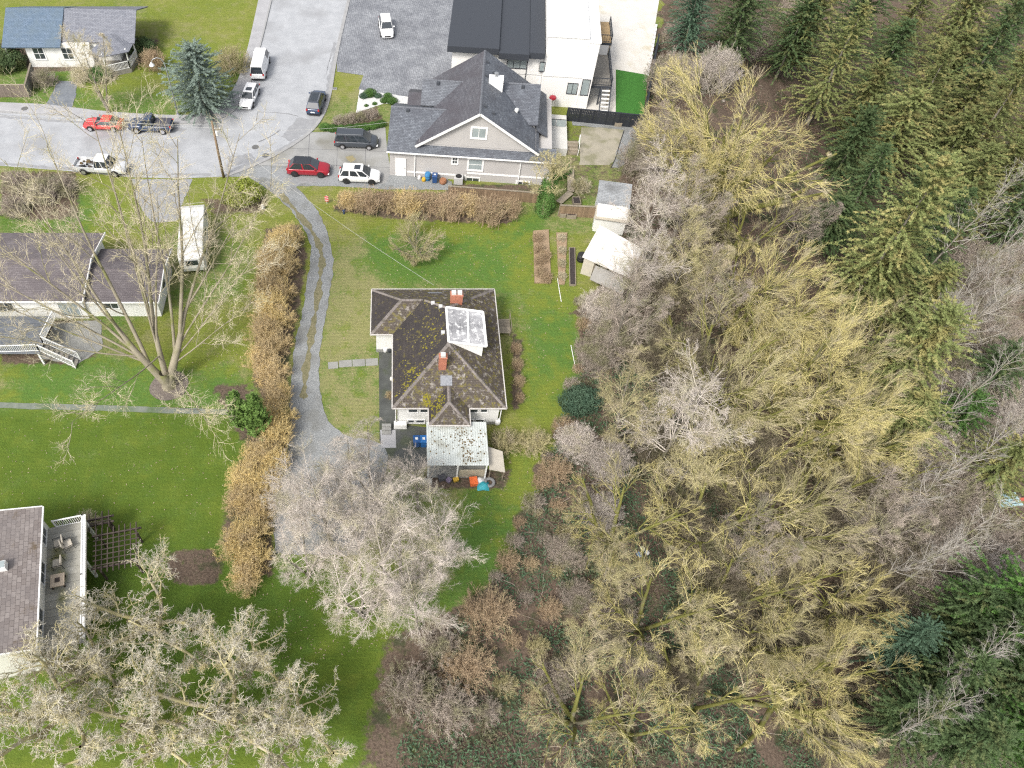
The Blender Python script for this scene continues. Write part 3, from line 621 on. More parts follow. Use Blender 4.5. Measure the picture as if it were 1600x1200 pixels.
# windows of the south front
window(house, (1.75, 0.45, 2.15), 'S', 0.75, 0.65); window(house, (2.75, 0.45, 2.15), 'S', 0.75, 0.65); window(house, (6.9, 0.45, 2.2), 'S', 0.85, 0.7); window(house, (7.85, 0.45, 2.2), 'S', 0.55, 0.7)
window(house, (1.6, 0.40, 0.5), 'S', 0.5, 0.4); window(house, (2.4, 0.40, 0.5), 'S', 0.7, 0.4); window(house, (6.7, 0.40, 0.55), 'S', 0.6, 0.45); window(house, (7.6, 0.40, 0.55), 'S', 0.7, 0.45)
window(house, (9.15, 6.0, 1.9), 'E', 1.4, 1.1, 2); window(house, (9.15, 10.5, 1.9), 'E', 1.2, 1.1, 2); window(house, (0.45, 3.2, 1.9), 'W', 1.6, 1.2, 2)
dd_ = MB().box(0.40, 0.46, 7.0, 7.9, 0.5, 2.5).build('door', pmat('green_door', (0.06, 0.1, 0.08)), house); MB().disc((0.38, 7.12, 1.5), (1, 0, 0), 0.04, 0.06, 8).build('handle', M_METAL, dd_)
for k in range(3): MB().box(-0.95, -0.15, -0.7 + k * 0.28, -0.42 + k * 0.28, -0.05, 0.18 + 0.17 * k).build('step', M_CONC, house)
MB().box(0.1, 1.2, -0.12, 0.35, 0.0, 0.62).build('entry_wall', M_WHITE, house)
for x, y in ((9.35, 0.5), (0.25, 0.2)): MB().tube([(x, y, 3.0), (x, y, 0.1)], 0.05, 6).build('downpipe', M_TRIM, house)
# corrugated metal carport
M_CORR = pmat('corrugated_sheet', (0.42, 0.45, 0.43), (0.54, 0.57, 0.55), 1.2, 0.6, c3=(0.36, 0.37, 0.33), s3=0.8, amt3=0.42)
cp = thing('carport', 'pale corrugated metal carport littered with leaves against the bungalow', 'carport', (HX, HY, 0))
mb = MB(); x0, x1, yN, yS, zN, zS = 2.83, 7.86, -1.2, -5.22, 2.78, 2.42; n = 26
prof = []
for i in range(n):
    xa = x0 + (x1 - x0) * i / n; d = (x1 - x0) / n
    prof += [(xa, 0), (xa + d * 0.62, 0), (xa + d * 0.70, 0.045), (xa + d * 0.92, 0.045)]
prof.append((x1, 0)); V = [(x, yS, zS + h) for x, h in prof] + [(x, yN, zN + h) for x, h in prof]; m_ = len(prof)
V2 = [(x, y, z - 0.025) for x, y, z in V]; F = [(i, i + 1, m_ + i + 1, m_ + i) for i in range(m_ - 1)]
mb.add(V + V2, F + [tuple(2 * m_ + q for q in f[::-1]) for f in F] + [(i, 2 * m_ + i, 2 * m_ + i + 1, i + 1) for i in range(m_ - 1)]); mb.build('metal_roof', M_CORR, cp)
for x in (2.95, 5.35, 7.7): MB().box(x - 0.06, x + 0.06, yS + 0.1, yS + 0.22, -0.05, zS - 0.04).build('post', M_TRIM, cp)
MB().bar((2.85, yS + 0.12, zS - 0.06), (7.84, yS + 0.12, zS - 0.06), 0.06, 0.14).build('beam', M_TRIM, cp); MB().bar((2.87, yS + 0.2, zS - 0.07), (2.87, yN, zN - 0.09), 0.06, 0.12).build('beam', M_TRIM, cp)
MB().box(2.9, 7.8, yS + 0.25, -1.35, -0.04, 0.06).build('floor_slab', M_CONC, cp); MB().box(5.5, 7.75, yS + 0.3, yS + 0.38, 0.06, 1.1).build('side_panel', pmat('beige_board', (0.40, 0.36, 0.27), (0.32, 0.29, 0.22), 2, 0.85), cp)
zc_ = lambda x, y: zS + (zN - zS) * (y - yS) / (yN - yS) + 0.02
lp = [(5.6 + rgm.normal() * 0.45 + (0.3 * (-2 - y)), y, zc_) for y in rgm.uniform(-4.9, -1.8, 110)] + [(x, y, zc_) for x, y in zip(rgm.uniform(3.1, 7.7, 80), rgm.uniform(-5.1, -1.9, 80))]
cushions('leaf_litter', lp, cp, pmat('wet_leaves', (0.05, 0.045, 0.04), (0.19, 0.13, 0.05), 5.0, 0.9, coords='World'), (0.03, 0.09))
sl_ = thing('lean_to', 'low plywood lean to sheet right of the corrugated carport', 'lean-to', (HX, HY, 0))
MB().hexa([(7.95, -3.0, 1.72), (9.2, -3.35, 1.52), (9.25, -5.3, 1.42), (7.95, -5.15, 1.62)], [(7.95, -3.0, 1.77), (9.2, -3.35, 1.57), (9.25, -5.3, 1.47), (7.95, -5.15, 1.67)]).build('sheet', pmat('plywood_sheet', (0.50, 0.46, 0.39), (0.40, 0.37, 0.31), 1.5, 0.8), sl_)
for x, y, z in ((8.05, -3.1, 1.7), (9.1, -3.45, 1.5), (9.15, -5.2, 1.42), (8.05, -5.05, 1.6)): MB().box(x - 0.04, x + 0.04, y - 0.04, y + 0.04, -0.05, z).build('post', M_WOOD, sl_)
# plank deck on the east side
W0, W1 = W(777, 493, 0.5), W(803, 520, 0.5)
ed = thing('side_deck', 'small weathered plank deck on the east wall of the bungalow', 'deck', (W0[0], W1[1], 0))
for k in range(9): MB().box(-0.35, 1.15, k * 0.2, k * 0.2 + 0.185, 0.42, 0.47).build('plank', M_WOOD, ed)
for x, y in ((-0.2, 0.1), (1.05, 0.1), (-0.2, 1.6), (1.05, 1.6)): MB().box(x - 0.05, x + 0.05, y - 0.05, y + 0.05, -0.05, 0.42).build('post', M_WOOD, ed)
MB().bar((1.12, 0.0, 1.3), (1.12, 1.8, 1.3), 0.05, 0.08).bar((1.12, 0.02, 0.42), (1.12, 0.02, 1.3), 0.06, 0.06).bar((1.12, 1.78, 0.42), (1.12, 1.78, 1.3), 0.06, 0.06).build('rail', M_WOOD, ed)

# ------------------------------------------------------------------ the grey house with slate-dark roofs
M_SLATE = shingle_mat('dark_grey_shingles', (0.095, 0.105, 0.125), (0.15, 0.165, 0.19), (0.06, 0.065, 0.075), 0.34, 0.17, streak=(0.075, 0.08, 0.095), lichen=(0.22, 0.235, 0.265), lichen_amt=0.37, rough=0.5)
M_SLATED = shingle_mat('plum_grey_shingles', (0.082, 0.082, 0.095), (0.125, 0.125, 0.14), (0.055, 0.055, 0.062), 0.34, 0.17, streak=(0.075, 0.07, 0.08), rough=0.6)
M_GWALL = pmat('warm_grey_render', (0.40, 0.385, 0.375), (0.45, 0.435, 0.42), 0.6, 0.85, bump=0.1, bscale=40)
GF = Frame(-1.13, 71.82, R(-6.3))
gh = thing('grey_house', 'large warm grey house with dark slate coloured gables and white trim', 'house', (-1.13, 71.82, 0), R(-6.3))
MB().box(0.3, 9.0, 0.35, 9.0, -0.6, 3.42).box(9.01, 18.2, 0.36, 12.0, -1.2, 3.43).box(3.6, 9.0, 9.01, 12.1, -0.6, 4.0).build('wall', M_GWALL, gh)
MB().prism([(3.5, 0.9), (16.3, 0.9), (16.3, 12.2), (3.5, 12.2)], 3.3, 4.35).build('upper_wall', M_GWALL, gh)
g1 = MB(); g1.add([(3.4, 0.86, 4.2), (16.4, 0.86, 4.2), (9.9, 0.86, 8.55), (3.4, 12.4, 4.2), (16.4, 12.4, 4.2), (9.9, 12.4, 8.55)], [(0, 1, 2), (3, 5, 4), (0, 3, 4, 1), (1, 4, 5, 2), (0, 2, 5, 3)]); g1.build('gable_wall', M_GWALL, gh)
rise = 4.45; zG = 4.2
roof_part('roof', [[(3.15, 12.75, zG - 0.1), (3.15, 0.4, zG - 0.1), (9.9, 0.4, zG + rise), (9.9, 12.75, zG + rise)]], M_SLATED, gh)
roof_part('roof', [[(16.65, 0.4, zG - 0.1), (16.65, 12.75, zG - 0.1), (9.9, 12.75, zG + rise), (9.9, 0.4, zG + rise)]], M_SLATE, gh)
caps([((9.9, 0.4, zG + rise + .01), (9.9, 12.75, zG + rise + .01))], M_SLATED if False else pmat('slate_ridge', (0.10, 0.105, 0.12), (0.15, 0.16, 0.18), 3, 0.7), gh)
for x in (3.15, 16.65): MB().bar((x, 0.36, zG - 0.16), (9.9, 0.36, zG + rise - 0.06), 0.06, 0.26).build('barge_board', M_TRIM, gh)
# pent roof under the gable and the garage wing
roof_part('pent_roof', [[(4.2, 0.0, 3.45), (18.6, 0.0, 3.45), (18.6, 1.35, 4.25), (4.2, 1.35, 4.25)]], M_SLATE, gh)
roof_part('garage_roof', [[(0.0, -0.02, 3.44), (4.6, -0.02, 3.44), (4.6, 4.6, 6.1), (0.0, 4.6, 6.1)], [(4.6, 9.2, 3.44), (0.0, 9.2, 3.44), (0.0, 4.6, 6.1), (4.6, 4.6, 6.1)]], M_SLATE, gh)
roof_part('garage_roof', [[(4.6, -0.015, 3.44), (4.61, 4.6, 6.1), (4.6, 4.6, 6.1)], [(4.6, 0.9, 3.95), (7.1, 4.6, 6.08), (4.6, 4.6, 6.08)], [(4.6, 9.2, 3.44), (4.6, 4.6, 6.08), (7.1, 4.6, 6.08)]], M_SLATE, gh)
MB().prism([(0.32, 0.36), (0.34, 8.98), (0.5, 8.98), (0.5, 0.36)], 3.2, [3.5, 3.5, 3.5, 3.5]).add([(0.33, 0.5, 3.4), (0.33, 8.7, 3.4), (0.33, 4.6, 5.8), (0.45, 0.5, 3.4), (0.45, 8.7, 3.4), (0.45, 4.6, 5.8)], [(0, 2, 1), (3, 4, 5), (0, 1, 4, 3), (1, 2, 5, 4), (2, 0, 3, 5)]).build('garage_gable', M_GWALL, gh)
caps([((0, 4.6, 6.11), (7.1, 4.6, 6.11))], MATS['slate_ridge'], gh)
# west dormer and its low side roof, east dormer
def dormer(x0, x1, y0, ym, y1, ze, zr, inner, west, matS):
    """gabled dormer; ridge runs from the outer gable x0/x1 into the main roof"""
    xo, xi = (x0, inner) if west else (x1, inner)
    roof_part('dormer_roof', [[(xo, y0, ze), (xi[0], y0, ze), (xi[1], ym, zr), (xo, ym, zr)]], matS, gh); roof_part('dormer_roof', [[(xo, y1, ze), (xi[0], y1, ze), (xi[1], ym, zr), (xo, ym, zr)]], matS, gh)
    s = 0.25 if west else -0.25
    MB().add([(xo + s, y0 + 0.3, 3.6), (xo + s, y1 - 0.3, 3.6), (xo + s, y1 - 0.3, ze), (xo + s, ym, zr - 0.15), (xo + s, y0 + 0.3, ze), (xi[0], y0 + 0.3, 3.6), (xi[0], y1 - 0.3, 3.6), (xi[0], y1 - 0.3, ze), (xi[1], ym, zr - 0.15), (xi[0], y0 + 0.3, ze)], [(0, 4, 3, 2, 1), (5, 6, 7, 8, 9), (0, 5, 9, 4), (1, 2, 7, 6), (0, 1, 6, 5), (4, 9, 8, 3), (3, 8, 7, 2)]).build('dormer_wall', M_GWALL, gh)
    caps([((xo, ym, zr + .01), (xi[1], ym, zr + .01))], MATS['slate_ridge'], gh)
dormer(3.15, 0, 6.4, 8.55, 10.7, 5.25, 7.15, (5.0, 7.9), True, M_SLATE)
dormer(0, 16.4, 4.4, 8.4, 12.4, 5.0, 7.45, (15.4, 11.6), False, M_SLATE)
roof_part('side_roof', [[(1.5, 7.0, 4.0), (3.4, 7.0, 4.0), (3.4, 9.2, 5.0), (1.5, 9.2, 5.0)], [(1.5, 11.4, 4.0), (3.4, 11.4, 4.0), (3.4, 9.2, 5.0), (1.5, 9.2, 5.0)]], M_SLATED, gh); MB().box(1.7, 3.5, 7.3, 11.1, -0.1, 3.98).build('bay_wall', M_GWALL, gh)
roof_part('porch_roof', [[(16.3, 4.2, 4.55), (17.6, 4.2, 3.75), (17.6, 12.4, 3.75), (16.3, 12.4, 4.55)]], M_SLATE, gh)
for q in ((0.0, -0.06, 3.4, 4.3), (4.3, -0.055, 3.4, 18.6)): MB().bar((q[0], q[1], q[2]), (q[3], q[1], q[2]), 0.1, 0.13).build('gutter', M_TRIM, gh)
MB().box(10.55, 12.15, 6.9, 7.7, 6.6, 8.75).build('chimney_chase', M_TRIM, gh); MB().lathe([(0.16, 0), (0.16, 0.35), (0.24, 0.38), (0.24, 0.46), (0.02, 0.5)], (11.3, 7.3, 8.75), 10).build('flue_cap', M_METAL, gh)
MB().lathe([(0.16, 0), (0.14, 0.5), (0.24, 0.55), (0.2, 0.75), (0.03, 0.8)], (13.9, 5.2, 5.6), 10).build('vent_pipe', M_TRIM, gh)
for (x, y) in ((10.25, 10.6), (10.25, 7.9), (10.3, 2.2), (1.9, 4.2), (4.9, 8.2), (14.4, 8.0), (11.1, 9.4), (11.3, 2.0)):
    z = zG - 0.1 + (rise + 0.1) / 6.75 * (6.75 - abs(x - 9.9)) if x > 5 else (6.1 - 0.23 if x < 3 else 6.95)
    if x == 14.4: z = 7.25
    MB().box(x - 0.16, x + 0.16, y - 0.16, y + 0.16, z - 0.1, z + 0.2).build('roof_vent', pmat('dark_vent', (0.06, 0.065, 0.075), rough=0.5), gh)
window(gh, (9.95, 0.86, 6.0), 'S', 1.45, 1.15, 2, 1, fw=0.2, gm=M_GLASSL); window(gh, (7.6, 0.35, 2.6), 'S', 0.5, 0.75, 2, 2, fw=0.16); window(gh, (9.9, 0.36, 2.25), 'S', 1.45, 1.35, 1, 2, fw=0.2, gm=M_GLASSL)
window(gh, (9.75, 0.36, 0.05), 'S', 1.4, 0.7, 2, 1, fw=0.15); window(gh, (15.4, 0.36, -0.05), 'S', 1.3, 0.8, 2, 1, fw=0.15)
gd = MB().box(0.95, 2.15, 0.26, 0.36, 0.05, 2.4).build('door', M_TRIM, gh); MB().disc((2.0, 0.24, 1.2), (0, 1, 0), 0.05, 0.08, 8).build('handle', M_METAL, gd)
window(gh, (0.3, 2.6, 1.4), 'W', 2.4, 1.9, 4, 3, fw=0.12, gm=M_TRIM, name='garage_door')
MB().box(2.3, 9.0, 0.29, 0.37, 0.55, 0.75).box(9.02, 18.25, 0.30, 0.37, 0.95, 1.15).build('belt_course', M_TRIM, gh)
for x in (3.1, 14.8): MB().box(x, x + 0.1, 0.2, 0.32, 0.1, 3.35).build('downpipe', M_TRIM, gh)
# terrace behind, with glass rail and steps
tr = thing('terrace', 'pale raised terrace with glass railing on the east side of the grey house', 'terrace', (-1.13, 71.82, 0), R(-6.3))
MB().box(17.7, 20.4, 6.0, 12.6, -0.05, 1.0).build('slab', pmat('terrace_concrete', (0.6, 0.59, 0.56), (0.5, 0.49, 0.46), 0.8, 0.8), tr)
for k in range(2): MB().box(17.9 + k * 1.2, 19.0 + k * 1.2, 10.2, 10.25, 1.05, 1.95).build('glass_panel', M_GLASSL, tr); MB().bar((17.85 + k * 1.2, 10.22, 1.97), (19.05 + k * 1.2, 10.22, 1.97), 0.06, 0.05).build('rail', M_BLACK, tr)
for k in range(4): MB().box(20.4, 21.7, 6.3 + k * 0.32, 6.62 + k * 0.32, -0.05, 0.25 + 0.25 * k).build('step', M_WOOD, tr)
MB().bar((21.75, 6.3, 1.1), (21.75, 7.6, 1.9), 0.06, 0.08).bar((21.75, 6.3, 0), (21.75, 6.3, 1.1), 0.07, 0.07).bar((21.75, 7.6, 0), (21.75, 7.6, 1.9), 0.07, 0.07).build('handrail', M_TRIM, tr)

# ------------------------------------------------------------------ the white modern house
M_MODERN = pmat('white_stucco', (0.74, 0.73, 0.71), (0.78, 0.77, 0.75), 0.5, 0.8)
M_FASCIA = pmat('charcoal_fascia', (0.045, 0.05, 0.06), rough=0.5)
mh = thing('modern_house', 'white flat roofed modern house with charcoal fascia behind the grey house', 'house', (23.5, 85.0, 0), R(-6.3))
MB().box(-17.0, -6.02, 0.3, 15, -0.1, 6.6).build('wall', M_MODERN, mh); MB().box(-6.0, -1.26, 0.0, 15, -0.1, 9.0).build('tower_wall', M_MODERN, mh); MB().box(-1.25, 0.0, -0.22, 14, -0.1, 8.6).build('bay_wall', M_MODERN, mh)
for x0_, x1_, y0_, z0_ in ((-17.6, -11.5, -0.45, 6.62), (-11.48, -7.9, -0.75, 6.3), (-7.88, -6.1, -0.5, 6.42)): MB().box(x0_, x1_, y0_, 15.6, z0_, z0_ + 0.75).build('flat_roof', M_FASCIA, mh)
MB().box(-6.2, -1.3, -0.12, 15.2, 9.02, 9.3).box(-1.29, 0.1, -0.3, 14.1, 8.62, 8.85).build('parapet', M_TRIM, mh)
for (px, py, wd, hg, nx, z, yy) in ((808, 92, 2.3, 1.25, 3, 5.3, 0.3), (847, 94, 0.55, 1.1, 1, 5.2, 0.0), (894, 134, 1.15, 1.35, 2, 2.6, 0.0), (914, 128, 0.85, 2.0, 1, 3.0, -0.22)):
    u, v = Frame(23.5, 85.0, R(-6.3)).loc(px, py, z); window(mh, (u, yy, z), 'S', wd, hg, nx, 1, fm=M_FASCIA, gm=M_GLASSL, fw=0.07)
MB().box(-8.0, -7.92, 0.2, 0.29, 0.0, 6.5).build('downpipe', M_FASCIA, mh)
MB().box(-5.9, -1.27, -0.03, 0.0, 4.0, 4.06).box(-16, -6.03, 0.27, 0.3, 3.9, 3.96).build('reveal_line', pmat('shadow_gap', (0.4, 0.4, 0.4)), mh)
dk = thing('timber_deck', 'two level timber and grey deck with black railings east of the white house', 'deck', (23.5, 85.0, 0), R(-6.3))
for k in range(14): MB().box(0.05, 2.6, 0.9 + k * 0.5, 1.38 + k * 0.5, 2.6, 2.66).build('plank', M_WOODG, dk)
for k in range(9): MB().box(0.05, 2.7, 8.0 + k * 0.55, 8.53 + k * 0.55, 4.2, 4.27).build('plank', pmat('fresh_timber', (0.46, 0.33, 0.18), (0.38, 0.27, 0.15), 2, 0.8, rnd=0.1), dk)
MB().bar((0.05, 0.85, 2.5), (2.65, 0.85, 2.5), 0.1, 0.3).bar((2.65, 0.85, 2.5), (2.65, 8, 2.5), 0.1, 0.3).bar((0.05, 7.9, 4.1), (2.7, 7.9, 4.1), 0.1, 0.3).build('fascia', M_FASCIA, dk)
for x, y, z in ((2.55, 0.95, 2.5), (2.55, 4.4, 2.5), (2.55, 8.0, 4.1), (0.2, 0.95, 2.5), (1.4, 0.95, 2.5)): MB().box(x - 0.09, x + 0.09, y - 0.09, y + 0.09, -0.05, z).build('post', M_WOOD if x > 2 else M_FASCIA, dk)
railing(dk, [(0.1, 0.95, 2.66), (2.55, 0.95, 2.66), (2.55, 7.8, 2.66)], 0.95, M_FASCIA, step=0.3); railing(dk, [(0.1, 8.0, 4.27), (2.6, 8.0, 4.27), (2.6, 12.5, 4.27)], 0.95, M_FASCIA, step=0.3)
for k in range(7): MB().box(1.55, 2.5, -1.6 + k * 0.33, -1.35 + k * 0.33, 0.25 + k * 0.33, 0.31 + k * 0.33).build('tread', M_TRIM, dk)
MB().bar((1.45, -1.8, 0.1), (1.45, 0.8, 2.6), 0.1, 0.3).bar((2.6, -1.8, 0.1), (2.6, 0.8, 2.6), 0.1, 0.3).build('stringer', M_FASCIA, dk)
# black board fence in front of it and along the east side
def board_fence(name, label, a, b, h, n, mat, thick=0.04, cat='fence', pmat_=None, cap=False, gap=0.012, post_every=8):
    a, b = Vector(a), Vector(b); L = (b - a).length; ang = math.atan2((b - a).y, (b - a).x)
    t = thing(name, label, cat, (a.x, a.y, terr(a.x, a.y)), ang); wd = L / n
    m0 = MB().box(0, wd - gap, -thick / 2, thick / 2, 0.03, h).mesh('board'); m0.materials.append(mat)
    for i in range(n):
        o = link('board', m0, None, t, (i * wd, 0, random.uniform(-0.015, 0.015)))
    for i in range(0, n + 1, post_every): MB().box(i * wd - 0.06, i * wd + 0.06, thick / 2 + 0.002, thick / 2 + 0.12, -0.1, h + 0.08).build('post', pmat_ or mat, t)
    MB().box(0, L, thick / 2 + 0.001, thick / 2 + 0.06, h * 0.75, h * 0.75 + 0.1).box(0, L, thick / 2 + 0.001, thick / 2 + 0.06, 0.25, 0.35).build('rail', pmat_ or mat, t)
    if cap: MB().box(-0.05, L + 0.05, -0.08, 0.14, h + 0.02, h + 0.07).build('cap_rail', pmat_ or mat, t)
    return t
M_BFENCE = pmat('black_fence_paint', (0.022, 0.025, 0.032), (0.03, 0.033, 0.04), 2, 0.5, rnd=0.15)
board_fence('board_fence', 'tall black board fence between the white house yard and the patio', W(884, 189), W(1002, 201), 1.75, 46, M_BFENCE, pmat_=M_BFENCE, cap=True)
board_fence('board_fence', 'black board fence running up the east edge of the turf', W(1003, 200), W(1025, 72), 1.7, 60, M_BFENCE, pmat_=M_BFENCE, cap=True)
rw = thing('block_edging', 'white edging wall with dark openings along the pale yard slab', 'wall', (*W(1012, 118), 0), math.atan2(W(1021, 62)[1] - W(1012, 118)[1], W(1021, 62)[0] - W(1012, 118)[0]))
for k in range(12): MB().box(k * 1.05, k * 1.05 + 0.62, -0.15, 0.12, -0.05, 0.55).build('block', M_TRIM, rw); MB().box(k * 1.05 + 0.63, k * 1.05 + 1.04, -0.1, 0.1, -0.05, 0.35).build('opening', M_BLACK, rw)

# ------------------------------------------------------------------ blue-roofed house, top left
M_BLUE = shingle_mat('blue_shingles', (0.095, 0.14, 0.20), (0.14, 0.19, 0.26), (0.06, 0.09, 0.13), 0.4, 0.18, streak=(0.11, 0.15, 0.19))
M_DGREYR = shingle_mat('grey_porch_shingles', (0.16, 0.17, 0.2), (0.22, 0.23, 0.26), (0.1, 0.1, 0.12), 0.4, 0.18)
bh = thing('blue_roofed_house', 'white house with blue shingle roof and railed corner porch at the top left', 'house', (-50.5, 94.2, 0))
MB().box(2.6, 11.0, 0.0, 9.0, -0.1, 3.2).box(11.01, 14.4, 0.6, 9.0, -0.1, 3.15).build('wall', M_WHITE, bh)
roof_part('roof', [[(0.0, -0.6, 3.1), (7.5, -0.6, 3.1), (7.5, 4.5, 5.6), (0.0, 4.5, 5.6)], [(0.0, 9.6, 3.1), (7.5, 9.6, 3.1), (7.5, 4.5, 5.6), (0.0, 4.5, 5.6)]], M_BLUE, bh); roof_part('porch_roof', [[(7.52, 0.4, 3.3), (16.8, 0.4, 3.1), (16.8, 4.5, 5.3), (7.52, 4.5, 5.5)], [(7.52, 9.6, 3.1), (16.8, 9.6, 3.1), (16.8, 4.5, 5.3), (7.52, 4.5, 5.5)]], M_DGREYR, bh)
window(bh, (4.2, 0.0, 1.9), 'S', 1.3, 1.5, 2, 2, fw=0.16); window(bh, (7.9, 0.0, 1.9), 'S', 1.3, 1.5, 2, 2, fw=0.16); window(bh, (12.0, 0.6, 1.9), 'S', 0.9, 1.2, 2, 2, fw=0.12); window(bh, (13.6, 0.6, 1.9), 'S', 0.9, 1.2, 2, 2, fw=0.12)
MB().box(0.2, 0.34, -0.3, -0.16, -0.1, 3.05).box(10.6, 10.74, -1.6, -1.46, 0, 3.1).build('porch_post', M_TRIM, bh)
MB().prism([(11.0, -1.6), (13.2, -2.4), (16.0, -1.2), (16.4, 1.5), (14.41, 4.0), (14.41, 0.59), (11.0, 0.59)], -0.05, 0.6).build('porch_floor', M_WOODG, bh)
railing(bh, [(13.2, -2.4, 0.6), (15.9, -1.2, 0.6), (16.3, 1.5, 0.6)], 1.0, M_TRIM); 
for x, y in ((13.2, -2.3), (15.9, -1.1), (16.2, 1.5)): MB().box(x - 0.07, x + 0.07, y - 0.07, y + 0.07, 0.6, 3.2).build('porch_post', M_TRIM, bh)
roof_part('porch_roof', [[(11.2, -1.8, 3.0), (13.4, -2.7, 3.0), (13.6, 1.2, 3.9)], [(13.4, -2.7, 3.0), (16.4, -1.4, 3.0), (13.6, 1.2, 3.9)], [(16.4, -1.4, 3.0), (16.7, 1.8, 3.0), (13.6, 1.2, 3.9)]], M_DGREYR, bh, 0.1)
a_, b_2, c_2 = W(-30, 152), W(47, 152), W(56, 118)
board_fence('plank_fence', 'weathered brown plank fence along the pavement at the far top left', (a_[0] - 4, a_[1]), b_2, 1.7, 42, pmat('brown_fence_boards', (0.13, 0.105, 0.09), (0.2, 0.165, 0.14), 3, 0.85, rnd=0.2), pmat_=M_WOOD, cap=True)
board_fence('plank_fence', 'pale plank fence return running back to the blue roofed house', b_2, c_2, 1.7, 20, M_WOODG, pmat_=M_WOOD, cap=True)

# ------------------------------------------------------------------ the long low house on the left with its deck
M_PLUM = shingle_mat('plum_shingles', (0.135, 0.118, 0.12), (0.185, 0.165, 0.168), (0.095, 0.083, 0.086), 0.4, 0.2, streak=(0.11, 0.095, 0.10), rough=0.7)
lh = thing('rancher_house', 'long low white house with plum grey roof behind the big bare tree', 'house', (-48.0, 50.3, 0))
MB().box(0, 18.0, 0.0, 8.4, -0.1, 3.0).box(18.01, 25.0, 0.3, 6.4, -0.1, 2.6).build('wall', M_WHITE, lh)
pl, rd = gable(-0.3, 18.4, -0.5, 8.9, 3.0, 0.2); roof_part('roof', pl, M_PLUM, lh); caps(rd, pmat('plum_ridge', (0.15, 0.13, 0.135), (0.12, 0.105, 0.11), 3), lh, 0.26)
pl, rd = gable(18.3, 25.4, -0.2, 7.0, 2.6, 0.2); roof_part('roof', pl, M_PLUM, lh); caps(rd, MATS['plum_ridge'], lh, 0.26)
for a, b in (((18.42, -0.55, 2.95), (18.42, 4.2, 3.9)), ((18.42, 8.95, 2.95), (18.42, 4.2, 3.9)), ((25.45, -0.25, 2.55), (25.45, 3.4, 3.28)), ((25.45, 7.05, 2.55), (25.45, 3.4, 3.28))): MB().bar(a, b, 0.08, 0.22).build('barge_board', M_TRIM, lh)
MB().bar((-0.3, -0.55, 2.93), (18.4, -0.55, 2.93), 0.1, 0.14).bar((18.5, -0.25, 2.53), (25.4, -0.25, 2.53), 0.1, 0.14).build('gutter', M_TRIM, lh)
for x in (6.5, 10.5): window(lh, (x, 0.0, 1.7), 'S', 1.5, 1.2, 2, 1)
window(lh, (16.5, 0.0, 1.3), 'S', 1.8, 2.0, 2, 1, gm=M_GLASSL); window(lh, (20.5, 0.3, 1.6), 'S', 1.3, 0.9, 2, 1); window(lh, (25.0, 3.2, 1.5), 'E', 1.0, 0.9)
MB().box(8.0, 8.25, 4.6, 4.85, 3.7, 4.6).build('vent_pipe', pmat('pipe_brick', (0.3, 0.2, 0.18)), lh)
ld = thing('raised_deck', 'raised dark deck with white railings and stairs below the big bare tree', 'deck', (-48.0, 44.6, 0))
for k in range(10): MB().box(4.0, 15.3, 0.0 + k * 0.46, 0.44 + k * 0.46, 1.55, 1.6).build('plank', pmat('slate_deck_boards', (0.10, 0.11, 0.125), (0.15, 0.16, 0.175), 2, 0.7, rnd=0.12), ld)
for x, y in ((4.5, 0.1), (9, 0.1), (15.1, 0.1), (15.1, 4.3), (4.5, 4.3)): MB().box(x - 0.08, x + 0.08, y - 0.08, y + 0.08, -0.05, 1.55).build('post', M_TRIM, ld)
railing(ld, [(4.0, 0.05, 1.6), (9.5, 0.05, 1.6), (15.2, 0.3, 1.6)], 0.95, M_TRIM, step=0.17); railing(ld, [(15.25, 1.3, 1.6), (15.6, 4.4, 1.6)], 0.95, M_TRIM, step=0.17)
railing(ld, [(15.2, 0.3, 1.6), (18.2, -0.5, 0.15)], 0.95, M_TRIM, step=0.17); railing(ld, [(15.25, 1.3, 1.6), (18.4, 0.5, 0.15)], 0.95, M_TRIM, step=0.17)
for k in range(7): MB().hexa([(15.3 + k * 0.42, 0.25 - k * 0.11, 1.3 - k * 0.2), (15.7 + k * 0.42, 0.15 - k * 0.11, 1.3 - k * 0.2), (15.75 + k * 0.42, 1.15 - k * 0.11, 1.3 - k * 0.2), (15.35 + k * 0.42, 1.25 - k * 0.11, 1.3 - k * 0.2)], [(15.3 + k * 0.42, 0.25 - k * 0.11, 1.36 - k * 0.2), (15.7 + k * 0.42, 0.15 - k * 0.11, 1.36 - k * 0.2), (15.75 + k * 0.42, 1.15 - k * 0.11, 1.36 - k * 0.2), (15.35 + k * 0.42, 1.25 - k * 0.11, 1.36 - k * 0.2)]).build('tread', M_WOODG, ld)
sheet('patio', px_poly([(85, 505), (158, 500), (160, 545), (120, 570), (60, 560)]), 0.03, M_CONC, amp=0.1, seed=21)

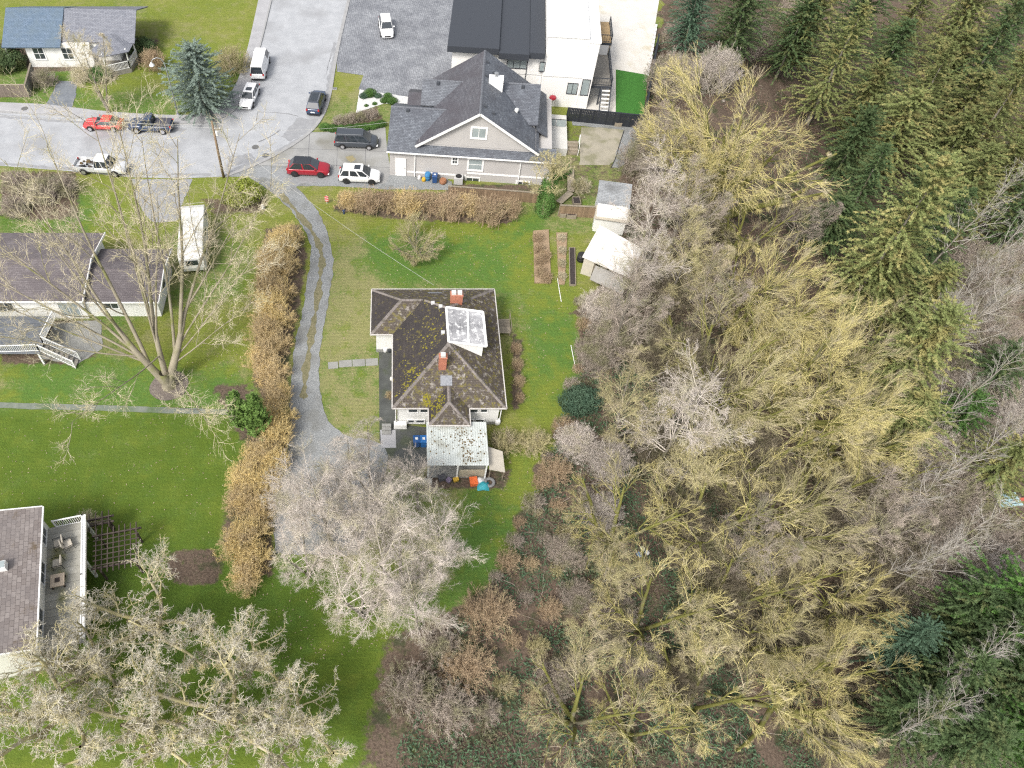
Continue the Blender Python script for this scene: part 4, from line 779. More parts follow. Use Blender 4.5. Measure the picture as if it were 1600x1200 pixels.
# ------------------------------------------------------------------ house at the bottom left with deck
M_TILE = shingle_mat('brown_tab_shingles', (0.17, 0.145, 0.135), (0.27, 0.24, 0.225), (0.10, 0.085, 0.08), 0.42, 0.30, streak=(0.17, 0.15, 0.145), moss=(0.12, 0.09, 0.06), moss_amt=0.37, moss_scale=0.8)
BF = (-26.49, 27.18); BR = R(13)
bl = thing('brown_roofed_house', 'cream house with brown tab shingle roof in the bottom left corner', 'house', (*BF, 0), BR)
M_CREAM = pmat('cream_siding', (0.74, 0.73, 0.67), (0.68, 0.67, 0.61), 0.7, 0.7)
MB().box(-12, -0.35, -10.4, -0.4, -0.1, 4.9).build('wall', M_CREAM, bl)
roof_part('roof', [[(-5.5, -10.8, 6.1), (0.0, -10.8, 5.0), (0.0, 0.0, 5.0), (-5.5, 0.0, 6.1)], [(-5.5, -10.8, 6.1), (-12.4, -10.8, 4.8), (-12.4, 0.0, 4.8), (-5.5, 0.0, 6.1)]], M_TILE, bl)
MB().bar((0.05, -10.85, 4.93), (0.05, 0.05, 4.93), 0.1, 0.14).bar((0.0, 0.05, 4.95), (-5.5, 0.05, 6.05), 0.08, 0.2).bar((0.0, -10.85, 4.95), (-5.5, -10.85, 6.05), 0.08, 0.2).build('gutter', M_TRIM, bl)
for y, wd in ((-1.6, 1.3), (-4.6, 1.6), (-8.3, 1.8)): window(bl, (-0.35, y, 3.7), 'E', wd, 1.2, 2, 1)
sk = MB().box(-4.2, -2.0, -4.9, -4.3, 5.45, 5.95).build('skylight', M_TRIM, bl)
MB().box(-4.15, -2.05, -4.85, -4.35, 5.96, 5.99).build('pane', M_GLASSL, sk)
bd = thing('balcony_deck', 'white railed upper deck along the cream house at the bottom left', 'deck', (*BF, 0), BR)
for k in range(16): MB().box(-0.33, 2.55, -10.2 + k * 0.6, -9.62 + k * 0.6, 2.7, 2.77).build('plank', pmat('mossy_deck_boards', (0.30, 0.29, 0.25), (0.38, 0.37, 0.33), 2, 0.8, c3=(0.20, 0.20, 0.08), s3=0.5, amt3=0.42, rnd=0.1), bd)
for x, y in ((2.45, -0.75), (2.45, -4), (2.45, -7.2), (2.45, -10.1)): MB().box(x - 0.1, x + 0.1, y - 0.1, y + 0.1, -0.1, 2.7).build('post', M_TRIM, bd)
railing(bd, [(0.3, -0.65, 2.77), (2.5, -0.65, 2.77), (2.5, -5.5, 2.77), (2.5, -10.1, 2.77)], 1.0, M_TRIM, step=0.15)
MB().bar((2.62, -0.6, 3.72), (2.62, -10.2, 3.72), 0.28, 0.06).build('cap_rail', M_TRIM, bd)
def chair(p, rz, label):
    t = thing('patio_chair', label, 'chair', p, rz, 'wicker chairs on the white railed deck'); m = pmat('beige_cushion', (0.55, 0.50, 0.42), (0.47, 0.43, 0.36), 3, 0.9)
    MB().box(-0.32, 0.32, -0.3, 0.3, 0.36, 0.48).build('seat', m, t, bevel=0.03); MB().hexa([(-0.32, 0.27, 0.46), (0.32, 0.27, 0.46), (0.32, 0.37, 0.46), (-0.32, 0.37, 0.46)], [(-0.32, 0.37, 1.0), (0.32, 0.37, 1.0), (0.32, 0.46, 1.0), (-0.32, 0.46, 1.0)]).build('backrest', m, t)
    for x in (-0.36, 0.36): MB().tube([(x, -0.32, 0.0), (x, -0.32, 0.62), (x, 0.4, 0.62), (x, 0.42, 0.0)], 0.025, 5).build('arm_frame', M_BLACK, t)
    return t
bm4 = Matrix.Translation((*BF, 0)) @ Matrix.Rotation(BR, 4, 'Z')
def B4(x, y, z): return tuple(bm4 @ Vector((x, y, z)))
chair(B4(0.6, -2.3, 2.77), BR - 1.4, 'beige cushioned patio chair nearest the white end railing'); chair(B4(1.3, -2.5, 2.77), BR + 1.9, 'beige cushioned patio chair facing the one by the wall'); chair(B4(0.55, -3.9, 2.77), BR - 1.57, 'beige cushioned patio chair set against the cream wall')
ft = thing('fire_table', 'square tan patio table on the white railed deck', 'table', B4(0.65, -5.3, 2.77), BR)
MB().box(-0.5, 0.5, -0.5, 0.5, 0.45, 0.52).build('table_top', pmat('tan_top', (0.55, 0.45, 0.34), (0.48, 0.39, 0.3), 2), ft, bevel=0.02); MB().box(-0.18, 0.18, -0.18, 0.18, 0.521, 0.54).build('burner_lid', M_DWOOD, ft)
for x in (-0.4, 0.4):
    for y in (-0.4, 0.4): MB().box(x - 0.05, x + 0.05, y - 0.05, y + 0.05, 0, 0.45).build('leg', M_DWOOD, ft)
# pergolas of dark timber
def pergola(label, p, rz, lx, ly, h, nx, ny):
    t = thing('pergola', label, 'pergola', p, rz, None)
    for x in (0.15, lx - 0.15):
        for y in (0.15, ly - 0.15): MB().box(x - 0.07, x + 0.07, y - 0.07, y + 0.07, -0.1, h).build('post', M_DWOOD, t)
    for y in (0.1, ly - 0.1): MB().box(-0.35, lx + 0.35, y - 0.06, y + 0.06, h, h + 0.16).build('beam', M_DWOOD, t)
    for i in range(nx): x = lx * i / (nx - 1); MB().box(x - 0.035, x + 0.035, -0.4, ly + 0.4, h + 0.162, h + 0.27).build('rafter', M_DWOOD, t)
    for j in range(ny): y = ly * (j + 0.5) / ny; MB().box(-0.2, lx + 0.2, y - 0.03, y + 0.03, h + 0.272, h + 0.33).build('slat', M_DWOOD, t)
p1 = W(150, 890, 2.3); pergola('dark timber lattice pergola on the lawn beside the white railed deck', (p1[0], p1[1], 0), R(12), 3.0, 2.9, 2.2, 8, 7)
p2 = W(88, 835, 2.0); pergola('narrow dark timber trellis frame over the brown bed by the cream house', (p2[0], p2[1], 0), R(14), 4.0, 0.7, 1.9, 9, 2)

# ------------------------------------------------------------------ sheds by the ravine
M_SHROOF = shingle_mat('worn_grey_shingles', (0.26, 0.275, 0.29), (0.33, 0.345, 0.36), (0.17, 0.175, 0.18), 0.5, 0.2, streak=(0.16, 0.165, 0.17))
sa = W(932, 318, 2.4); s1 = thing('garden_shed', 'small white shed with worn grey shingle roof near the ravine', 'shed', (sa[0], sa[1], terr(*sa)), R(-12))
MB().box(0.15, 3.3, -1.6, 3.0, -0.3, 2.35).build('wall', M_WHITE, s1); roof_part('roof', [[(0.0, -0.1, 2.3), (3.5, -0.1, 2.3), (3.5, 3.2, 3.0), (0.0, 3.2, 3.0)]], M_SHROOF, s1); roof_part('roof', [[(0.0, -1.9, 2.0), (3.5, -1.9, 2.0), (3.5, -0.12, 2.34), (0.0, -0.12, 2.34)]], pmat('beige_roll_roof', (0.42, 0.38, 0.31), (0.34, 0.31, 0.25), 1.5, 0.9), s1, 0.08)
sd = MB().box(0.1, 0.15, -1.3, -0.4, 0.0, 1.9).build('door', M_TRIM, s1); MB().box(0.06, 0.1, -1.2, -1.1, 0.9, 1.0).build('handle', M_METAL, s1)
sb = W(912, 400, 2.5); s2 = thing('white_roofed_shed', 'open fronted shed with dirty white sheet roof beside the garden beds', 'shed', (sb[0], sb[1], terr(*sb)), R(-28))
M_DIRTYW = pmat('dirty_white_sheet', (0.72, 0.70, 0.67), (0.58, 0.56, 0.52), 1.1, 0.55, c3=(0.48, 0.45, 0.41), s3=0.7, amt3=0.42)
MB().hexa([(-0.1, -0.1, 2.35), (4.9, -0.5, 2.2), (5.0, 3.4, 2.75), (0.0, 4.6, 2.9)], [(-0.1, -0.1, 2.42), (4.9, -0.5, 2.27), (5.0, 3.4, 2.82), (0.0, 4.6, 2.97)]).build('roof', M_DIRTYW, s2)
for k in range(5): MB().bar((0.05 + k * 1.22, -0.15 - k * 0.08, 2.44 - k * 0.03), (0.1 + k * 1.2, 4.4 - k * 0.25, 2.98 - k * 0.03), 0.06, 0.05).build('batten', M_DIRTYW, s2)
MB().box(0.1, 0.2, 0.1, 4.3, -0.1, 2.4).box(0.2, 4.7, 3.2, 3.3, -0.3, 2.5).box(0.2, 1.2, 0.1, 0.18, -0.1, 2.3).build('wall', pmat('pale_board', (0.52, 0.48, 0.40), (0.44, 0.41, 0.35), 2, 0.85), s2)
for x in (1.3, 2.4, 4.6): MB().box(x - 0.05, x + 0.05, 0.0, 0.1, -0.3, 2.3).build('post', M_WOOD, s2)
MB().hexa([(1.4, -1.3, 1.0), (4.9, -1.5, 0.8), (4.8, -0.2, 1.7), (1.4, 0.0, 1.8)], [(1.4, -1.3, 1.05), (4.9, -1.5, 0.85), (4.8, -0.2, 1.75), (1.4, 0.0, 1.85)]).build('lower_roof', pmat('grey_panel', (0.3, 0.29, 0.27), (0.24, 0.23, 0.21), 2), s2)
# ------------------------------------------------------------------ vegetation
def unit(a): return a / (np.linalg.norm(a, axis=-1, keepdims=True) + 1e-9)
def perp(rg, T):
    v = rg.normal(size=T.shape); v -= (v * T).sum(-1, keepdims=True) * T; return unit(v)
def polylines(rg, S, D, L, n, wander, up, grav=0.0):
    """S,D (B,3), L (B,) -> (B,n+1,3)"""
    B = len(S); P = np.zeros((B, n + 1, 3)); P[:, 0] = S; d = D.copy()
    for i in range(n):
        d = d + rg.normal(size=(B, 3)) * wander; d[:, 2] += up - grav * (i / n); d = unit(d)
        P[:, i + 1] = P[:, i] + d * (L / n)[:, None]
    return P
def env_clip(S, D, L, env, slack, rg):
    """shorten branches so that they end near an ellipsoid crown outline"""
    if env is None: return L
    c, r = np.array(env[0]), np.array(env[1])
    o = (S - c) / r; d = D / r
    a = (d * d).sum(1); b = (o * d).sum(1); cc = (o * o).sum(1) - 1
    disc = np.maximum(b * b - a * cc, 0); t = (-b + np.sqrt(disc)) / a
    t = np.where(cc > 0, 0.25, np.maximum(t, 0.1)) * (1 + (rg.rand(len(S)) - 0.6) * slack)
    return np.minimum(L, np.maximum(t, 0.12))
def grow(rg, S, D, L, R0, first, specs, env=None):
    n, wander, up, taper = first
    P = polylines(rg, S, D, L, n, wander, up)
    Rr = R0[:, None] * np.linspace(1, taper, n + 1)[None]
    out = [(P, Rr)]
    for sp in specs:
        k = sp['k']; B = len(P); nn = P.shape[1] - 1
        t = sp.get('tmin', 0.3) + (1 - sp.get('tmin', 0.3)) * ((np.arange(k)[None] + rg.rand(B, k)) / k)
        f = np.clip(t * nn, 0, nn - 1e-4); i = f.astype(int); w_ = (f - i)[..., None]
        bi = np.arange(B)[:, None]
        pos = P[bi, i] * (1 - w_) + P[bi, i + 1] * w_
        T = unit(P[bi, i + 1] - P[bi, i]); rad = Rr[bi, i] * (1 - w_[..., 0]) + Rr[bi, i + 1] * w_[..., 0]
        Lp = np.linalg.norm(np.diff(P, axis=1), axis=2).sum(1)[:, None]
        pos, T, rad = pos.reshape(-1, 3), T.reshape(-1, 3), rad.reshape(-1)
        a = np.radians(sp['ang'] + rg.normal(size=len(pos)) * sp.get('angj', 10))[:, None]
        Dn = unit(np.cos(a) * T + np.sin(a) * perp(rg, T))
        if 'out' in sp and env is not None:
            Dn = unit(Dn + sp['out'] * unit(pos - np.array(env[0])))
        if 'dz' in sp: Dn[:, 2] += sp['dz']; Dn = unit(Dn)
        Ln = (Lp * sp['ratio'] * (1 - sp.get('fall', 0.5) * t)).reshape(-1) * (0.6 + 0.7 * rg.rand(len(pos)))
        Ln = np.maximum(Ln, sp.get('lmin', 0.0)); Ln = np.minimum(Ln, sp.get('lmax', 99))
        Ln = env_clip(pos, Dn, Ln, env, sp.get('slack', 0.3), rg)
        r0 = np.clip(rad * sp.get('rr', 0.6), sp.get('rmin', 0.008), sp.get('rmax', 9))
        P = polylines(rg, pos, Dn, Ln, sp['n'], sp['wander'], sp.get('up', 0.0), sp.get('grav', 0.0))
        Rr = r0[:, None] * np.linspace(1, sp.get('taper', 0.35), sp['n'] + 1)[None]
        out.append((P, Rr))
    return out
def tubes(P, Rr, k, pointed=False):
    """(V, [quads, tris])"""
    B, n, _ = P.shape
    T = np.empty_like(P); T[:, 1:-1] = P[:, 2:] - P[:, :-2]; T[:, 0] = P[:, 1] - P[:, 0]; T[:, -1] = P[:, -1] - P[:, -2]; T = unit(T)
    ref = np.where(np.abs(T[:, :1, 2:3]) > 0.9, np.array([1.0, 0, 0]), np.array([0, 0, 1.0])); ref = np.broadcast_to(ref, P.shape)
    U = unit(np.cross(T, ref)); Vv = np.cross(T, U)
    an = 2 * np.pi * np.arange(k) / k
    m = n - 1 if pointed else n
    ring = P[:, :m, None] + Rr[:, :m, None, None] * (np.cos(an)[None, None, :, None] * U[:, :m, None] + np.sin(an)[None, None, :, None] * Vv[:, :m, None])
    faces = []
    per = m * k + (1 if pointed else 0)
    base = (np.arange(B) * per)[:, None, None]
    j = np.arange(k); jn = (j + 1) % k
    if m > 1:
        i = np.arange(m - 1)[None, :, None]
        q = np.stack([base + i * k + j, base + i * k + jn, base + (i + 1) * k + jn, base + (i + 1) * k + j], -1).reshape(-1, 4); faces.append(q)
    V = ring.reshape(B, m * k, 3)
    if pointed:
        V = np.concatenate([V, P[:, -1:, :]], 1)
        b2 = base[:, 0]
        faces.append(np.stack([b2 + (m - 1) * k + j, b2 + (m - 1) * k + jn, np.broadcast_to(b2 + m * k, (B, k))], -1).reshape(-1, 3))
    return V.reshape(-1, 3), faces
def merge(parts):
    Vs, Fs, off = [], {}, 0
    for V, faces in parts:
        for f in faces: Fs.setdefault(f.shape[1], []).append(f + off)
        Vs.append(V); off += len(V)
    return np.concatenate(Vs), [np.concatenate(f) for f in Fs.values()]
def tube_mesh(name, levels, sides, smooth=True):
    parts = [tubes(P, Rr, s_, pt) for (P, Rr), (s_, pt) in zip(levels, sides)]
    me = np_mesh(name, *merge(parts))
    if smooth: me.polygons.foreach_set('use_smooth', np.ones(len(me.polygons), bool))
    return me
def leaf_quads(rg, C_, Nn, size, aspect=0.6, jitter=0.6):
    """leaf shaped rhombs: centres (N,3), facing roughly Nn"""
    N = len(C_); nrm = unit(Nn + rg.normal(size=(N, 3)) * jitter); t = perp(rg, nrm); b = np.cross(nrm, t)
    s = size * (0.6 + 0.8 * rg.rand(N, 1))
    V = np.stack([C_ - t * s, C_ - b * s * aspect * 0.5 + nrm * s * 0.12, C_ + t * s, C_ + b * s * aspect * 0.5 + nrm * s * 0.12], 1).reshape(-1, 3)
    i = (np.arange(N) * 4)[:, None]
    return V, [np.concatenate([i, i + 1, i + 2, i + 3], 1)]

# bark and twig materials; random brightness per tree
def bark(name, c1, c2, c3=None, a3=0.4, rnd=0.10): return pmat(name, c1, c2, 0.9, 0.9, coords='World', rnd=rnd, c3=c3, s3=0.7, amt3=a3, spec=0.15)
B_MOSS = bark('mossy_bark', (0.11, 0.115, 0.03), (0.20, 0.195, 0.06), (0.20, 0.18, 0.13), 0.42)
B_YTWIG = bark('yellow_lichen_twigs', (0.50, 0.44, 0.17), (0.66, 0.58, 0.28), (0.50, 0.44, 0.30), 0.45, 0.2)
B_OTWIG = bark('olive_twigs', (0.36, 0.325, 0.165), (0.50, 0.45, 0.25), (0.46, 0.395, 0.28), 0.45, 0.2)
B_PTWIG = bark('pink_grey_twigs', (0.50, 0.445, 0.395), (0.64, 0.575, 0.515), (0.46, 0.425, 0.29), 0.44, 0.15)
B_UNDER = bark('gap_shade_twigs', (0.17, 0.145, 0.10), (0.28, 0.24, 0.175), (0.16, 0.16, 0.08), 0.42, 0.2)  # twig colour darkened to stand in for shade in gaps between crowns
B_GTWIG = bark('grey_twigs', (0.34, 0.315, 0.28), (0.46, 0.43, 0.39), (0.28, 0.27, 0.18), 0.42)
B_GBARK = bark('grey_bark', (0.16, 0.145, 0.12), (0.27, 0.245, 0.21), (0.17, 0.17, 0.08), 0.42)
B_CREAM = bark('cream_twigs', (0.55, 0.51, 0.41), (0.68, 0.63, 0.53), (0.58, 0.51, 0.25), 0.42)
B_LICHEN = bark('lichen_bark', (0.36, 0.32, 0.14), (0.46, 0.42, 0.27), (0.40, 0.36, 0.29), 0.42)
B_TAN = bark('tan_twigs', (0.50, 0.445, 0.30), (0.64, 0.57, 0.43), (0.48, 0.44, 0.23), 0.42)
B_TBARK = bark('tan_bark', (0.22, 0.195, 0.145), (0.33, 0.295, 0.22), (0.20, 0.20, 0.09), 0.42)
B_BROWN = bark('brown_twigs', (0.38, 0.28, 0.18), (0.50, 0.385, 0.26), (0.50, 0.41, 0.25), 0.42)
B_GOLD = bark('golden_twigs', (0.66, 0.51, 0.23), (0.80, 0.64, 0.32), (0.60, 0.48, 0.29), 0.44)
B_MAUVE = bark('mauve_brown_twigs', (0.33, 0.28, 0.235), (0.46, 0.395, 0.335), (0.30, 0.29, 0.17), 0.45)
def leafm(name, c1, c2, c3=None, a3=0.4, rnd=0.16, sc=1.2): return pmat(name, c1, c2, sc, 0.7, coords='World', rnd=rnd, c3=c3, s3=0.6, amt3=a3, spec=0.25)
F_CEDAR = leafm('cedar_foliage', (0.12, 0.15, 0.05), (0.22, 0.245, 0.09), (0.28, 0.255, 0.10), 0.45, 0.2)
F_DARK = leafm('dark_evergreen_foliage', (0.045, 0.08, 0.03), (0.095, 0.14, 0.055), (0.13, 0.15, 0.06), 0.42)
F_GCOVER = leafm('ivy_cover_foliage', (0.03, 0.055, 0.025), (0.075, 0.115, 0.05), (0.10, 0.09, 0.055), 0.45)
F_TEAL = leafm('blue_green_foliage', (0.04, 0.08, 0.05), (0.09, 0.145, 0.09))
F_SPRUCE = leafm('blue_spruce_foliage', (0.11, 0.155, 0.125), (0.25, 0.31, 0.265), sc=3.0)
F_LIME = leafm('lime_foliage', (0.17, 0.22, 0.03), (0.33, 0.36, 0.07), sc=2.0)
F_IVY = leafm('ivy_foliage', (0.04, 0.10, 0.02), (0.11, 0.21, 0.05), sc=2.0)
F_THUJA = leafm('thuja_foliage', (0.09, 0.175, 0.035), (0.20, 0.31, 0.08), sc=2.5)

PROTO = {}
def tree_proto(key, levels, ntrunk, sides, mt, mc, zc):
    tm = tube_mesh(key + '_trunk', levels[:ntrunk], sides[:ntrunk]); tm.materials.append(mt)
    cm = tube_mesh(key + '_crown', levels[ntrunk:], sides[ntrunk:]); cm.materials.append(mc)
    PROTO[key] = (tm, cm, zc)
def spread_dirs(rg, n, lo, hi, az0=None):
    az = (np.arange(n) + rg.rand(n) * 0.7) * 2 * np.pi / n + (rg.rand() * 6 if az0 is None else az0); el = np.radians(lo + (hi - lo) * rg.rand(n))
    return np.stack([np.cos(az) * np.cos(el), np.sin(az) * np.cos(el), np.sin(el)], 1)

def proto_maple(key, seed, H=16.0, Rc=8.0, stems=5, dens=1.0, mt=None, mc=None, lo=52, hi=80, zr=0.40, twr=0.0085, gn=0.10, last=7):
    """broad dome of straight upswept mossy shoots on a few stems"""
    rg = np.random.RandomState(seed)
    env = ((0, 0, H * 0.58), (Rc, Rc, H * zr))
    D = spread_dirs(rg, stems, lo, hi); S = rg.normal(size=(stems, 3)) * np.array([0.25, 0.25, 0]); S[:, 2] = -0.3
    L = H * (0.55 + 0.15 * rg.rand(stems)); R0 = 0.30 * (0.75 + 0.5 * rg.rand(stems)) * H / 16
    sp = [dict(k=8, tmin=0.22, ang=36, ratio=0.62, fall=0.35, n=5, wander=gn, up=0.07, rr=0.5, rmin=0.035, rmax=0.11, out=0.35, slack=0.2),
          dict(k=int(7 * dens), tmin=0.2, ang=34, ratio=0.52, fall=0.4, n=4, wander=gn, up=0.05, rr=0.5, rmin=0.022, rmax=0.045, out=0.35, lmin=1.3, slack=0.35),
          dict(k=int(6 * dens), tmin=0.12, ang=33, ratio=0.60, fall=0.4, n=3, wander=gn, up=0.04, rr=0.6, rmin=0.012, rmax=0.021, out=0.3, lmin=1.1, slack=0.45),
          dict(k=int(last * dens), tmin=0.08, ang=33, ratio=0.6, fall=0.4, n=2, wander=gn, up=0.03, rr=0.7, rmin=twr, rmax=0.012, lmin=0.55, out=0.25, slack=0.7)]
    lv = grow(rg, S, D, L, R0, (7, 0.06, 0.05, 0.3), sp, env)
    tree_proto(key, lv, 2, [(8, False), (6, False), (4, False), (3, False), (3, True)], mt, mc, H * 0.58)
def proto_alder(key, seed, H=14.0, Rc=4.2, dens=1.0, mt=None, mc=None, twr=0.0065, stems=1):
    """straight trunk, fine fan of twigs to the tip"""
    rg = np.random.RandomState(seed); env = ((0, 0, H * 0.60), (Rc, Rc, H * 0.42))
    D = np.array([[0, 0, 1.0]]) if stems == 1 else spread_dirs(rg, stems, 74, 84); S = np.zeros((stems, 3)) + rg.normal(size=(stems, 3)) * [0.2, 0.2, 0]; S[:, 2] = -0.2
    L = H * (0.86 + 0.12 * rg.rand(stems)); R0 = np.full(stems, 0.17 * H / 14)
    sp = [dict(k=int(26 / stems ** 0.6), tmin=0.22, ang=58, ratio=0.42, fall=0.55, n=5, wander=0.10, up=0.07, rr=0.45, rmin=0.025, rmax=0.06, lmin=1.6, slack=0.3),
          dict(k=int(8 * dens), tmin=0.2, ang=40, ratio=0.48, fall=0.4, n=3, wander=0.10, up=0.04, rr=0.5, rmin=0.015, rmax=0.03, lmin=0.8, slack=0.5),
          dict(k=int(5 * dens), tmin=0.12, ang=40, ratio=0.62, fall=0.4, n=3, wander=0.11, rr=0.6, up=0.02, rmin=0.0095, rmax=0.015, lmin=0.6, slack=0.5),
          dict(k=int(6 * dens), tmin=0.1, ang=42, ratio=0.6, fall=0.3, n=2, wander=0.12, rr=0.8, rmin=twr, rmax=0.0085, lmin=0.4, slack=0.7)]
    lv = grow(rg, S, D, L, R0, (9, 0.03, 0.02, 0.15), sp, env)
    tree_proto(key, lv, 1, [(7, False), (4, False), (3, False), (3, False), (3, True)], mt, mc, H * 0.60)
def proto_walnut(key, seed, H=12.0, Rc=6.0):
    """crooked limbs ending in thick stubby forked shoots"""
    rg = np.random.RandomState(seed); env = ((0, 0, H * 0.62), (Rc, Rc, H * 0.36))
    D = spread_dirs(rg, 5, 38, 72); S = np.zeros((5, 3)); S[:, 2] = H * 0.16 + rg.rand(5) * 0.6
    D = np.concatenate([[[0, 0, 1.0]], D]); S = np.concatenate([[[0, 0, -0.2]], S])
    L = np.concatenate([[H * 0.5], H * (0.5 + 0.15 * rg.rand(5))]); R0 = np.concatenate([[0.34], np.full(5, 0.19)])
    sp = [dict(k=7, tmin=0.3, ang=48, angj=14, ratio=0.55, fall=0.4, n=6, wander=0.24, up=0.06, rr=0.6, rmin=0.06, out=0.2, slack=0.3),
          dict(k=7, tmin=0.2, ang=50, angj=14, ratio=0.50, fall=0.4, n=5, wander=0.28, up=0.05, rr=0.6, rmin=0.028, rmax=0.055, lmin=0.9, slack=0.4),
          dict(k=7, tmin=0.12, ang=52, angj=16, ratio=0.45, fall=0.3, n=4, wander=0.30, up=0.05, rr=0.65, rmin=0.015, rmax=0.025, lmin=0.55, lmax=1.1, taper=0.7, slack=0.5),
          dict(k=4, tmin=0.12, ang=55, angj=16, ratio=0.45, fall=0.2, n=2, wander=0.28, up=0.03, rr=0.75, rmin=0.0095, rmax=0.014, lmin=0.22, lmax=0.45, taper=0.75, slack=0.5)]
    lv = grow(rg, S, D, L, R0, (7, 0.14, 0.05, 0.4), sp, env)
    tree_proto(key, lv, 3, [(8, False), (6, False), (5, False), (3, False), (3, True)], B_LICHEN, B_CREAM, H * 0.62)
def proto_birch(key, seed, H=20.0, mt=None, mc=None):
    """tall bare pole with twigs only towards the top"""
    rg = np.random.RandomState(seed)
    D = np.array([[0.03, 0.0, 1.0]]); S = np.array([[0, 0, -0.3]])
    sp = [dict(k=22, tmin=0.42, ang=40, angj=12, ratio=0.24, fall=0.55, n=5, wander=0.10, up=0.06, rr=0.5, rmin=0.025, rmax=0.06, lmin=1.2),
          dict(k=7, tmin=0.2, ang=40, ratio=0.45, fall=0.4, n=3, wander=0.15, up=0.03, rr=0.5, rmin=0.016, rmax=0.03, lmin=0.6),
          dict(k=7, tmin=0.15, ang=42, ratio=0.6, fall=0.3, n=2, wander=0.16, rr=0.7, rmin=0.009, rmax=0.013, lmin=0.4)]
    lv = grow(rg, S, D, np.array([H]), np.array([0.15]), (10, 0.035, 0.02, 0.2), sp, None)
    tree_proto(key, lv, 1, [(7, False), (4, False), (3, False), (3, True)], mt, mc, H * 0.72)
def proto_bush(key, seed, H=2.2, Rc=1.8, stems=60, mc=None, dens=1.0, upright=False, twr=0.008):
    rg = np.random.RandomState(seed); env = ((0, 0, H * 0.35), (Rc, Rc, H * 0.68))
    D = spread_dirs(rg, stems, 40 if upright else 12, 88); S = rg.normal(size=(stems, 3)) * [Rc * 0.28, Rc * 0.28, 0]; S[:, 2] = 0.0
    L = np.full(stems, H * 1.3); L = env_clip(S, D, L, env, 0.35, rg); R0 = np.full(stems, 0.022)
    sp = [dict(k=int(7 * dens), tmin=0.15, ang=36, angj=14, ratio=0.55, fall=0.4, n=3, wander=0.13, up=0.04, rr=0.6, rmin=0.013, lmin=0.4, slack=0.5),
          dict(k=int(8 * dens), tmin=0.1, ang=40, angj=14, ratio=0.5, fall=0.4, n=2, wander=0.2, up=0.03, rr=0.7, rmin=twr, rmax=0.011, lmin=0.25, slack=0.6)]
    lv = grow(rg, S, D, L, R0, (4, 0.08, 0.02, 0.5), sp, env)
    tree_proto(key, lv, 1, [(4, False), (3, False), (3, True)], mc, mc, H * 0.45)
def proto_conifer(key, seed, H=18.0, Rc=3.2, nb=240, ns=26, mt=None, mc=None, base=0.12, droop=0.35, leaf=0.26, tilt=8, shape=0.8, jag=0.35):
    """cedar or spruce: drooping branches, each carrying flat sprays of foliage"""
    rg = np.random.RandomState(seed)
    t = base + (1 - base) * (np.arange(nb) + rg.rand(nb)) / nb; z = H * t
    ln = Rc * np.minimum(1.0, (1 - t) ** shape * 1.25 + 0.05) * (1 - jag + jag * 1.4 * rg.rand(nb)); az = np.arange(nb) * 2.39996 + rg.rand(nb)
    tl = np.radians(tilt) + 0.6 * t + rg.normal(size=nb) * 0.12; ln = ln * (1 + 0.28 * np.sin(az * 2 + z * 0.7 + seed) * np.sin(z * 1.3 + az))
    D = np.stack([np.cos(az) * np.cos(tl), np.sin(az) * np.cos(tl), np.sin(tl)], 1); S = np.stack([np.zeros(nb), np.zeros(nb), z], 1)
    P = polylines(rg, S, D, ln, 5, 0.05, 0.03, droop)
    trunk = (np.array([[[0, 0, -0.4], [0, 0, H * 0.35], [0.05, 0, H * 0.7], [0, 0, H * 0.99]]]), np.array([[0.30, 0.2, 0.1, 0.02]]) * H / 18)
    tm = tube_mesh(key + '_trunk', [trunk], [(8, False)]); tm.materials.append(mt)
    f = (0.18 + 0.84 * ((np.arange(ns)[None] + rg.rand(nb, ns)) / ns)) * 5; f = np.clip(f, 0, 4.999); i = f.astype(int); w_ = (f - i)[..., None]; bi = np.arange(nb)[:, None]
    pos = P[bi, i] * (1 - w_) + P[bi, i + 1] * w_; T = unit(P[bi, i + 1] - P[bi, i])
    pos, T = pos.reshape(-1, 3), T.reshape(-1, 3)
    side = unit(np.cross(T, [0, 0, 1.0])) * np.where(rg.rand(len(T), 1) < 0.5, -1, 1)
    d = unit(T * 0.75 + side * (0.35 + 0.6 * rg.rand(len(T), 1)) + rg.normal(size=T.shape) * 0.38 + np.array([0, 0, -0.25]))
    s = leaf * (0.7 + 0.9 * rg.rand(len(T), 1)) * np.minimum(1.0, 0.55 + 0.5 * np.repeat(ln / Rc, ns))[:, None] * Rc / 3.2 ** 0.5 / 1.8
    b = unit(np.cross(d, rg.normal(size=d.shape) * 0.5 + [0, 0, 1.0]))
    V = []
    # each spray is a feathered frond of three narrow blades
    for a, kx in ((0.0, 1.0), (0.75, 0.72), (-0.75, 0.72)):
        dd = unit(d * math.cos(a) + b * math.sin(a)); bb = unit(np.cross(dd, np.cross(d, b)))
        o = pos + d * s * 0.12
        nn_ = np.cross(dd, bb)
        V.append(np.stack([o, o + dd * s * kx * 0.55 + bb * s * 0.15 + nn_ * s * 0.05, o + dd * s * kx * 1.15 - nn_ * s * 0.12, o + dd * s * kx * 0.55 - bb * s * 0.15 + nn_ * s * 0.05], 1).reshape(-1, 3))
    V = np.concatenate(V); N = len(V) // 4; q = (np.arange(N) * 4)[:, None] + np.arange(4)[None]
    bt = tubes(P, np.linspace(0.05, 0.012, 6)[None] * np.ones((nb, 1)), 3)
    cm = np_mesh(key + '_crown', *merge([(V, [q]), bt])); cm.materials.append(mc)
    PROTO[key] = (tm, cm, H * 0.55)
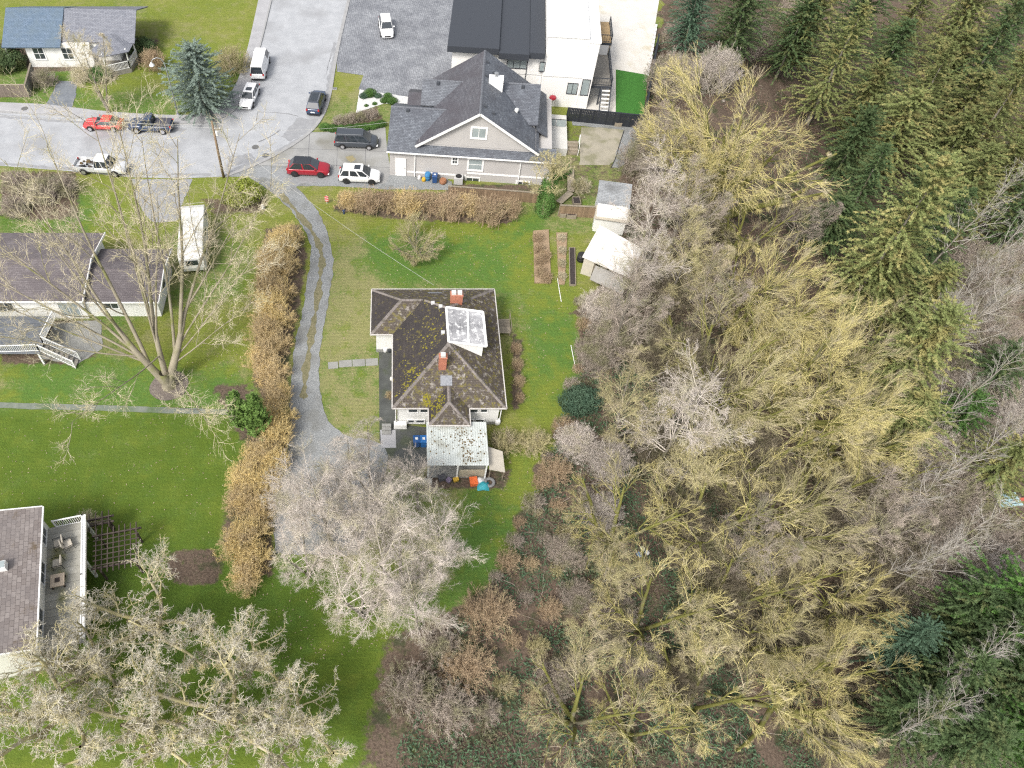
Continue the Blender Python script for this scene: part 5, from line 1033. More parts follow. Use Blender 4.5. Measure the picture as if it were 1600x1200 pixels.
def proto_leafy(key, seed, blobs, n, leaf, mc, mt, zc, stem_h=0.6):
    """evergreen shrub: leaf-sized faces through overlapping lobes on a short branching stem"""
    rg = np.random.RandomState(seed); Cs, Ns = [], []
    vol = np.array([b[3] * b[4] * b[5] for b in blobs]) ** 0.67; cnt = (n * vol / vol.sum()).astype(int)
    for (x, y, z, rx, ry, rz), c in zip(blobs, cnt):
        d = unit(rg.normal(size=(c, 3))); rr = (0.55 + 0.5 * rg.rand(c, 1) ** 0.5) * (1 + 0.16 * np.sin(d[:, :1] * 7 + x * 3) * np.cos(d[:, 1:2] * 6 + z * 2))
        q = np.array([x, y, z]) + d * rr * np.array([rx, ry, rz]); k = q[:, 2] > 0.02; Cs.append(q[k]); Ns.append(unit(d[k] / np.array([rx, ry, rz])))
    V, F = leaf_quads(rg, np.concatenate(Cs), np.concatenate(Ns), leaf)
    cm = np_mesh(key + '_crown', V, F); cm.materials.append(mc)
    D = spread_dirs(rg, 7, 50, 85); lv = grow(rg, np.zeros((7, 3)), D, np.full(7, zc * 1.3), np.full(7, 0.05), (4, 0.08, 0.02, 0.4), [dict(k=4, ang=40, ratio=0.5, n=3, wander=0.1, rmin=0.015)])
    tm = tube_mesh(key + '_trunk', lv, [(5, False), (3, True)]); tm.materials.append(mt)
    PROTO[key] = (tm, cm, zc)
def plant(key, name, label, cat, px, py, sc=1.0, group=None, rz=None, lean=(0, 0), at_base=False, sz=None, mt=None, mc=None):
    """a tree or shrub whose crown centre (or base) stands where the survey puts it"""
    tm, cm, zc = PROTO[key]; szz = sz if sz else sc
    p = place(px, py, 0.0 if at_base else zc * szz)
    if not at_base and (lean[0] or lean[1]):
        p = p - Vector((math.tan(lean[0]) * zc * szz, math.tan(lean[1]) * zc * szz, 0)); p.z = terr(p.x, p.y)
    t = thing(name, label, cat, p, 0, group)
    t.rotation_euler = (-lean[1], lean[0], random.uniform(0, 6.28) if rz is None else rz); t.rotation_euler.order = 'ZYX' if False else 'XYZ'
    if lean[0] or lean[1]:
        t.rotation_mode = 'QUATERNION'
        ax = Vector((math.tan(lean[0]), math.tan(lean[1]), 1)).normalized()
        t.rotation_quaternion = Vector((0, 0, 1)).rotation_difference(ax) @ Matrix.Rotation(rz or 0, 3, 'Z').to_quaternion()
    t.scale = (sc, sc, szz)
    for nm, me, mm in (('trunk', tm, mt), ('crown', cm, mc)):
        o = link(nm, me, None, t)
        if mm is not None: o.material_slots[0].link = 'OBJECT'; o.material_slots[0].material = mm
    return t

proto_maple('maple_a', 11, 17, 9.0, 9, 1.0, B_MOSS, B_YTWIG, 22, 82, zr=0.44, last=6)
proto_maple('maple_b', 12, 16, 8.0, 7, 1.0, B_MOSS, B_YTWIG, 35, 80, last=5)
proto_maple('maple_c', 13, 15, 7.0, 5, 0.85, B_MOSS, B_YTWIG, 38, 76, gn=0.15)
proto_alder('alder_a', 21, 14, 4.6, 1.0, B_GBARK, B_PTWIG)
proto_alder('alder_b', 22, 13, 4.2, 1.0, B_GBARK, B_PTWIG, stems=3)
proto_walnut('walnut_a', 31, 12, 6.4)
proto_walnut('walnut_b', 32, 11, 5.6)
proto_birch('birch_a', 41, 21, B_GBARK, B_GTWIG)
proto_birch('birch_b', 42, 18, B_GBARK, B_GTWIG)
proto_bush('bush_a', 51, 2.4, 2.0, 70, B_BROWN)
proto_bush('bush_b', 52, 2.4, 2.0, 70, B_BROWN, upright=True)
proto_bush('thicket', 53, 5.0, 3.8, 120, B_MAUVE, 1.15, True, 0.0095)
proto_conifer('cedar_a', 61, 17, 4.3, 360, 54, B_GBARK, F_CEDAR, shape=0.5, leaf=0.125, jag=0.55, droop=0.5, tilt=18)
proto_conifer('cedar_b', 62, 14, 4.3, 340, 54, B_GBARK, F_CEDAR, shape=0.42, jag=0.6, leaf=0.125, droop=0.5, tilt=18)
proto_conifer('cedar_c', 65, 19, 4.0, 380, 50, B_GBARK, F_CEDAR, shape=0.62, jag=0.6, leaf=0.125, droop=0.45, tilt=12)
proto_conifer('spruce', 63, 10.5, 3.6, 320, 40, B_GBARK, F_SPRUCE, base=0.03, droop=0.2, leaf=0.15, tilt=2, shape=0.45, jag=0.35)
proto_maple('dome', 15, 17, 9.6, 13, 1.0, B_MOSS, B_OTWIG, 12, 84, zr=0.46, last=6)
# ------------------------------------------------------------------ vehicles
def paint(name, c, rough=0.28): 
    m = pmat(name, c, tuple(k * 0.93 for k in c), 1.5, rough, spec=0.5); m.node_tree.nodes['Principled BSDF'].inputs['Coat Weight'].default_value = 0.4; return m
M_TYRE = pmat('tyre_rubber', (0.02, 0.02, 0.02), (0.03, 0.03, 0.03), 4, 0.85)
M_RIM = pmat('alloy_rim', (0.5, 0.5, 0.52), rough=0.35, metal=0.7); M_RIMB = pmat('black_rim', (0.03, 0.03, 0.033), rough=0.4)
M_CGLASS = pmat('car_glass', (0.028, 0.035, 0.042), rough=0.05, spec=0.9)
M_LAMP = pmat('headlight_lens', (0.72, 0.73, 0.74), rough=0.1, spec=0.8); M_TAIL = pmat('tail_lens', (0.42, 0.02, 0.02), rough=0.2, spec=0.6)
M_PLATE = pmat('number_plate', (0.75, 0.75, 0.74))
def loft(stations, pts_fn):
    """closed body from cross-sections along x; each section is a half outline mirrored"""
    mb = MB(); rings = []
    for s_ in stations:
        h = pts_fn(*s_); ring = h + [(x, -y, z) for x, y, z in h[::-1]]; rings.append(ring)
    k = len(rings[0]); V = [p for r_ in rings for p in r_]; F = []
    for i in range(len(rings) - 1):
        for j in range(k):
            F.append((i * k + j, i * k + (j + 1) % k, (i + 1) * k + (j + 1) % k, (i + 1) * k + j))
    F += [tuple(range(k)), tuple((len(rings) - 1) * k + j for j in range(k - 1, -1, -1))]
    mb.add(V, F); return mb
def fixn(o):
    bm = bmesh.new(); bm.from_mesh(o.data); bmesh.ops.recalc_face_normals(bm, faces=bm.faces); bm.to_mesh(o.data); bm.free(); return o
def car(name, label, cat, rear, front, L, Wd, Hh, body, glass, mat, roof_mat=None, rim=None, belt=0.62, wheel_r=0.33, sunroof=False, group='cars parked around the junction', nside=2, hood_z=None, deck=None, bed=None, clear=0.2, z0=0.03, rack=False, panel_from=0):
    """body: list of (x fraction from rear, top height fraction, half width fraction); glass: x fractions (rear base, rear top, front top, front base)"""
    a, b = Vector(W(*rear)), Vector(W(*front)); mid = (a + b) / 2; ang = math.atan2((b - a).y, (b - a).x)
    t = thing(name, label, cat, (mid.x, mid.y, z0), ang, group); w2 = Wd / 2
    def sec(fx, top, wf):
        x = (fx - 0.5) * L; w_ = w2 * wf; zt = top * Hh
        return [(x, 0, clear + 0.02), (x, w_ * 0.86, clear), (x, w_ * 0.97, clear + 0.12), (x, w_ * 1.0, (clear + zt) * 0.55), (x, w_ * 0.97, zt * 0.93), (x, w_ * 0.86, zt * 0.99), (x, w_ * 0.5, zt + 0.015), (x, 0, zt + 0.02)]
    o = loft(body, sec).build('body', mat, t, smooth=False); fixn(o)
    m = o.modifiers.new('sub', 'SUBSURF'); m.levels = 1; m.render_levels = 1; o.data.polygons.foreach_set('use_smooth', [True] * len(o.data.polygons))
    # glasshouse
    zb, zt = belt * Hh - 0.03, Hh; rb, rt, ft, fb = [(q - 0.5) * L for q in glass]; wb, wt = w2 * 0.90, w2 * 0.70
    g0 = [(rb, wb, zb), (fb, wb, zb), (fb, -wb, zb), (rb, -wb, zb)]; g1 = [(rt, wt, zt - 0.05), (ft, wt, zt - 0.05), (ft, -wt, zt - 0.05), (rt, -wt, zt - 0.05)]
    core = [Vector(p) for p in g0], [Vector(p) for p in g1]
    fixn(MB().hexa([v * 1 for v in core[0]], core[1]).build('cabin', mat, t, bevel=0.05))
    def panel(nm, q, inset, mt_, thick=0.018):
        """inset window panel just proud of a cabin face"""
        q = [Vector(v) for v in q]; c = sum(q, Vector()) / 4; n_ = (q[1] - q[0]).cross(q[3] - q[0]).normalized()
        if n_.dot(c - Vector((0, 0, zb))) < 0: n_ = -n_
        p = [v + (c - v).normalized() * inset for v in q]
        fixn(MB().hexa([v - n_ * 0.01 for v in p], [v + n_ * thick for v in p]).build(nm, mt_, t))
    b0, b1 = core
    panel('windshield', [b0[1], b0[2], b1[2], b1[1]], 0.07, M_CGLASS); panel('rear_window', [b0[3], b0[0], b1[0], b1[3]], 0.09, M_CGLASS)
    for sgn, (i0, i1) in ((1, (0, 1)), (-1, (3, 2))):
        for k in range(panel_from, nside):
            f0, f1 = k / nside, (k + 1) / nside
            panel('side_window', [b0[i0].lerp(b0[i1], f0 + 0.012), b0[i0].lerp(b0[i1], f1 - 0.012), b1[i0].lerp(b1[i1], f1 - 0.012), b1[i0].lerp(b1[i1], f0 + 0.012)], 0.05, M_CGLASS)
    rm = roof_mat or mat; rx0, rx1 = rt - 0.02, ft + 0.03
    MB().prism([(rx0 + 0.06, -wt * 1.03), (rx1 - 0.08, -wt * 1.03), (rx1, -wt * 0.8), (rx1, wt * 0.8), (rx1 - 0.08, wt * 1.03), (rx0 + 0.06, wt * 1.03), (rx0, wt * 0.85), (rx0, -wt * 0.85)], zt - 0.06, zt).build('roof', rm, t, bevel=0.02)
    if sunroof: MB().box(ft - 0.95 if sunroof == 1 else rt + 0.3, ft - 0.25 if sunroof == 1 else ft - 0.3, -wt * 0.6, wt * 0.6, zt + 0.001, zt + 0.014).build('sunroof', M_CGLASS, t)
    if rack:
        for y in (-wt * 0.88, wt * 0.88): MB().bar((rt + 0.1, y, zt + 0.05), (ft - 0.2, y, zt + 0.05), 0.04, 0.04).build('roof_rail', M_METAL, t)
    # wheels
    for fx in ((0.19, 0.80) if not bed else (0.2, 0.80)):
        x = (fx - 0.5) * L
        for y in (w2 * 0.93, -w2 * 0.93):
            wh = MB().disc((x, y, wheel_r - z0 + 0.02), (0, 1, 0), wheel_r, 0.22, 18).build('wheel', M_TYRE, t, bevel=0.03)
            s = 1 if y > 0 else -1; MB().disc((x, y + s * 0.105, wheel_r - z0 + 0.02), (0, 1, 0), wheel_r * 0.64, 0.03, 14).build('rim', rim or M_RIM, wh)
            MB().tube([(x + math.cos(q) * (wheel_r + 0.05), s * w2 * 0.985, wheel_r + math.sin(q) * (wheel_r + 0.05)) for q in [math.pi * i / 10 for i in range(11)]], 0.035, 5).build('wheel_arch', M_BLACK, t)
    zl = body[-1][1] * Hh * 0.82
    for y in (w2 * 0.66, -w2 * 0.66):
        MB().box(L / 2 - 0.22, L / 2 + 0.005, y - 0.16, y + 0.16, zl - 0.1, zl + 0.06).build('headlight', M_LAMP, t, bevel=0.03)
        MB().box(-L / 2 - 0.01, -L / 2 + 0.14, y * 1.2 - 0.10, y * 1.2 + 0.10, belt * Hh - 0.28, belt * Hh - 0.04).build('tail_light', M_TAIL, t, bevel=0.02)
        s = 1 if y > 0 else -1; MB().box(fb - 0.35, fb - 0.2, s * w2 * 0.95 - 0.02, s * w2 * 0.95 + s * 0.2 + 0.02, zb + 0.05, zb + 0.2).build('mirror', mat, t, bevel=0.03)
    MB().box(-L / 2 - 0.03, -L / 2 - 0.005, -0.26, 0.26, 0.55, 0.68).build('number_plate', M_PLATE, t); MB().box(L / 2 - 0.05, L / 2 + 0.015, -w2 * 0.45, w2 * 0.45, 0.38, 0.55).build('grille', M_BLACK, t)
    MB().box(-L / 2 - 0.02, -L / 2 + 0.1, -w2 * 0.8, w2 * 0.8, clear + 0.06, clear + 0.2).build('bumper', M_BLACK, t)
    return t
SUV = [(0.0, 0.50, 0.86), (0.02, 0.60, 0.95), (0.12, 0.615, 1.0), (0.5, 0.61, 1.0), (0.70, 0.60, 1.0), (0.78, 0.58, 0.99), (0.93, 0.52, 0.93), (0.985, 0.44, 0.80), (1.0, 0.34, 0.74)]
VAN = [(0.0, 0.52, 0.9), (0.02, 0.56, 0.97), (0.2, 0.57, 1.0), (0.6, 0.57, 1.0), (0.78, 0.56, 1.0), (0.88, 0.53, 0.97), (0.96, 0.46, 0.86), (1.0, 0.34, 0.75)]
SEDAN = [(0.0, 0.52, 0.82), (0.02, 0.62, 0.92), (0.15, 0.66, 0.98), (0.5, 0.64, 1.0), (0.70, 0.62, 1.0), (0.8, 0.60, 0.98), (0.93, 0.54, 0.92), (0.985, 0.46, 0.8), (1.0, 0.34, 0.74)]
P_WHITE, P_RED, P_CRED = paint('white_car_paint', (0.78, 0.78, 0.78)), paint('red_car_paint', (0.30, 0.012, 0.025)), paint('bright_red_paint', (0.62, 0.05, 0.05))
P_NAVY, P_CHAR, P_SILV, P_BLK = paint('navy_car_paint', (0.03, 0.05, 0.10)), paint('charcoal_car_paint', (0.05, 0.058, 0.07)), paint('silver_car_paint', (0.55, 0.56, 0.57)), paint('black_car_paint', (0.025, 0.028, 0.034))
car('parked_van', 'white cargo van parked facing away at the kerb of the side street', 'van', (403.5, 126.5), (412, 92), 5.6, 2.0, 2.05, [(q[0], q[1] * 0.96, q[2]) for q in VAN], (0.005, 0.02, 0.80, 0.92), P_WHITE, nside=3, belt=0.53, wheel_r=0.36, panel_from=2)
car('parked_car', 'white estate car with sunroof parked nose towards us behind the van', 'car', (397.5, 141.5), (384, 172), 4.7, 1.78, 1.42, SEDAN, (0.03, 0.16, 0.58, 0.74), P_WHITE, sunroof=1, belt=0.64, wheel_r=0.31, nside=3)
car('parked_suv', 'black crossover with pale sky lit roof at the right kerb of the side street', 'car', (489.5, 182), (500, 150), 4.6, 1.85, 1.66, SUV, (0.03, 0.13, 0.60, 0.76), P_NAVY, sunroof=2, rack=True, roof_mat=P_CHAR)
car('parked_minivan', 'dark charcoal minivan parked on the concrete driveway', 'minivan', (524.5, 225), (590.5, 227.5), 5.15, 1.98, 1.75, VAN, (0.01, 0.06, 0.66, 0.84), P_CHAR, nside=3, belt=0.58, rack=True)
car('parked_suv', 'red crossover with black roof parked at the lane entrance', 'car', (450.5, 268), (516, 271), 4.85, 1.92, 1.68, SUV, (0.05, 0.17, 0.56, 0.74), P_RED, roof_mat=P_BLK, rim=M_RIMB, wheel_r=0.37, belt=0.62)
car('parked_suv', 'white crossover with small sunroof parked behind the red crossover', 'car', (530.5, 279), (594.5, 282), 4.7, 1.87, 1.68, SUV, (0.03, 0.11, 0.58, 0.76), P_WHITE, sunroof=1, rim=M_RIMB, wheel_r=0.36, nside=3)
car('parked_car', 'bright red sports coupe parked by the far pavement', 'car', (196.5, 200), (130.5, 198), 4.75, 1.85, 1.30, SEDAN, (0.10, 0.26, 0.50, 0.68), P_CRED, belt=0.66, nside=1)
def pickup(label, rear, front, L, mat, cab, bedcover, load=False, roof_mat=None):
    BODY = [(0.0, 0.52, 0.93), (0.01, 0.56, 0.96), (0.3, 0.565, 1.0), (0.55, 0.565, 1.0), (0.72, 0.57, 1.0), (0.80, 0.565, 0.99), (0.94, 0.53, 0.95), (0.985, 0.46, 0.86), (1.0, 0.34, 0.8)]
    if not bedcover: BODY = [(0.0, 0.36, 0.93), (0.01, 0.38, 0.96), (cab[0] - 0.015, 0.38, 0.99), (cab[0] - 0.01, 0.565, 1.0), (0.6, 0.565, 1.0), (0.72, 0.57, 1.0), (0.80, 0.565, 0.99), (0.94, 0.53, 0.95), (0.985, 0.46, 0.86), (1.0, 0.34, 0.8)]
    t = car('pickup_truck', label, 'pickup', rear, front, L, 1.95, 1.85, BODY, cab, mat, belt=0.57, wheel_r=0.39, bed=True, clear=0.3, roof_mat=roof_mat)
    xr, xc = -L / 2, (cab[0] - 0.5) * L
    if bedcover: MB().box(xr + 0.15, xc - 0.05, -0.85, 0.85, 1.04, 1.10).build('bed_cover', pmat('vinyl_cover', (0.06, 0.06, 0.075), (0.08, 0.08, 0.1), 3, 0.6), t, bevel=0.02)
    else:
        for y in (-0.93, 0.93): MB().box(xr + 0.02, xc, y - 0.04, y + 0.04, 0.55, 1.05).build('bed_side', mat, t)
        MB().box(xr, xr + 0.07, -0.9, 0.9, 0.5, 1.03).build('tailgate', mat, t)
        rg = random.Random(4)
        for k in range(16):
            x, y = rg.uniform(xr + 0.3, xc - 0.3), rg.uniform(-0.7, 0.7); s = rg.uniform(0.12, 0.3)
            MB().hexa([(x - s, y - s * .6, .72), (x + s, y - s * .5, .72), (x + s * .8, y + s * .6, .72), (x - s * .9, y + s * .5, .72)], [(x - s * .8, y - s * .5, .75 + s), (x + s * .8, y - s * .4, .8 + s), (x + s * .7, y + s * .5, .78 + s), (x - s * .7, y + s * .4, .74 + s)]).build('scrap_load', [M_DWOOD, M_METAL, M_BLACK, MATS['wet_leaves']][k % 4], t)
    return t
pickup('dark blue pickup with flat bed cover parked behind the red coupe', (272, 203.5), (203.5, 201.5), 5.3, P_NAVY, (0.40, 0.43, 0.60, 0.72), True)
pickup('silver pickup with a cluttered open bed parked by the brush', (114, 263.5), (208, 270.5), 6.1, P_SILV, (0.42, 0.44, 0.66, 0.78), False, roof_mat=P_WHITE)
car('parked_car', 'white car standing on the grey paved forecourt', 'car', (600, 30), (607, 68), 4.6, 1.85, 1.6, SUV, (0.03, 0.13, 0.60, 0.76), P_WHITE)
# caravan trailer beside the long low house
M_RV = pmat('trailer_white', (0.72, 0.72, 0.71), (0.60, 0.60, 0.58), 0.8, 0.45, c3=(0.50, 0.50, 0.46), s3=0.6, amt3=0.45)
ta, tb = W(297, 402, 2.6), W(301, 318, 2.6)
cv = thing('camper_trailer', 'long white camper trailer parked right of the plum roofed house', 'trailer', (ta[0], ta[1], 0), math.atan2(tb[1] - ta[1], tb[0] - ta[0]) - math.pi / 2)
TL_ = (Vector(tb) - Vector(ta)).length
prof = [(0.15, 0.55), (0.0, 1.1), (0.05, 2.3), (0.4, 2.72), (1.0, 2.82), (TL_ - 0.9, 2.82), (TL_ - 0.3, 2.6), (TL_, 2.0), (TL_ - 0.15, 1.0), (TL_ - 0.6, 0.55)]
V = [(-1.25, y, z) for y, z in prof] + [(1.25, y, z) for y, z in prof]; nP = len(prof)
fixn(MB().add(V, [tuple(range(nP)), tuple(range(2 * nP - 1, nP - 1, -1))] + [(i, nP + i, nP + (i + 1) % nP, (i + 1) % nP) for i in range(nP)]).build('shell', M_RV, cv, bevel=0.06))
for y in (2.2, 4.4, 6.4): MB().box(-0.2, 0.2, y - 0.2, y + 0.2, 2.822, 2.93).build('roof_vent', M_TRIM, cv)
for k in range(6): MB().box(-1.2, 1.2, 1.1 + k * 1.35, 1.13 + k * 1.35, 2.821, 2.832).build('roof_seam', pmat('seam_grey', (0.5, 0.5, 0.49)), cv)
MB().box(-0.45, 0.45, 3.1, 3.9, 2.822, 3.05).build('air_conditioner', M_TRIM, cv, bevel=0.05)
for y in (1.6, 4.5, 7.2):
    for x in (-1.26, 1.24): MB().box(x, x + 0.02, y - 0.5, y + 0.5, 1.5, 2.1).build('window', M_CGLASS, cv)
MB().box(-0.6, 0.6, -0.02, 0.03, 1.5, 2.1).build('window', M_CGLASS, cv)
for y in (4.2, 5.1):
    for x in (-1.12, 1.12): wh = MB().disc((x, y, 0.36), (1, 0, 0), 0.36, 0.22, 16).build('wheel', M_TYRE, cv); MB().disc((x * 1.1, y, 0.36), (1, 0, 0), 0.2, 0.04, 12).build('rim', M_RIM, wh)
MB().bar((-0.6, TL_ - 0.5, 0.55), (0, TL_ + 0.9, 0.5), 0.08, 0.1).bar((0.6, TL_ - 0.5, 0.55), (0, TL_ + 0.9, 0.5), 0.08, 0.1).build('tow_bar', M_BLACK, cv); MB().box(-0.05, 0.05, TL_ + 0.7, TL_ + 0.8, -0.02, 0.55).build('jockey_wheel', M_METAL, cv)
# ------------------------------------------------------------------ individual trees and shrubs
B_BUFF = bark('buff_twigs', (0.55, 0.425, 0.24), (0.67, 0.535, 0.32), (0.70, 0.54, 0.26), 0.45)
# big many-stemmed cottonwood on the left lawn, bark light tan
def big_cottonwood():
    rg = np.random.RandomState(77)
    # stem tips surveyed as (pixel x, pixel y, height)
    TIPS = [(75, 235, 19, .28), (135, 190, 21, .26), (205, 190, 21.5, .24), (255, 220, 21, .22), (300, 225, 20, .28), (350, 205, 19, .20), (-30, 330, 15, .22), (-40, 450, 10, .15), (385, 330, 14, .14), (395, 470, 9, .10), (120, 660, 8.5, .10), (330, 680, 8, .09), (230, 320, 18, .16), (20, 250, 17, .20), (-70, 390, 13, .17), (30, 320, 16.5, .15), (-20, 520, 8, .12), (410, 270, 16, .13), (425, 395, 11.5, .11), (160, 260, 20, .16)]
    bx, by = W(264, 603); D = []; L = []; S = []; n = len(TIPS)
    tips = np.array([(W(px, py, z)[0] - bx, W(px, py, z)[1] - by, z) for px, py, z, r_ in TIPS]); grp = np.array([0 if t_[0] < 110 else (1 if t_[0] < 240 else 2) for t_ in TIPS])
    base = np.array([[-0.25, 0.0, 0.7], [-0.02, 0.1, 0.9], [0.25, 0.0, 0.8]]); lead = []
    for g_ in range(3):
        m_ = tips[grp == g_]; m_ = m_[m_[:, 2] > 12].mean(0); e_ = base[g_] + 0.36 * (m_ - base[g_]); mid = base[g_] * 0.55 + e_ * 0.45 + np.array([0.25 * (g_ - 1), -0.15, 0.5]); lead.append((base[g_], mid, e_))
    for k, (px, py, z, r_) in enumerate(TIPS):
        b0, b1, b2 = lead[grp[k]]; f_ = (0.25 + 0.75 * ((k * 0.37) % 1.0)) if z > 12 else 0.15 + 0.3 * ((k * 0.37) % 1.0)
        s0 = (b0 * (1 - f_ * 2) + b1 * f_ * 2) if f_ < 0.5 else (b1 * (2 - f_ * 2) + b2 * (f_ * 2 - 1)); d = tips[k] - s0
        L.append(np.linalg.norm(d) * 1.02); D.append(d); S.append(s0)
    D = unit(np.array(D)); D[:, 2] -= 0.06; D = unit(D); L = np.array(L); S = np.array(S); R0 = np.array([t_[3] * 0.72 for t_ in TIPS])
    leaders = (np.array([[(0, 0, 0.2), a_, b_ * 0.5 + a_ * 0.5, b_, c_] for a_, b_, c_ in lead]), np.array([[0.5, 0.42, 0.36, 0.30, 0.15]] * 3) * np.array([[0.95], [0.75], [1.0]]))
    tr_ = (np.array([[[0, 0, -0.3], [0.0, 0, 0.9], [-0.05, 0.0, 2.0]]]), np.array([[0.72, 0.52, 0.40]]))
    sp = [dict(k=9, tmin=0.25, ang=36, angj=10, ratio=0.38, fall=0.45, n=6, wander=0.08, up=0.03, rr=0.42, rmin=0.028, rmax=0.085),
          dict(k=7, tmin=0.2, ang=40, ratio=0.42, fall=0.4, n=4, wander=0.13, up=0.03, rr=0.5, rmin=0.018, rmax=0.035, lmin=0.8),
          dict(k=5, tmin=0.15, ang=40, ratio=0.55, fall=0.4, n=3, wander=0.11, up=0.02, rr=0.6, rmin=0.0105, rmax=0.016, lmin=0.6),
          dict(k=2, tmin=0.2, ang=38, ratio=0.7, fall=0.3, n=2, wander=0.10, rr=0.8, rmin=0.009, rmax=0.012, lmin=0.45)]
    lv = grow(rg, S, D, L, R0, (9, 0.03, 0.012, 0.14), sp)
    tm = tube_mesh('cottonwood_trunk', [tr_, leaders] + lv[:2], [(12, False), (10, False), (8, False), (5, False)]); tm.materials.append(B_TBARK)
    cm = tube_mesh('cottonwood_crown', lv[2:], [(4, False), (3, False), (3, True)]); cm.materials.append(B_TAN)
    PROTO['cottonwood'] = (tm, cm, 8.0)
big_cottonwood()
plant('cottonwood', 'bare_tree', 'huge many stemmed bare tan tree on the left lawn over the plum roofed house', 'tree', 264, 603, 1.0, rz=0.0, at_base=True)
tbx, tby = W(264, 603); sheet('tree_bed', [(tbx + math.cos(a) * 1.75, tby + math.sin(a) * 1.7) for a in [k * 0.2618 for k in range(24)]], 0.03, pmat('bare_earth', (0.12, 0.10, 0.085), (0.20, 0.17, 0.15), 5, 0.95, bump=0.6, coords='World'), amp=0.1, seed=30)

# walnut-like trees along the bottom left
for px, py, sc, lab, key in ((215, 935, 0.95, 'cream gnarled walnut tree between the dark pergola and the gold bushes', 'walnut_a'), (70, 1075, 1.05, 'cream gnarled walnut tree in the very bottom left corner', 'walnut_b'), (330, 1075, 1.05, 'cream gnarled walnut tree at the bottom edge left of the birches', 'walnut_a'), (470, 1110, 0.78, 'smaller cream gnarled walnut at the bottom edge nearest the middle', 'walnut_b'), (135, 1010, 0.8, 'cream gnarled walnut leaning over the deck of the cream house', 'walnut_b'), (205, 1100, 0.9, 'cream gnarled walnut at the bottom edge between the corner one and the next', 'walnut_a'), (395, 1010, 0.7, 'cream gnarled walnut highest up on the dark grass left of the alders', 'walnut_b')):
    plant(key, 'walnut_tree', lab, 'tree', px, py, sc, 'gnarled cream walnut trees')
# the group of pale alders below the carport
for px, py, sc, lab, key in ((505, 770, 0.98, 'pale pink grey alder over the end of the gravel lane', 'alder_a'), (575, 720, 0.75, 'slim pale alder nearest the paved pad by the bungalow', 'alder_b'), (655, 745, 0.62, 'small pinkish alder just left of the corrugated carport', 'alder_a'), (625, 850, 1.05, 'tall pale alder standing in the middle of the alder clump', 'alder_b'), (690, 830, 0.85, 'pale alder on the right side of the clump by the bright lawn', 'alder_a'), (560, 900, 0.95, 'pale alder at the lower left of the clump over dark grass', 'alder_b'), (655, 930, 0.85, 'pale alder at the lower right of the clump', 'alder_a'), (470, 850, 0.72, 'thin pale alder left edge of the clump beside the gold bushes', 'alder_b'), (545, 765, 0.95, 'pale alder over the gravel pad in the upper middle of the clump', 'alder_b'), (470, 770, 0.75, 'pale alder over the left edge of the gravel pad', 'alder_a'), (600, 790, 0.9, 'pale alder between the upper middle one and the carport', 'alder_a')):
    plant(key, 'alder_tree', lab, 'tree', px, py, sc, 'pale alders below the carport')
# golden and brown bushes down the left of the lane
LANE = ((448, 368, .9, 1, 'topmost golden bush of the lane side hedge'), (438, 388, 1.1, 1, 'large golden bush at the bend of the gravel lane'), (422, 402, .9, 0, 'brown bush tucked behind the large golden bush at the bend'), (432, 422, 1.0, 0, 'tan bush directly below the large golden bush at the bend'), (446, 412, .8, 1, 'small golden bush hugging the lane edge at the bend'), (418, 450, .95, 0, 'tan brown bush left of the hedge above the halfway golden bush'), (436, 455, .9, 0, 'tan brown bush by the lane above the halfway golden bush'), (420, 480, 1.05, 1, 'halfway golden bush of the lane side hedge'), (436, 497, .85, 1, 'smaller golden bush touching the halfway one on the lane side'), (412, 518, .95, 0, 'tan bush below left of the halfway golden bush'), (428, 535, .9, 0, 'tan bush below the smaller halfway golden bush'), (408, 560, .9, 0, 'pinkish brown bush left of the lane above the thujas'), (424, 580, .9, 0, 'tan bush right above the thujas beside the lane'), (432, 618, .85, 0, 'brown bush right of the two thujas by the lane'), (436, 650, .85, 1, 'small golden bush right of the thujas'), (428, 682, 1.0, 1, 'golden bush just below the thujas'), (405, 708, 1.05, 1, 'golden bush right of the upper corner of the lower lawn'), (428, 725, 1.0, 1, 'golden bush on the lane side below the thujas'), (385, 745, 1.1, 1, 'broad golden bush bulging onto the lower lawn'), (412, 760, 1.05, 1, 'golden bush between the broad one and the lane'), (378, 782, 1.0, 0, 'tan bush below the broad golden bush'), (408, 798, .95, 0, 'brown bush at the narrow part of the lower hedge'), (390, 830, 1.05, 1, 'golden bush above the bright end bush'), (370, 855, 1.1, 1, 'bright golden end bush beside the gravel pad'), (396, 870, .95, 1, 'golden bush right of the bright end bush'), (382, 905, .95, 0, 'brown bush at the foot of the lane side hedge'))
for k, (px, py, sc, gold, lab) in enumerate(LANE):
    mc_ = B_GOLD if gold else B_BUFF
    plant('bush_a' if k % 2 == 0 else 'bush_b', 'bush', lab, 'bush', px, py, sc * (1.05 if py < 690 else 0.88), 'bushes lining the gravel lane', mt=mc_, mc=mc_)
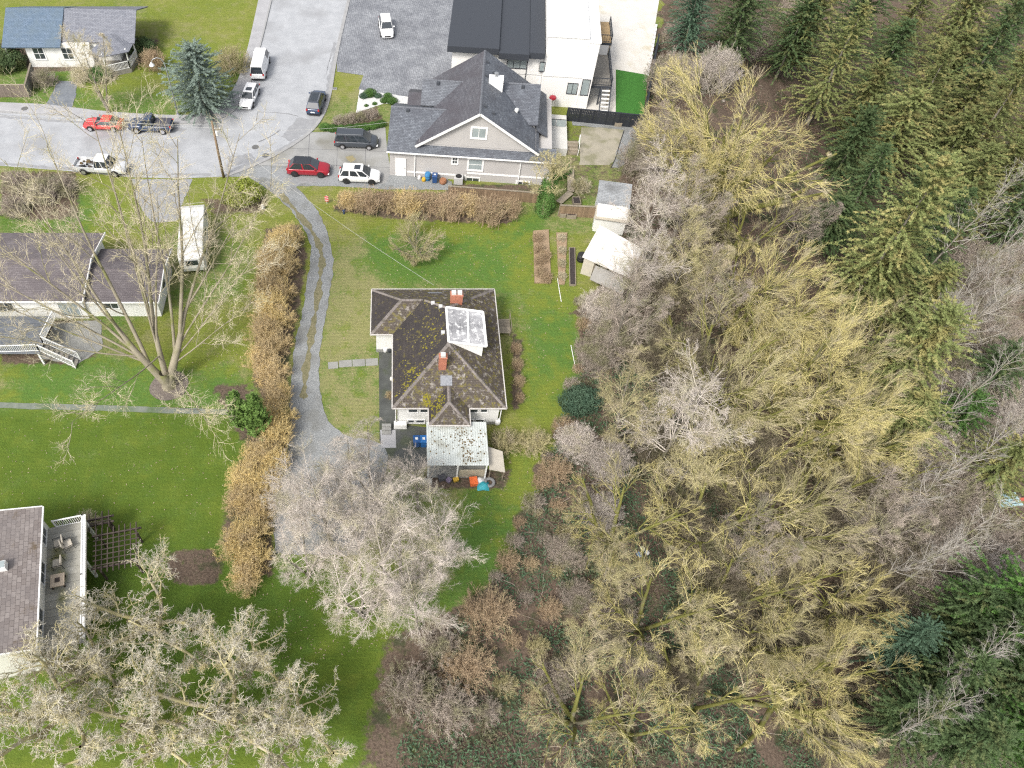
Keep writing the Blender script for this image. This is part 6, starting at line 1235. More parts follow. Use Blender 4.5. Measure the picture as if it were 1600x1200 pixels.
# brown hedge along the grey house
for k, (px, py, sc) in enumerate(((543, 314, 0.8), (574, 316, 1.0), (606, 315, 0.85), (636, 320, 1.08), (669, 318, 0.9), (701, 325, 1.1), (731, 322, 0.92), (763, 333, 1.12), (796, 327, 0.85))):
    plant('bush_b', 'hedge_bush', ['leftmost brown hedge bush beside the red marker', 'second brown hedge bush from the left below the grey house', 'third brown hedge bush from the left below the grey house', 'fourth brown hedge bush from the left below the grey house', 'fifth brown hedge bush from the left behind the round bare tree', 'sixth brown hedge bush from the left below the grey house', 'tall brown hedge bush third from the ivy clad stump', 'tall brown hedge bush second from the ivy clad stump', 'rightmost brown hedge bush touching the ivy clad stump'][k], 'bush', px, py, sc, 'hedge below the grey house', mt=B_BROWN if k % 3 else B_BUFF, mc=B_BROWN if k % 3 else B_BUFF, rz=k * 0.9)
proto_maple('orchard', 14, 4.6, 3.0, 7, 0.85, B_GBARK, B_OTWIG, 25, 70, zr=0.46, twr=0.009, last=4)
plant('orchard', 'fruit_tree', 'low round bare fruit tree on the lawn above the bungalow', 'tree', 652, 370, 1.0)
# brush by the street on the left
for k, (px, py, sc) in enumerate(((25, 288, 1.0), (65, 300, 1.1), (100, 292, 0.9), (20, 325, 0.9))):
    plant('bush_b', 'brush', ['mauve brown brush at the left edge below the road', 'mauve brown brush between the left edge and the silver pickup', 'mauve brown brush just below the silver pickup', 'mauve brown brush lowest at the left edge above the lawn'][k], 'bush', px, py, sc, 'brush along the road on the left', mt=B_MAUVE, mc=B_MAUVE)
# evergreens of the gardens
plant('spruce', 'spruce_tree', 'blue grey spruce at the street corner by the lamp post', 'tree', 308, 120, 1.2, sz=0.82)
proto_leafy('laurel', 71, [(-0.7, 0, 0.95, 1.25, 1.2, 1.0), (0.9, 0.2, 1.0, 1.3, 1.2, 1.1), (0.1, -0.5, 0.8, 1.2, 1.0, 0.8), (0.2, 0.7, 1.1, 1.2, 1.0, 1.0)], 9000, 0.10, F_LIME, B_GBARK, 0.9)
plant('laurel', 'evergreen_shrub', 'round lime green shrub by the junction above the trailer', 'shrub', 373, 304, 1.12)
plant('laurel', 'evergreen_shrub', 'dark green shrub at the lower right edge of the east lawn', 'shrub', 905, 628, 0.95, mc=F_TEAL)
plant('laurel', 'evergreen_shrub', 'green shrub below the leaning trunk by the blue roofed house', 'shrub', 153, 118, 0.8, mc=F_IVY)
plant('laurel', 'evergreen_shrub', 'dark green shrub right of the railed corner porch', 'shrub', 218, 76, 1.0, mc=F_DARK)
plant('laurel', 'evergreen_shrub', 'dark green shrub at the far top left corner', 'shrub', 6, 95, 1.3, mc=F_DARK)
proto_conifer('thuja', 64, 3.6, 1.0, 260, 26, B_GBARK, F_THUJA, base=0.02, droop=-0.25, leaf=0.34, tilt=38, shape=0.45, jag=0.12)
plant('thuja', 'thuja', 'left one of the two green thujas by the lane', 'shrub', 370, 640, 1.35, 'pair of thujas'); plant('thuja', 'thuja', 'right larger one of the two green thujas by the lane', 'shrub', 399, 650, 1.6, 'pair of thujas')
# ivy-clad stump with bare shoots at the top
def ivy():
    rg = np.random.RandomState(88); n = 6500; z = rg.rand(n) * 4.6; a = rg.rand(n) * 6.283; rr = (0.95 - 0.07 * z) * (0.75 + 0.35 * rg.rand(n)) * (1 + 0.2 * np.sin(3 * a + z * 2))
    c = np.stack([np.cos(a) * rr, np.sin(a) * rr, z], 1); V, F = leaf_quads(rg, c, np.stack([np.cos(a), np.sin(a), 0 * a + 0.5], 1), 0.09); cm = np_mesh('ivy_crown', V, F); cm.materials.append(F_IVY)
    env = ((0, 0, 5.2), (2.6, 2.6, 2.6)); S = rg.normal(size=(14, 3)) * [0.3, 0.3, 0.3] + [0, 0, 3.6]; D = spread_dirs(rg, 14, 10, 80)
    lv = grow(rg, S, D, np.full(14, 3.0), np.full(14, 0.05), (4, 0.12, 0.05, 0.5), [dict(k=7, ang=40, ratio=0.5, n=3, wander=0.16, rmin=0.018, slack=0.4), dict(k=7, ang=45, ratio=0.55, n=3, wander=0.2, rmin=0.013, lmin=0.4), dict(k=5, ang=45, ratio=0.6, n=2, wander=0.2, rmin=0.011, lmin=0.25)], env)
    tk = (np.array([[[0, 0, -0.2], [0, 0, 2.5], [0, 0, 4.2]]]), np.array([[0.4, 0.3, 0.2]]))
    tm = tube_mesh('ivy_trunk', [tk] + lv, [(8, False), (5, False), (3, False), (3, False), (3, True)]); tm.materials.append(B_OTWIG); PROTO['ivy'] = (tm, cm, 2.3)
ivy(); plant('ivy', 'ivy_clad_tree', 'ivy clad stump with pale twiggy top beside the grey house', 'tree', 855, 305, 1.05)
plant('alder_b', 'street_tree', 'thin bare tree with a leaning brown trunk beside the red coupe', 'tree', 170, 177, 0.85, at_base=True, lean=(-0.10, 0.03), rz=1.0, mc=B_TAN)
plant('bush_a', 'bush', 'tan bare bush right of the blue grey spruce', 'bush', 362, 95, 1.35, mt=B_OTWIG, mc=B_OTWIG)
plant('bush_a', 'bush', 'pinkish bare bush behind the plank fence at the top left', 'bush', 68, 122, 0.9, mt=B_MAUVE, mc=B_MAUVE)
plant('bush_b', 'bush', 'dark red brown bush right of the corner porch', 'bush', 238, 96, 1.0, mt=B_BROWN, mc=B_BROWN)
plant('bush_a', 'bush', 'tan twiggy bush left of the green shrub by the porch', 'bush', 128, 115, 0.85, mt=B_TAN, mc=B_TAN)
# shrubs along the east side of the bungalow and on the bank
for k, (px, py, sc, lab) in enumerate(((806, 545, 0.38, 'topmost rusty shrub along the east wall of the bungalow'), (808, 570, 0.4, 'second rusty shrub along the east wall of the bungalow'), (811, 596, 0.38, 'third rusty shrub along the east wall of the bungalow'), (812, 622, 0.3, 'lowest rusty shrub along the east wall of the bungalow'), (608, 618, 0.25, 'narrow rusty shrub along the west walk of the bungalow'))):
    plant('bush_b', 'rusty_shrub', lab, 'shrub', px, py, sc, 'rusty shrubs beside the bungalow', mt=B_BROWN, mc=B_BROWN)
for px, py, sc, lab in ((762, 955, 1.15, 'round tan brown bush at the foot of the bright lawn strip'), (730, 1040, 1.1, 'tan brown bush at the bottom middle left of the ivy bank'), (690, 1010, 0.85, 'mauve brown bush tucked above the bottom middle bushes'), (640, 1075, 1.1, 'pale brown bush at the bottom middle beside the dark grass'), (700, 1105, 1.1, 'pale brown bush at the bottom edge of the middle'), (868, 735, 0.8, 'reddish brown bush at the edge of the ivy bank'), (790, 690, 0.8, 'pale olive bush right of the lean to'), (835, 690, 0.8, 'pale olive bush at the lower end of the east lawn')):
    m_ = B_OTWIG if 'olive' in lab else (B_MAUVE if ('mauve' in lab or 'pale' in lab) else B_BROWN); plant('bush_a', 'bush', lab, 'bush', px, py, sc, 'bushes on the bank', mt=m_, mc=m_)

EDGEB = ((905, 470, 'top'), (908, 505, 'second'), (905, 540, 'third'), (904, 575, 'fourth'), (890, 600, 'fifth'), (872, 665, 'sixth'), (855, 712, 'seventh'), (842, 752, 'eighth'), (826, 785, 'ninth'), (812, 815, 'tenth'), (800, 845, 'eleventh'), (786, 875, 'twelfth'), (775, 900, 'lowest'))
for k, (px, py, nm) in enumerate(EDGEB): plant('bush_a', 'bank_brush', nm + ' of the low brush tufts along the ragged edge of the east lawn', 'bush', px + (k % 3) * 4, py, 0.32 + 0.12 * (k % 3), 'brush tufts along the lawn edge', mt=B_BROWN if k % 2 else B_MAUVE, mc=B_BROWN if k % 2 else B_MAUVE)
BANK = ((840, 800, .6, 'olive'), (872, 790, .7, 'brown'), (850, 840, .7, 'mauve'), (885, 835, .8, 'olive'), (830, 880, .7, 'brown'), (870, 890, .8, 'olive'), (905, 880, .8, 'mauve'), (820, 930, .8, 'mauve'), (860, 950, .8, 'brown'), (840, 1010, .9, 'olive'), (800, 1000, .9, 'brown'), (880, 1030, .8, 'mauve'), (790, 1070, 1.0, 'olive'), (830, 1090, .9, 'brown'), (760, 1110, 1.0, 'mauve'), (915, 770, .8, 'mauve'), (940, 840, .8, 'olive'), (955, 910, .8, 'brown'))
for k, (px, py, sc, cn) in enumerate(BANK):
    m_ = {'olive': B_OTWIG, 'brown': B_BROWN, 'mauve': B_MAUVE}[cn]; row = 'first second third fourth fifth sixth seventh eighth ninth tenth eleventh twelfth'.split()
    plant('bush_a', 'bank_shrub', cn + ' shrub on the ivy bank, ' + row[k // 3] + ' row down, ' + ['left', 'middle', 'right'][k % 3], 'shrub', px, py, sc * (0.42 + 0.28 * ((k * 0.618) % 1.0)), 'shrubs on the ivy bank', mt=m_, mc=m_)
# ------------------------------------------------------------------ the ravine woodland, tree by tree
WOOD = [
 ('dome', 1175, 195, 1.2, B_YTWIG, 'giant olive gold dome crowned tree at the top of the ravine'),
 ('alder_a', 1030, 300, 1.0, B_PTWIG, 'pale pink twigged tree behind the small grey shed'),
 ('alder_b', 1075, 320, 0.95, B_MAUVE, 'mauve twigged tree at the lower left of the giant dome'),
 ('alder_b', 1032, 215, 0.75, B_MAUVE, 'mauve twigged tree right of the turf'),
 ('alder_a', 1010, 395, 0.95, B_PTWIG, 'pinkish tree leaning over the white roofed shed'),
 ('alder_b', 985, 475, 0.85, B_MAUVE, 'mauve brown tree right of the garden beds'),
 ('alder_b', 1075, 400, 0.95, B_OTWIG, 'olive brown tree between the white roofed shed and the golden maples'),
 ('maple_b', 1190, 440, 0.95, None, 'golden spreading maple below the giant dome crowned tree'),
 ('maple_c', 1130, 520, 0.9, B_OTWIG, 'olive maple right of the east lawn'),
 ('maple_a', 1270, 560, 0.95, None, 'large golden maple in the centre of the ravine wood'),
 ('maple_b', 1330, 650, 0.9, None, 'golden maple at the right edge of the golden belt'),
 ('maple_c', 1210, 660, 0.95, None, 'golden maple in the middle of the belt below the large one'),
 ('alder_a', 1075, 640, 1.15, B_PTWIG, 'white pink twigged tree in the middle of the ravine edge'),
 ('alder_b', 985, 620, 0.9, B_OTWIG, 'olive twigged tree beside the dark green shrub on the east lawn'),
 ('maple_c', 985, 790, 0.75, B_YTWIG, 'open crowned golden maple over the ivy bank'),
 ('maple_c', 1120, 780, 0.85, None, 'mossy maple left of centre in the lower wood'),
 ('maple_b', 1230, 790, 0.85, B_OTWIG, 'olive maple in the lower wood below the golden belt'),
 ('maple_c', 1030, 935, 0.75, B_YTWIG, 'golden fan shaped maple below the open crowned one'),
 ('maple_c', 1160, 905, 0.75, None, 'mossy open maple at the dark hollow of the lower wood'),
 ('maple_b', 1320, 930, 0.62, None, 'bright golden maple at the lower right of the belt'),
 ('maple_a', 1270, 1065, 0.72, None, 'broad golden maple at the bottom edge right of centre'),
 ('maple_c', 1120, 1070, 0.72, None, 'mossy forked maple at the bottom edge of the ravine'),
 ('maple_c', 920, 1095, 0.68, B_OTWIG, 'olive twiggy maple at the bottom edge over the ivy bank'),
 ('maple_c', 1010, 1120, 0.6, B_YTWIG, 'small golden maple at the bottom edge between two olive maples'),
 ('alder_b', 1370, 800, 0.95, B_MAUVE, 'mauve grey tree right of the lower golden belt'),
 ('maple_c', 1400, 520, 0.9, B_OTWIG, 'olive tree right of the large golden maple'),
 ('maple_b', 1150, 600, 0.80, B_OTWIG, 'olive tree between the white pink tree and the golden belt'),
 ('maple_c', 1300, 730, 0.85, B_OTWIG, 'olive tree at the lower end of the golden belt'),
 ('alder_b', 1180, 840, 0.80, B_MAUVE, 'grey brown twigged tree in the middle of the lower wood'),
 ('alder_a', 1080, 720, 0.80, B_OTWIG, 'olive twigged tree below the white pink tree'),
 ('maple_c', 1250, 880, 0.70, B_YTWIG, 'golden tree above the broad golden maple'),
 ('alder_b', 1090, 990, 0.70, B_OTWIG, 'olive twigged tree in the hollow above the forked maple'),
 ('maple_b', 1200, 980, 0.62, B_OTWIG, 'olive tree left of the broad golden maple'),
 ('maple_c', 1340, 1030, 0.62, B_YTWIG, 'golden tree right of the broad golden maple'),
 ('alder_b', 960, 880, 0.62, B_OTWIG, 'thin olive tree on the ivy bank left of the open crowned maple'),
 ('alder_b', 920, 1000, 0.60, B_OTWIG, 'thin olive tree low on the ivy bank'),
 ('maple_b', 1240, 480, 0.80, B_YTWIG, 'golden tree right of the golden spreading maple'),
 ('maple_b', 1330, 560, 0.80, B_OTWIG, 'olive tree between the golden belt and the cedars'),
 ('alder_b', 1110, 450, 0.85, B_MAUVE, 'mauve twigged tree left of the golden spreading maple'),
 ('maple_c', 1180, 330, 0.75, B_OTWIG, 'olive tree in the gap under the giant dome'),
 ('alder_b', 1260, 330, 0.80, B_MAUVE, 'mauve twigged tree under the right rim of the giant dome'),
 ('maple_c', 1400, 720, 0.70, B_OTWIG, 'olive tree right of the lower golden belt'),
]
for key, px, py, sc, mc_, lab in WOOD: plant(key, 'ravine_tree', lab, 'tree', px, py, sc, 'bare trees of the ravine', mc=mc_)
CON = [('cedar_a', 1395, 215, 1.0, F_CEDAR, 'yellow green cedar right of the giant dome crowned tree'), ('cedar_b', 1485, 235, 0.85, F_CEDAR, 'smaller yellow green cedar third from the giant dome'), ('cedar_b', 1550, 190, 1.0, F_CEDAR, 'yellow green cedar near the right edge at the upper wood'), ('cedar_a', 1400, 370, 1.1, F_CEDAR, 'large yellow green cedar below the first cedar'), ('cedar_b', 1375, 440, 0.9, F_CEDAR, 'yellow green cedar under the large one'), ('cedar_a', 1310, 95, 1.0, F_CEDAR, 'cedar at the top edge behind the giant dome'), ('cedar_b', 1385, 100, 0.9, F_DARK, 'dark cedar at the top edge right of the giant dome'), ('cedar_a', 1470, 120, 1.0, F_CEDAR, 'cedar at the top edge in the middle of the conifers'), ('cedar_a', 1540, 90, 1.05, F_DARK, 'dark cedar at the top edge near the right'), ('cedar_b', 1590, 120, 1.0, F_CEDAR, 'cedar at the top right corner'), ('cedar_b', 1330, 230, 0.8, F_DARK, 'dark conifer in the gap beside the giant dome'), ('cedar_a', 1440, 300, 0.75, F_DARK, 'dark conifer between the two tall yellow green cedars'), ('cedar_b', 1300, 350, 0.7, F_DARK, 'dark conifer under the lower right rim of the giant dome'), ('cedar_b', 1420, 560, 0.95, F_CEDAR, 'olive cedar right of the golden belt'), ('cedar_b', 1415, 660, 0.75, F_CEDAR, 'yellowish cedar at the lower right rim of the golden belt'), ('cedar_b', 1495, 655, 0.6, F_IVY, 'short bright green conifer in the right hand thicket'), ('cedar_b', 1555, 580, 0.6, F_DARK, 'dark green conifer behind the leaning birches'), ('cedar_b', 1560, 735, 0.8, F_CEDAR, 'yellow green broad conifer near the blue pallet'), ('cedar_a', 1575, 950, 0.85, F_IVY, 'bright green conifer at the right edge lower down'), ('cedar_b', 1500, 960, 0.7, F_DARK, 'dark conifer left of the bright green one at the lower right'), ('cedar_b', 1410, 1010, 0.6, F_TEAL, 'blue green conifer right of the broad golden maple'), ('cedar_b', 1480, 1060, 0.65, F_DARK, 'dark conifer at the bottom right hollow'), ('cedar_b', 1600, 330, 0.8, F_DARK, 'dark conifer at the right edge above the birches'), ('cedar_b', 1560, 1080, 0.7, F_DARK, 'dark conifer in the bottom right corner'), ('cedar_b', 1240, 60, 0.9, F_DARK, 'dark conifer at the top edge left of the cedars'), ('cedar_b', 1590, 230, 0.85, F_CEDAR, 'cedar at the right edge below the top corner'),
       ('cedar_a', 1430, 20, 1.0, F_CEDAR, 'cedar cut by the top edge in the middle of the conifers'), ('cedar_a', 1350, 10, 1.0, F_DARK, 'dark cedar cut by the top edge left of the others'), ('cedar_b', 1510, 20, 1.0, F_CEDAR, 'cedar cut by the top edge right of the middle one'), ('cedar_a', 1595, 20, 1.0, F_DARK, 'dark cedar cut by the top right corner'), ('cedar_b', 1160, 20, 0.9, F_DARK, 'dark cedar cut by the top edge above the giant dome'), ('cedar_b', 1080, 30, 0.7, F_TEAL, 'blue green conifer cut by the top edge beside the yard'),
       ('cedar_b', 1435, 165, 0.95, F_CEDAR, 'broad cedar filling in right of the first yellow green cedar'), ('cedar_b', 1510, 300, 0.8, F_CEDAR, 'cedar above the leaning birches'), ('cedar_b', 1350, 165, 0.85, F_CEDAR, 'cedar just right of the crown of the giant dome'), ('cedar_b', 1345, 300, 0.85, F_DARK, 'dark cedar left of the large yellow green cedar'), ('cedar_b', 1500, 180, 0.95, F_CEDAR, 'broad cedar behind the smaller yellow green cedar'), ('cedar_b', 1575, 280, 0.85, F_CEDAR, 'cedar at the right edge above the tall birch'), ('cedar_b', 1460, 380, 0.8, F_DARK, 'dark cedar right of the large yellow green cedar'), ('cedar_b', 1440, 470, 0.75, F_CEDAR, 'small cedar left of the leaning birches'), ('cedar_a', 1270, 30, 0.9, F_CEDAR, 'cedar cut by the top edge right of the giant dome'), ('cedar_b', 1590, 1020, 0.8, F_IVY, 'bright green conifer in the lower right below the other bright one'), ('cedar_b', 1530, 1000, 0.75, F_DARK, 'dark conifer between the two bright green ones at the lower right'), ('cedar_b', 1420, 1120, 0.65, F_DARK, 'dark conifer at the bottom edge right of the broad golden maple'), ('cedar_b', 1500, 1160, 0.7, F_DARK, 'dark conifer cut by the bottom edge near the right'), ('cedar_b', 1590, 1150, 0.7, F_IVY, 'green conifer cut by the bottom right corner')]
rc_ = random.Random(9)
for k, (key, px, py, sc, mc_, lab) in enumerate(CON):
    if px > 1300 and py < 500: key = ('cedar_a', 'cedar_b', 'cedar_c')[k % 3]
    plant(key, 'conifer', lab, 'tree', px, py, sc * rc_.uniform(1.0, 1.3), 'conifers of the ravine', mc=mc_, lean=(rc_.uniform(-0.05, 0.05), rc_.uniform(-0.05, 0.05)), rz=rc_.uniform(0, 6.28), sz=sc * rc_.uniform(0.85, 1.2))
BIR = [(1585, 380, 0.9, (0.27, 0.1), 'pale birch cut by the right edge between two leaning birches'), (1515, 510, 0.95, (0.33, 0.08), 'grey birch leaning right through the middle of the leaning group'), (1580, 660, 0.8, (0.3, 0.2), 'grey birch leaning right near the yellow green broad conifer'), (1470, 760, 0.8, (0.35, 0.1), 'grey birch leaning far right above the arching birch'), (1545, 330, 1.0, (0.25, 0.05), 'tall pale birch leaning right at the right edge above the others'), (1500, 440, 0.95, (0.3, 0.1), 'pale birch leaning right below the tallest one'), (1560, 470, 1.0, (0.3, 0.12), 'pale birch leaning out of the right edge'), (1475, 540, 0.85, (0.3, 0.1), 'thin grey birch leaning right in the thicket'), (1530, 600, 0.85, (0.28, 0.12), 'thin grey birch leaning right lowest of the leaning group'), (1430, 850, 0.75, (0.3, 0.1), 'pale grey birch arching over the mauve thicket'), (1520, 840, 0.8, (0.3, 0.15), 'thin grey birch standing right of the arching one'), (1540, 1060, 0.8, (0.1, 0.1), 'white twigged birch at the bottom right corner'), (1450, 1110, 0.7, (0.1, 0.1), 'white twigged birch at the bottom edge left of the corner one')]
for k, (px, py, sc, ln, lab) in enumerate(BIR): plant('birch_a' if k % 2 == 0 else 'birch_b', 'birch_tree', lab, 'tree', px, py, sc, 'leaning grey birches', lean=ln, rz=k * 1.3)
THK = [(1450, 700, 1.0), (1520, 690, 0.9), (1480, 780, 1.1), (1545, 850, 1.0), (1420, 790, 1.0), (1450, 880, 1.1), (1530, 890, 1.0), (1390, 880, 0.9), (1590, 880, 1.0), (1480, 500, 1.0), (1560, 540, 1.0), (1440, 600, 0.9), (1590, 640, 1.0), (1520, 420, 1.0), (1590, 420, 1.0), (1095, 340, 0.8), (960, 530, 0.7), (1010, 540, 0.8), (940, 480, 0.6), (1040, 460, 0.8), (930, 560, 0.5), (1000, 250, 0.7), (1000, 440, 0.7), (1060, 560, 0.9), (1130, 620, 0.9), (1180, 720, 0.9), (1090, 860, 0.8), (1220, 880, 0.8), (1030, 700, 0.8), (1160, 1000, 0.7), (900, 690, 0.5), (1050, 120, 0.9), (1020, 215, 0.7), (1330, 760, 0.9), (1380, 960, 0.8), (1220, 1000, 0.7), (950, 720, 0.6), (960, 960, 0.5), (1000, 1030, 0.5), (1500, 720, 1.0), (1440, 950, 0.9), (1410, 680, 0.8), (1340, 870, 0.8), (1280, 830, 0.8), (1150, 760, 0.8), (1060, 800, 0.7), (1130, 930, 0.7), (1060, 1060, 0.6), (940, 800, 0.5), (1290, 980, 0.7), (1545, 480, 0.9), (1500, 600, 0.9), (880, 860, 0.4), (900, 930, 0.4), (1380, 1090, 0.7), (870, 1060, 0.45), (1360, 1150, 0.7), (1440, 1180, 0.7), (1300, 1160, 0.6), (1170, 60, 0.9), (1120, 110, 0.9), (1250, 20, 0.9), (1070, 60, 0.8), (1540, 1180, 0.7)]
rt_ = random.Random(3)
MARKS = [(q[1], q[2], q[5]) for q in WOOD + CON if len(q[5].split()) <= 10] + [(q[0], q[1], q[4]) for q in BIR if len(q[4].split()) <= 10]
used_marks = set()
for k, (px, py, sc) in enumerate(THK):
    mm = B_UNDER if 1000 < px < 1420 and py > 330 else (B_PTWIG if k % 6 == 0 else B_MAUVE)  # thickets beneath the wood take the twig colour with shade put in
    cn = {B_UNDER: 'dark', B_PTWIG: 'pale', B_MAUVE: 'mauve'}[mm]
    mk = min([q for q in MARKS if q[2] not in used_marks], key=lambda q: (q[0] - px) ** 2 + (q[1] - py) ** 2); used_marks.add(mk[2])
    dx, dy = px - mk[0], py - mk[1]; rel = ('right of' if dx > 0 else 'left of') if abs(dx) > abs(dy) else ('below' if dy > 0 else 'above')
    plant('thicket', 'thicket_shrub', cn + ' thicket ' + rel + ' the ' + mk[2], 'shrub', px, py, sc * 1.1, 'thicket of the ravine', mt=mm, mc=mm, rz=rt_.uniform(0, 6.28))
F_BANK = leafm('bank_ivy_foliage', (0.04, 0.085, 0.045), (0.095, 0.15, 0.08), (0.11, 0.10, 0.055), 0.42)
# ivy, bramble and leaf litter covering the ravine floor
def scatter(n, seed, x0=0, x1=100, y0=3, y1=125, dens=None):
    rg = np.random.RandomState(seed); x = rg.uniform(x0, x1, n * 3); y = rg.uniform(y0, y1, n * 3); d = x - np.interp(y, EY, EX)
    k = (d > 0.3) & (d < 62); x, y = x[k], y[k]
    if dens is not None: k = rg.rand(len(x)) < dens(x, y); x, y = x[k], y[k]
    return rg, x[:n], y[:n]
def cover(name, n, seed, leaf, mat, dens, lift=0.25, **kw):
    rg, x, y = scatter(n, seed, dens=dens, **kw); z = terr_np(x, y) + 0.02 + rg.rand(len(x)) ** 2 * lift
    V, F = leaf_quads(rg, np.stack([x, y, z], 1), np.tile([0, 0, 1.0], (len(x), 1)), leaf, 0.7, 0.5); o = link(name, np_mesh(name, V, F), mat); tag(o, kind='stuff'); return o
nzd = lambda s, sd, lo: (lambda x, y: np.clip((vnoise(x, y, s, sd) * 0.6 + vnoise(x, y, s * 0.3, sd + 1) * 0.4 - lo) * 6, 0, 1))
tag(cover('ivy_ground_cover', 58000, 91, 0.12, F_GCOVER, nzd(5, 1, 0.44), 0.5), 'dark green ivy and bramble covering the ravine floor', 'ivy')
tag(cover('near_ivy', 50000, 92, 0.125, F_BANK, nzd(3, 4, 0.27), 0.4, x1=34, y1=45), 'dark green ivy patches on the bank below the bungalow', 'ivy')
tag(cover('leaf_litter', 44000, 93, 0.11, pmat('dead_leaves', (0.13, 0.08, 0.055), (0.24, 0.16, 0.115), 3.0, 0.9, coords='World'), nzd(4, 7, 0.35), 0.08), 'brown dead leaves strewn over the ravine floor', 'leaves')
rg, x, y = scatter(2600, 94); z = terr_np(x, y); n = len(x); D = unit(np.stack([rg.normal(size=n), rg.normal(size=n), np.abs(rg.normal(size=n)) * 0.7 + 0.15], 1))
P = polylines(rg, np.stack([x, y, z], 1), D, 0.8 + 1.6 * rg.rand(n), 4, 0.15, 0.0, 0.25); me = tube_mesh('bramble', [(P, np.full((n, 5), 0.014))], [(3, True)])
tag(link('bramble', me, B_MAUVE), 'arching bare bramble canes over the ravine floor', 'bramble', kind='stuff')
# pale leaves and twigs fallen on the lawns
rg = np.random.RandomState(95); c = []
for poly, n in (([(470, 300), (560, 300), (840, 360), (840, 440), (580, 450), (590, 660), (505, 660), (520, 450)], 900), ([(10, 650), (360, 650), (380, 720), (330, 850), (0, 790)], 260), ([(400, 880), (600, 880), (620, 1000), (420, 1060)], 300), ([(740, 760), (840, 720), (780, 890)], 80), ([(800, 450), (890, 450), (890, 600), (820, 650)], 90), ([(300, 380), (400, 360), (380, 590), (290, 600)], 350), ([(100, 130), (300, 150), (300, 170), (120, 160)], 140)):
    xs_, ys_ = zip(*poly); k = 0
    while k < n:
        q = (rg.uniform(min(xs_), max(xs_)), rg.uniform(min(ys_), max(ys_)))
        ins = False
        for i in range(len(poly)):
            (xa, ya), (xb, yb) = poly[i], poly[(i + 1) % len(poly)]
            if (ya > q[1]) != (yb > q[1]) and q[0] < (xb - xa) * (q[1] - ya) / (yb - ya) + xa: ins = not ins
        if ins: X, Y = W(*q); c.append((X, Y, 0.03 + terr(X, Y))); k += 1
V, F = leaf_quads(rg, np.array(c), np.tile([0, 0, 1.0], (len(c), 1)), 0.075, 0.7, 0.3)
tag(link('fallen_leaves', np_mesh('fallen_leaves', V, F), pmat('pale_dry_leaves', (0.42, 0.36, 0.25), (0.30, 0.24, 0.15), 4, 0.9, coords='World')), 'pale dry leaves scattered over the lawns', 'leaves', kind='stuff')
# ------------------------------------------------------------------ street furniture and small things
x, y = W(278.5, 180)
lp_ = thing('street_lamp', 'grey gooseneck street lamp on the pavement beside the spruce', 'street lamp', (x, y, 0.12))
MB().lathe([(0.22, 0), (0.22, 0.06), (0.13, 0.1), (0.12, 0.5)], k=10).build('base', M_METAL, lp_)
pts = [(0, 0, 0.4), (0, 0, 3.0), (0, 0, 6.0), (-0.05, -0.02, 6.8), (-0.3, -0.1, 7.4), (-0.75, -0.22, 7.6), (-1.2, -0.35, 7.45), (-1.4, -0.4, 7.15)]
MB().tube(pts, [0.10, 0.085, 0.07, 0.06, 0.055, 0.05, 0.045, 0.045], 8).build('pole', M_METAL, lp_, smooth=True)
hd = MB().lathe([(0.32, 0), (0.26, 0.12), (0.12, 0.3), (0.06, 0.42)], (-1.42, -0.41, 6.75), 12).build('lamp_head', pmat('lamp_grey', (0.62, 0.63, 0.63), rough=0.4), lp_); MB().lathe([(0.26, -0.03), (0.27, 0.0)], (-1.42, -0.41, 6.74), 12).build('lens', M_LAMP, hd)
x, y = W(349.5, 277)
up = thing('utility_pole', 'brown wooden utility pole between the road and the lime green shrub', 'pole', (x, y, 0))
MB().tube([(0, 0, -0.3), (0, 0, 3.5), (0.05, 0.0, 7.4)], [0.16, 0.14, 0.11], 9).build('pole', pmat('pole_wood', (0.26, 0.19, 0.12), (0.18, 0.13, 0.09), 3, 0.9), up, smooth=True)
MB().box(-0.05, 0.85, -0.05, 0.05, 6.35, 6.43).build('cross_arm', M_WOOD, up)
MB().lathe([(0.14, 0), (0.16, 0.06), (0.16, 0.5), (0.1, 0.56)], (0.32, 0, 5.6), 10).build('transformer', M_TRIM, up)
for xx in (0.2, 0.75): MB().lathe([(0.04, 0), (0.06, 0.08), (0.03, 0.16)], (xx, 0, 6.43), 8).build('insulator', M_TRIM, up)
def cable(label, a, b, sag, r_, mat, name='cable'):
    a, b = Vector(a), Vector(b); mid = (a + b) / 2; n = 16
    t = MB().tube([tuple(a.lerp(b, i / n) - mid - Vector((0, 0, sag * 4 * (i / n) * (1 - i / n)))) for i in range(n + 1)], r_, 4).build(name, mat)
    t.location = mid; return tag(t, label, 'cable', 'overhead cables')
M_WIRE = pmat('cable_grey', (0.42, 0.42, 0.40), rough=0.6)
cable('thin service cable from the utility pole down to the bungalow roof', (x + 0.1, y, 6.5), (HX + 3.9, HY + 13.8, 3.6), 0.7, 0.014, M_WIRE)
cable('thin overhead cable from the utility pole out over the street to the left', (x, y, 6.9), (-62, 76, 7.5), 0.8, 0.013, M_WIRE)
cable('second thin overhead cable from the utility pole left over the street', (x + 0.6, y, 6.5), (-62, 79, 7.0), 0.9, 0.013, M_WIRE)
cable('thin overhead cable from the utility pole towards the grey house', (x + 0.6, y, 6.4), (1.8, 75.4, 5.2), 0.7, 0.013, M_WIRE)
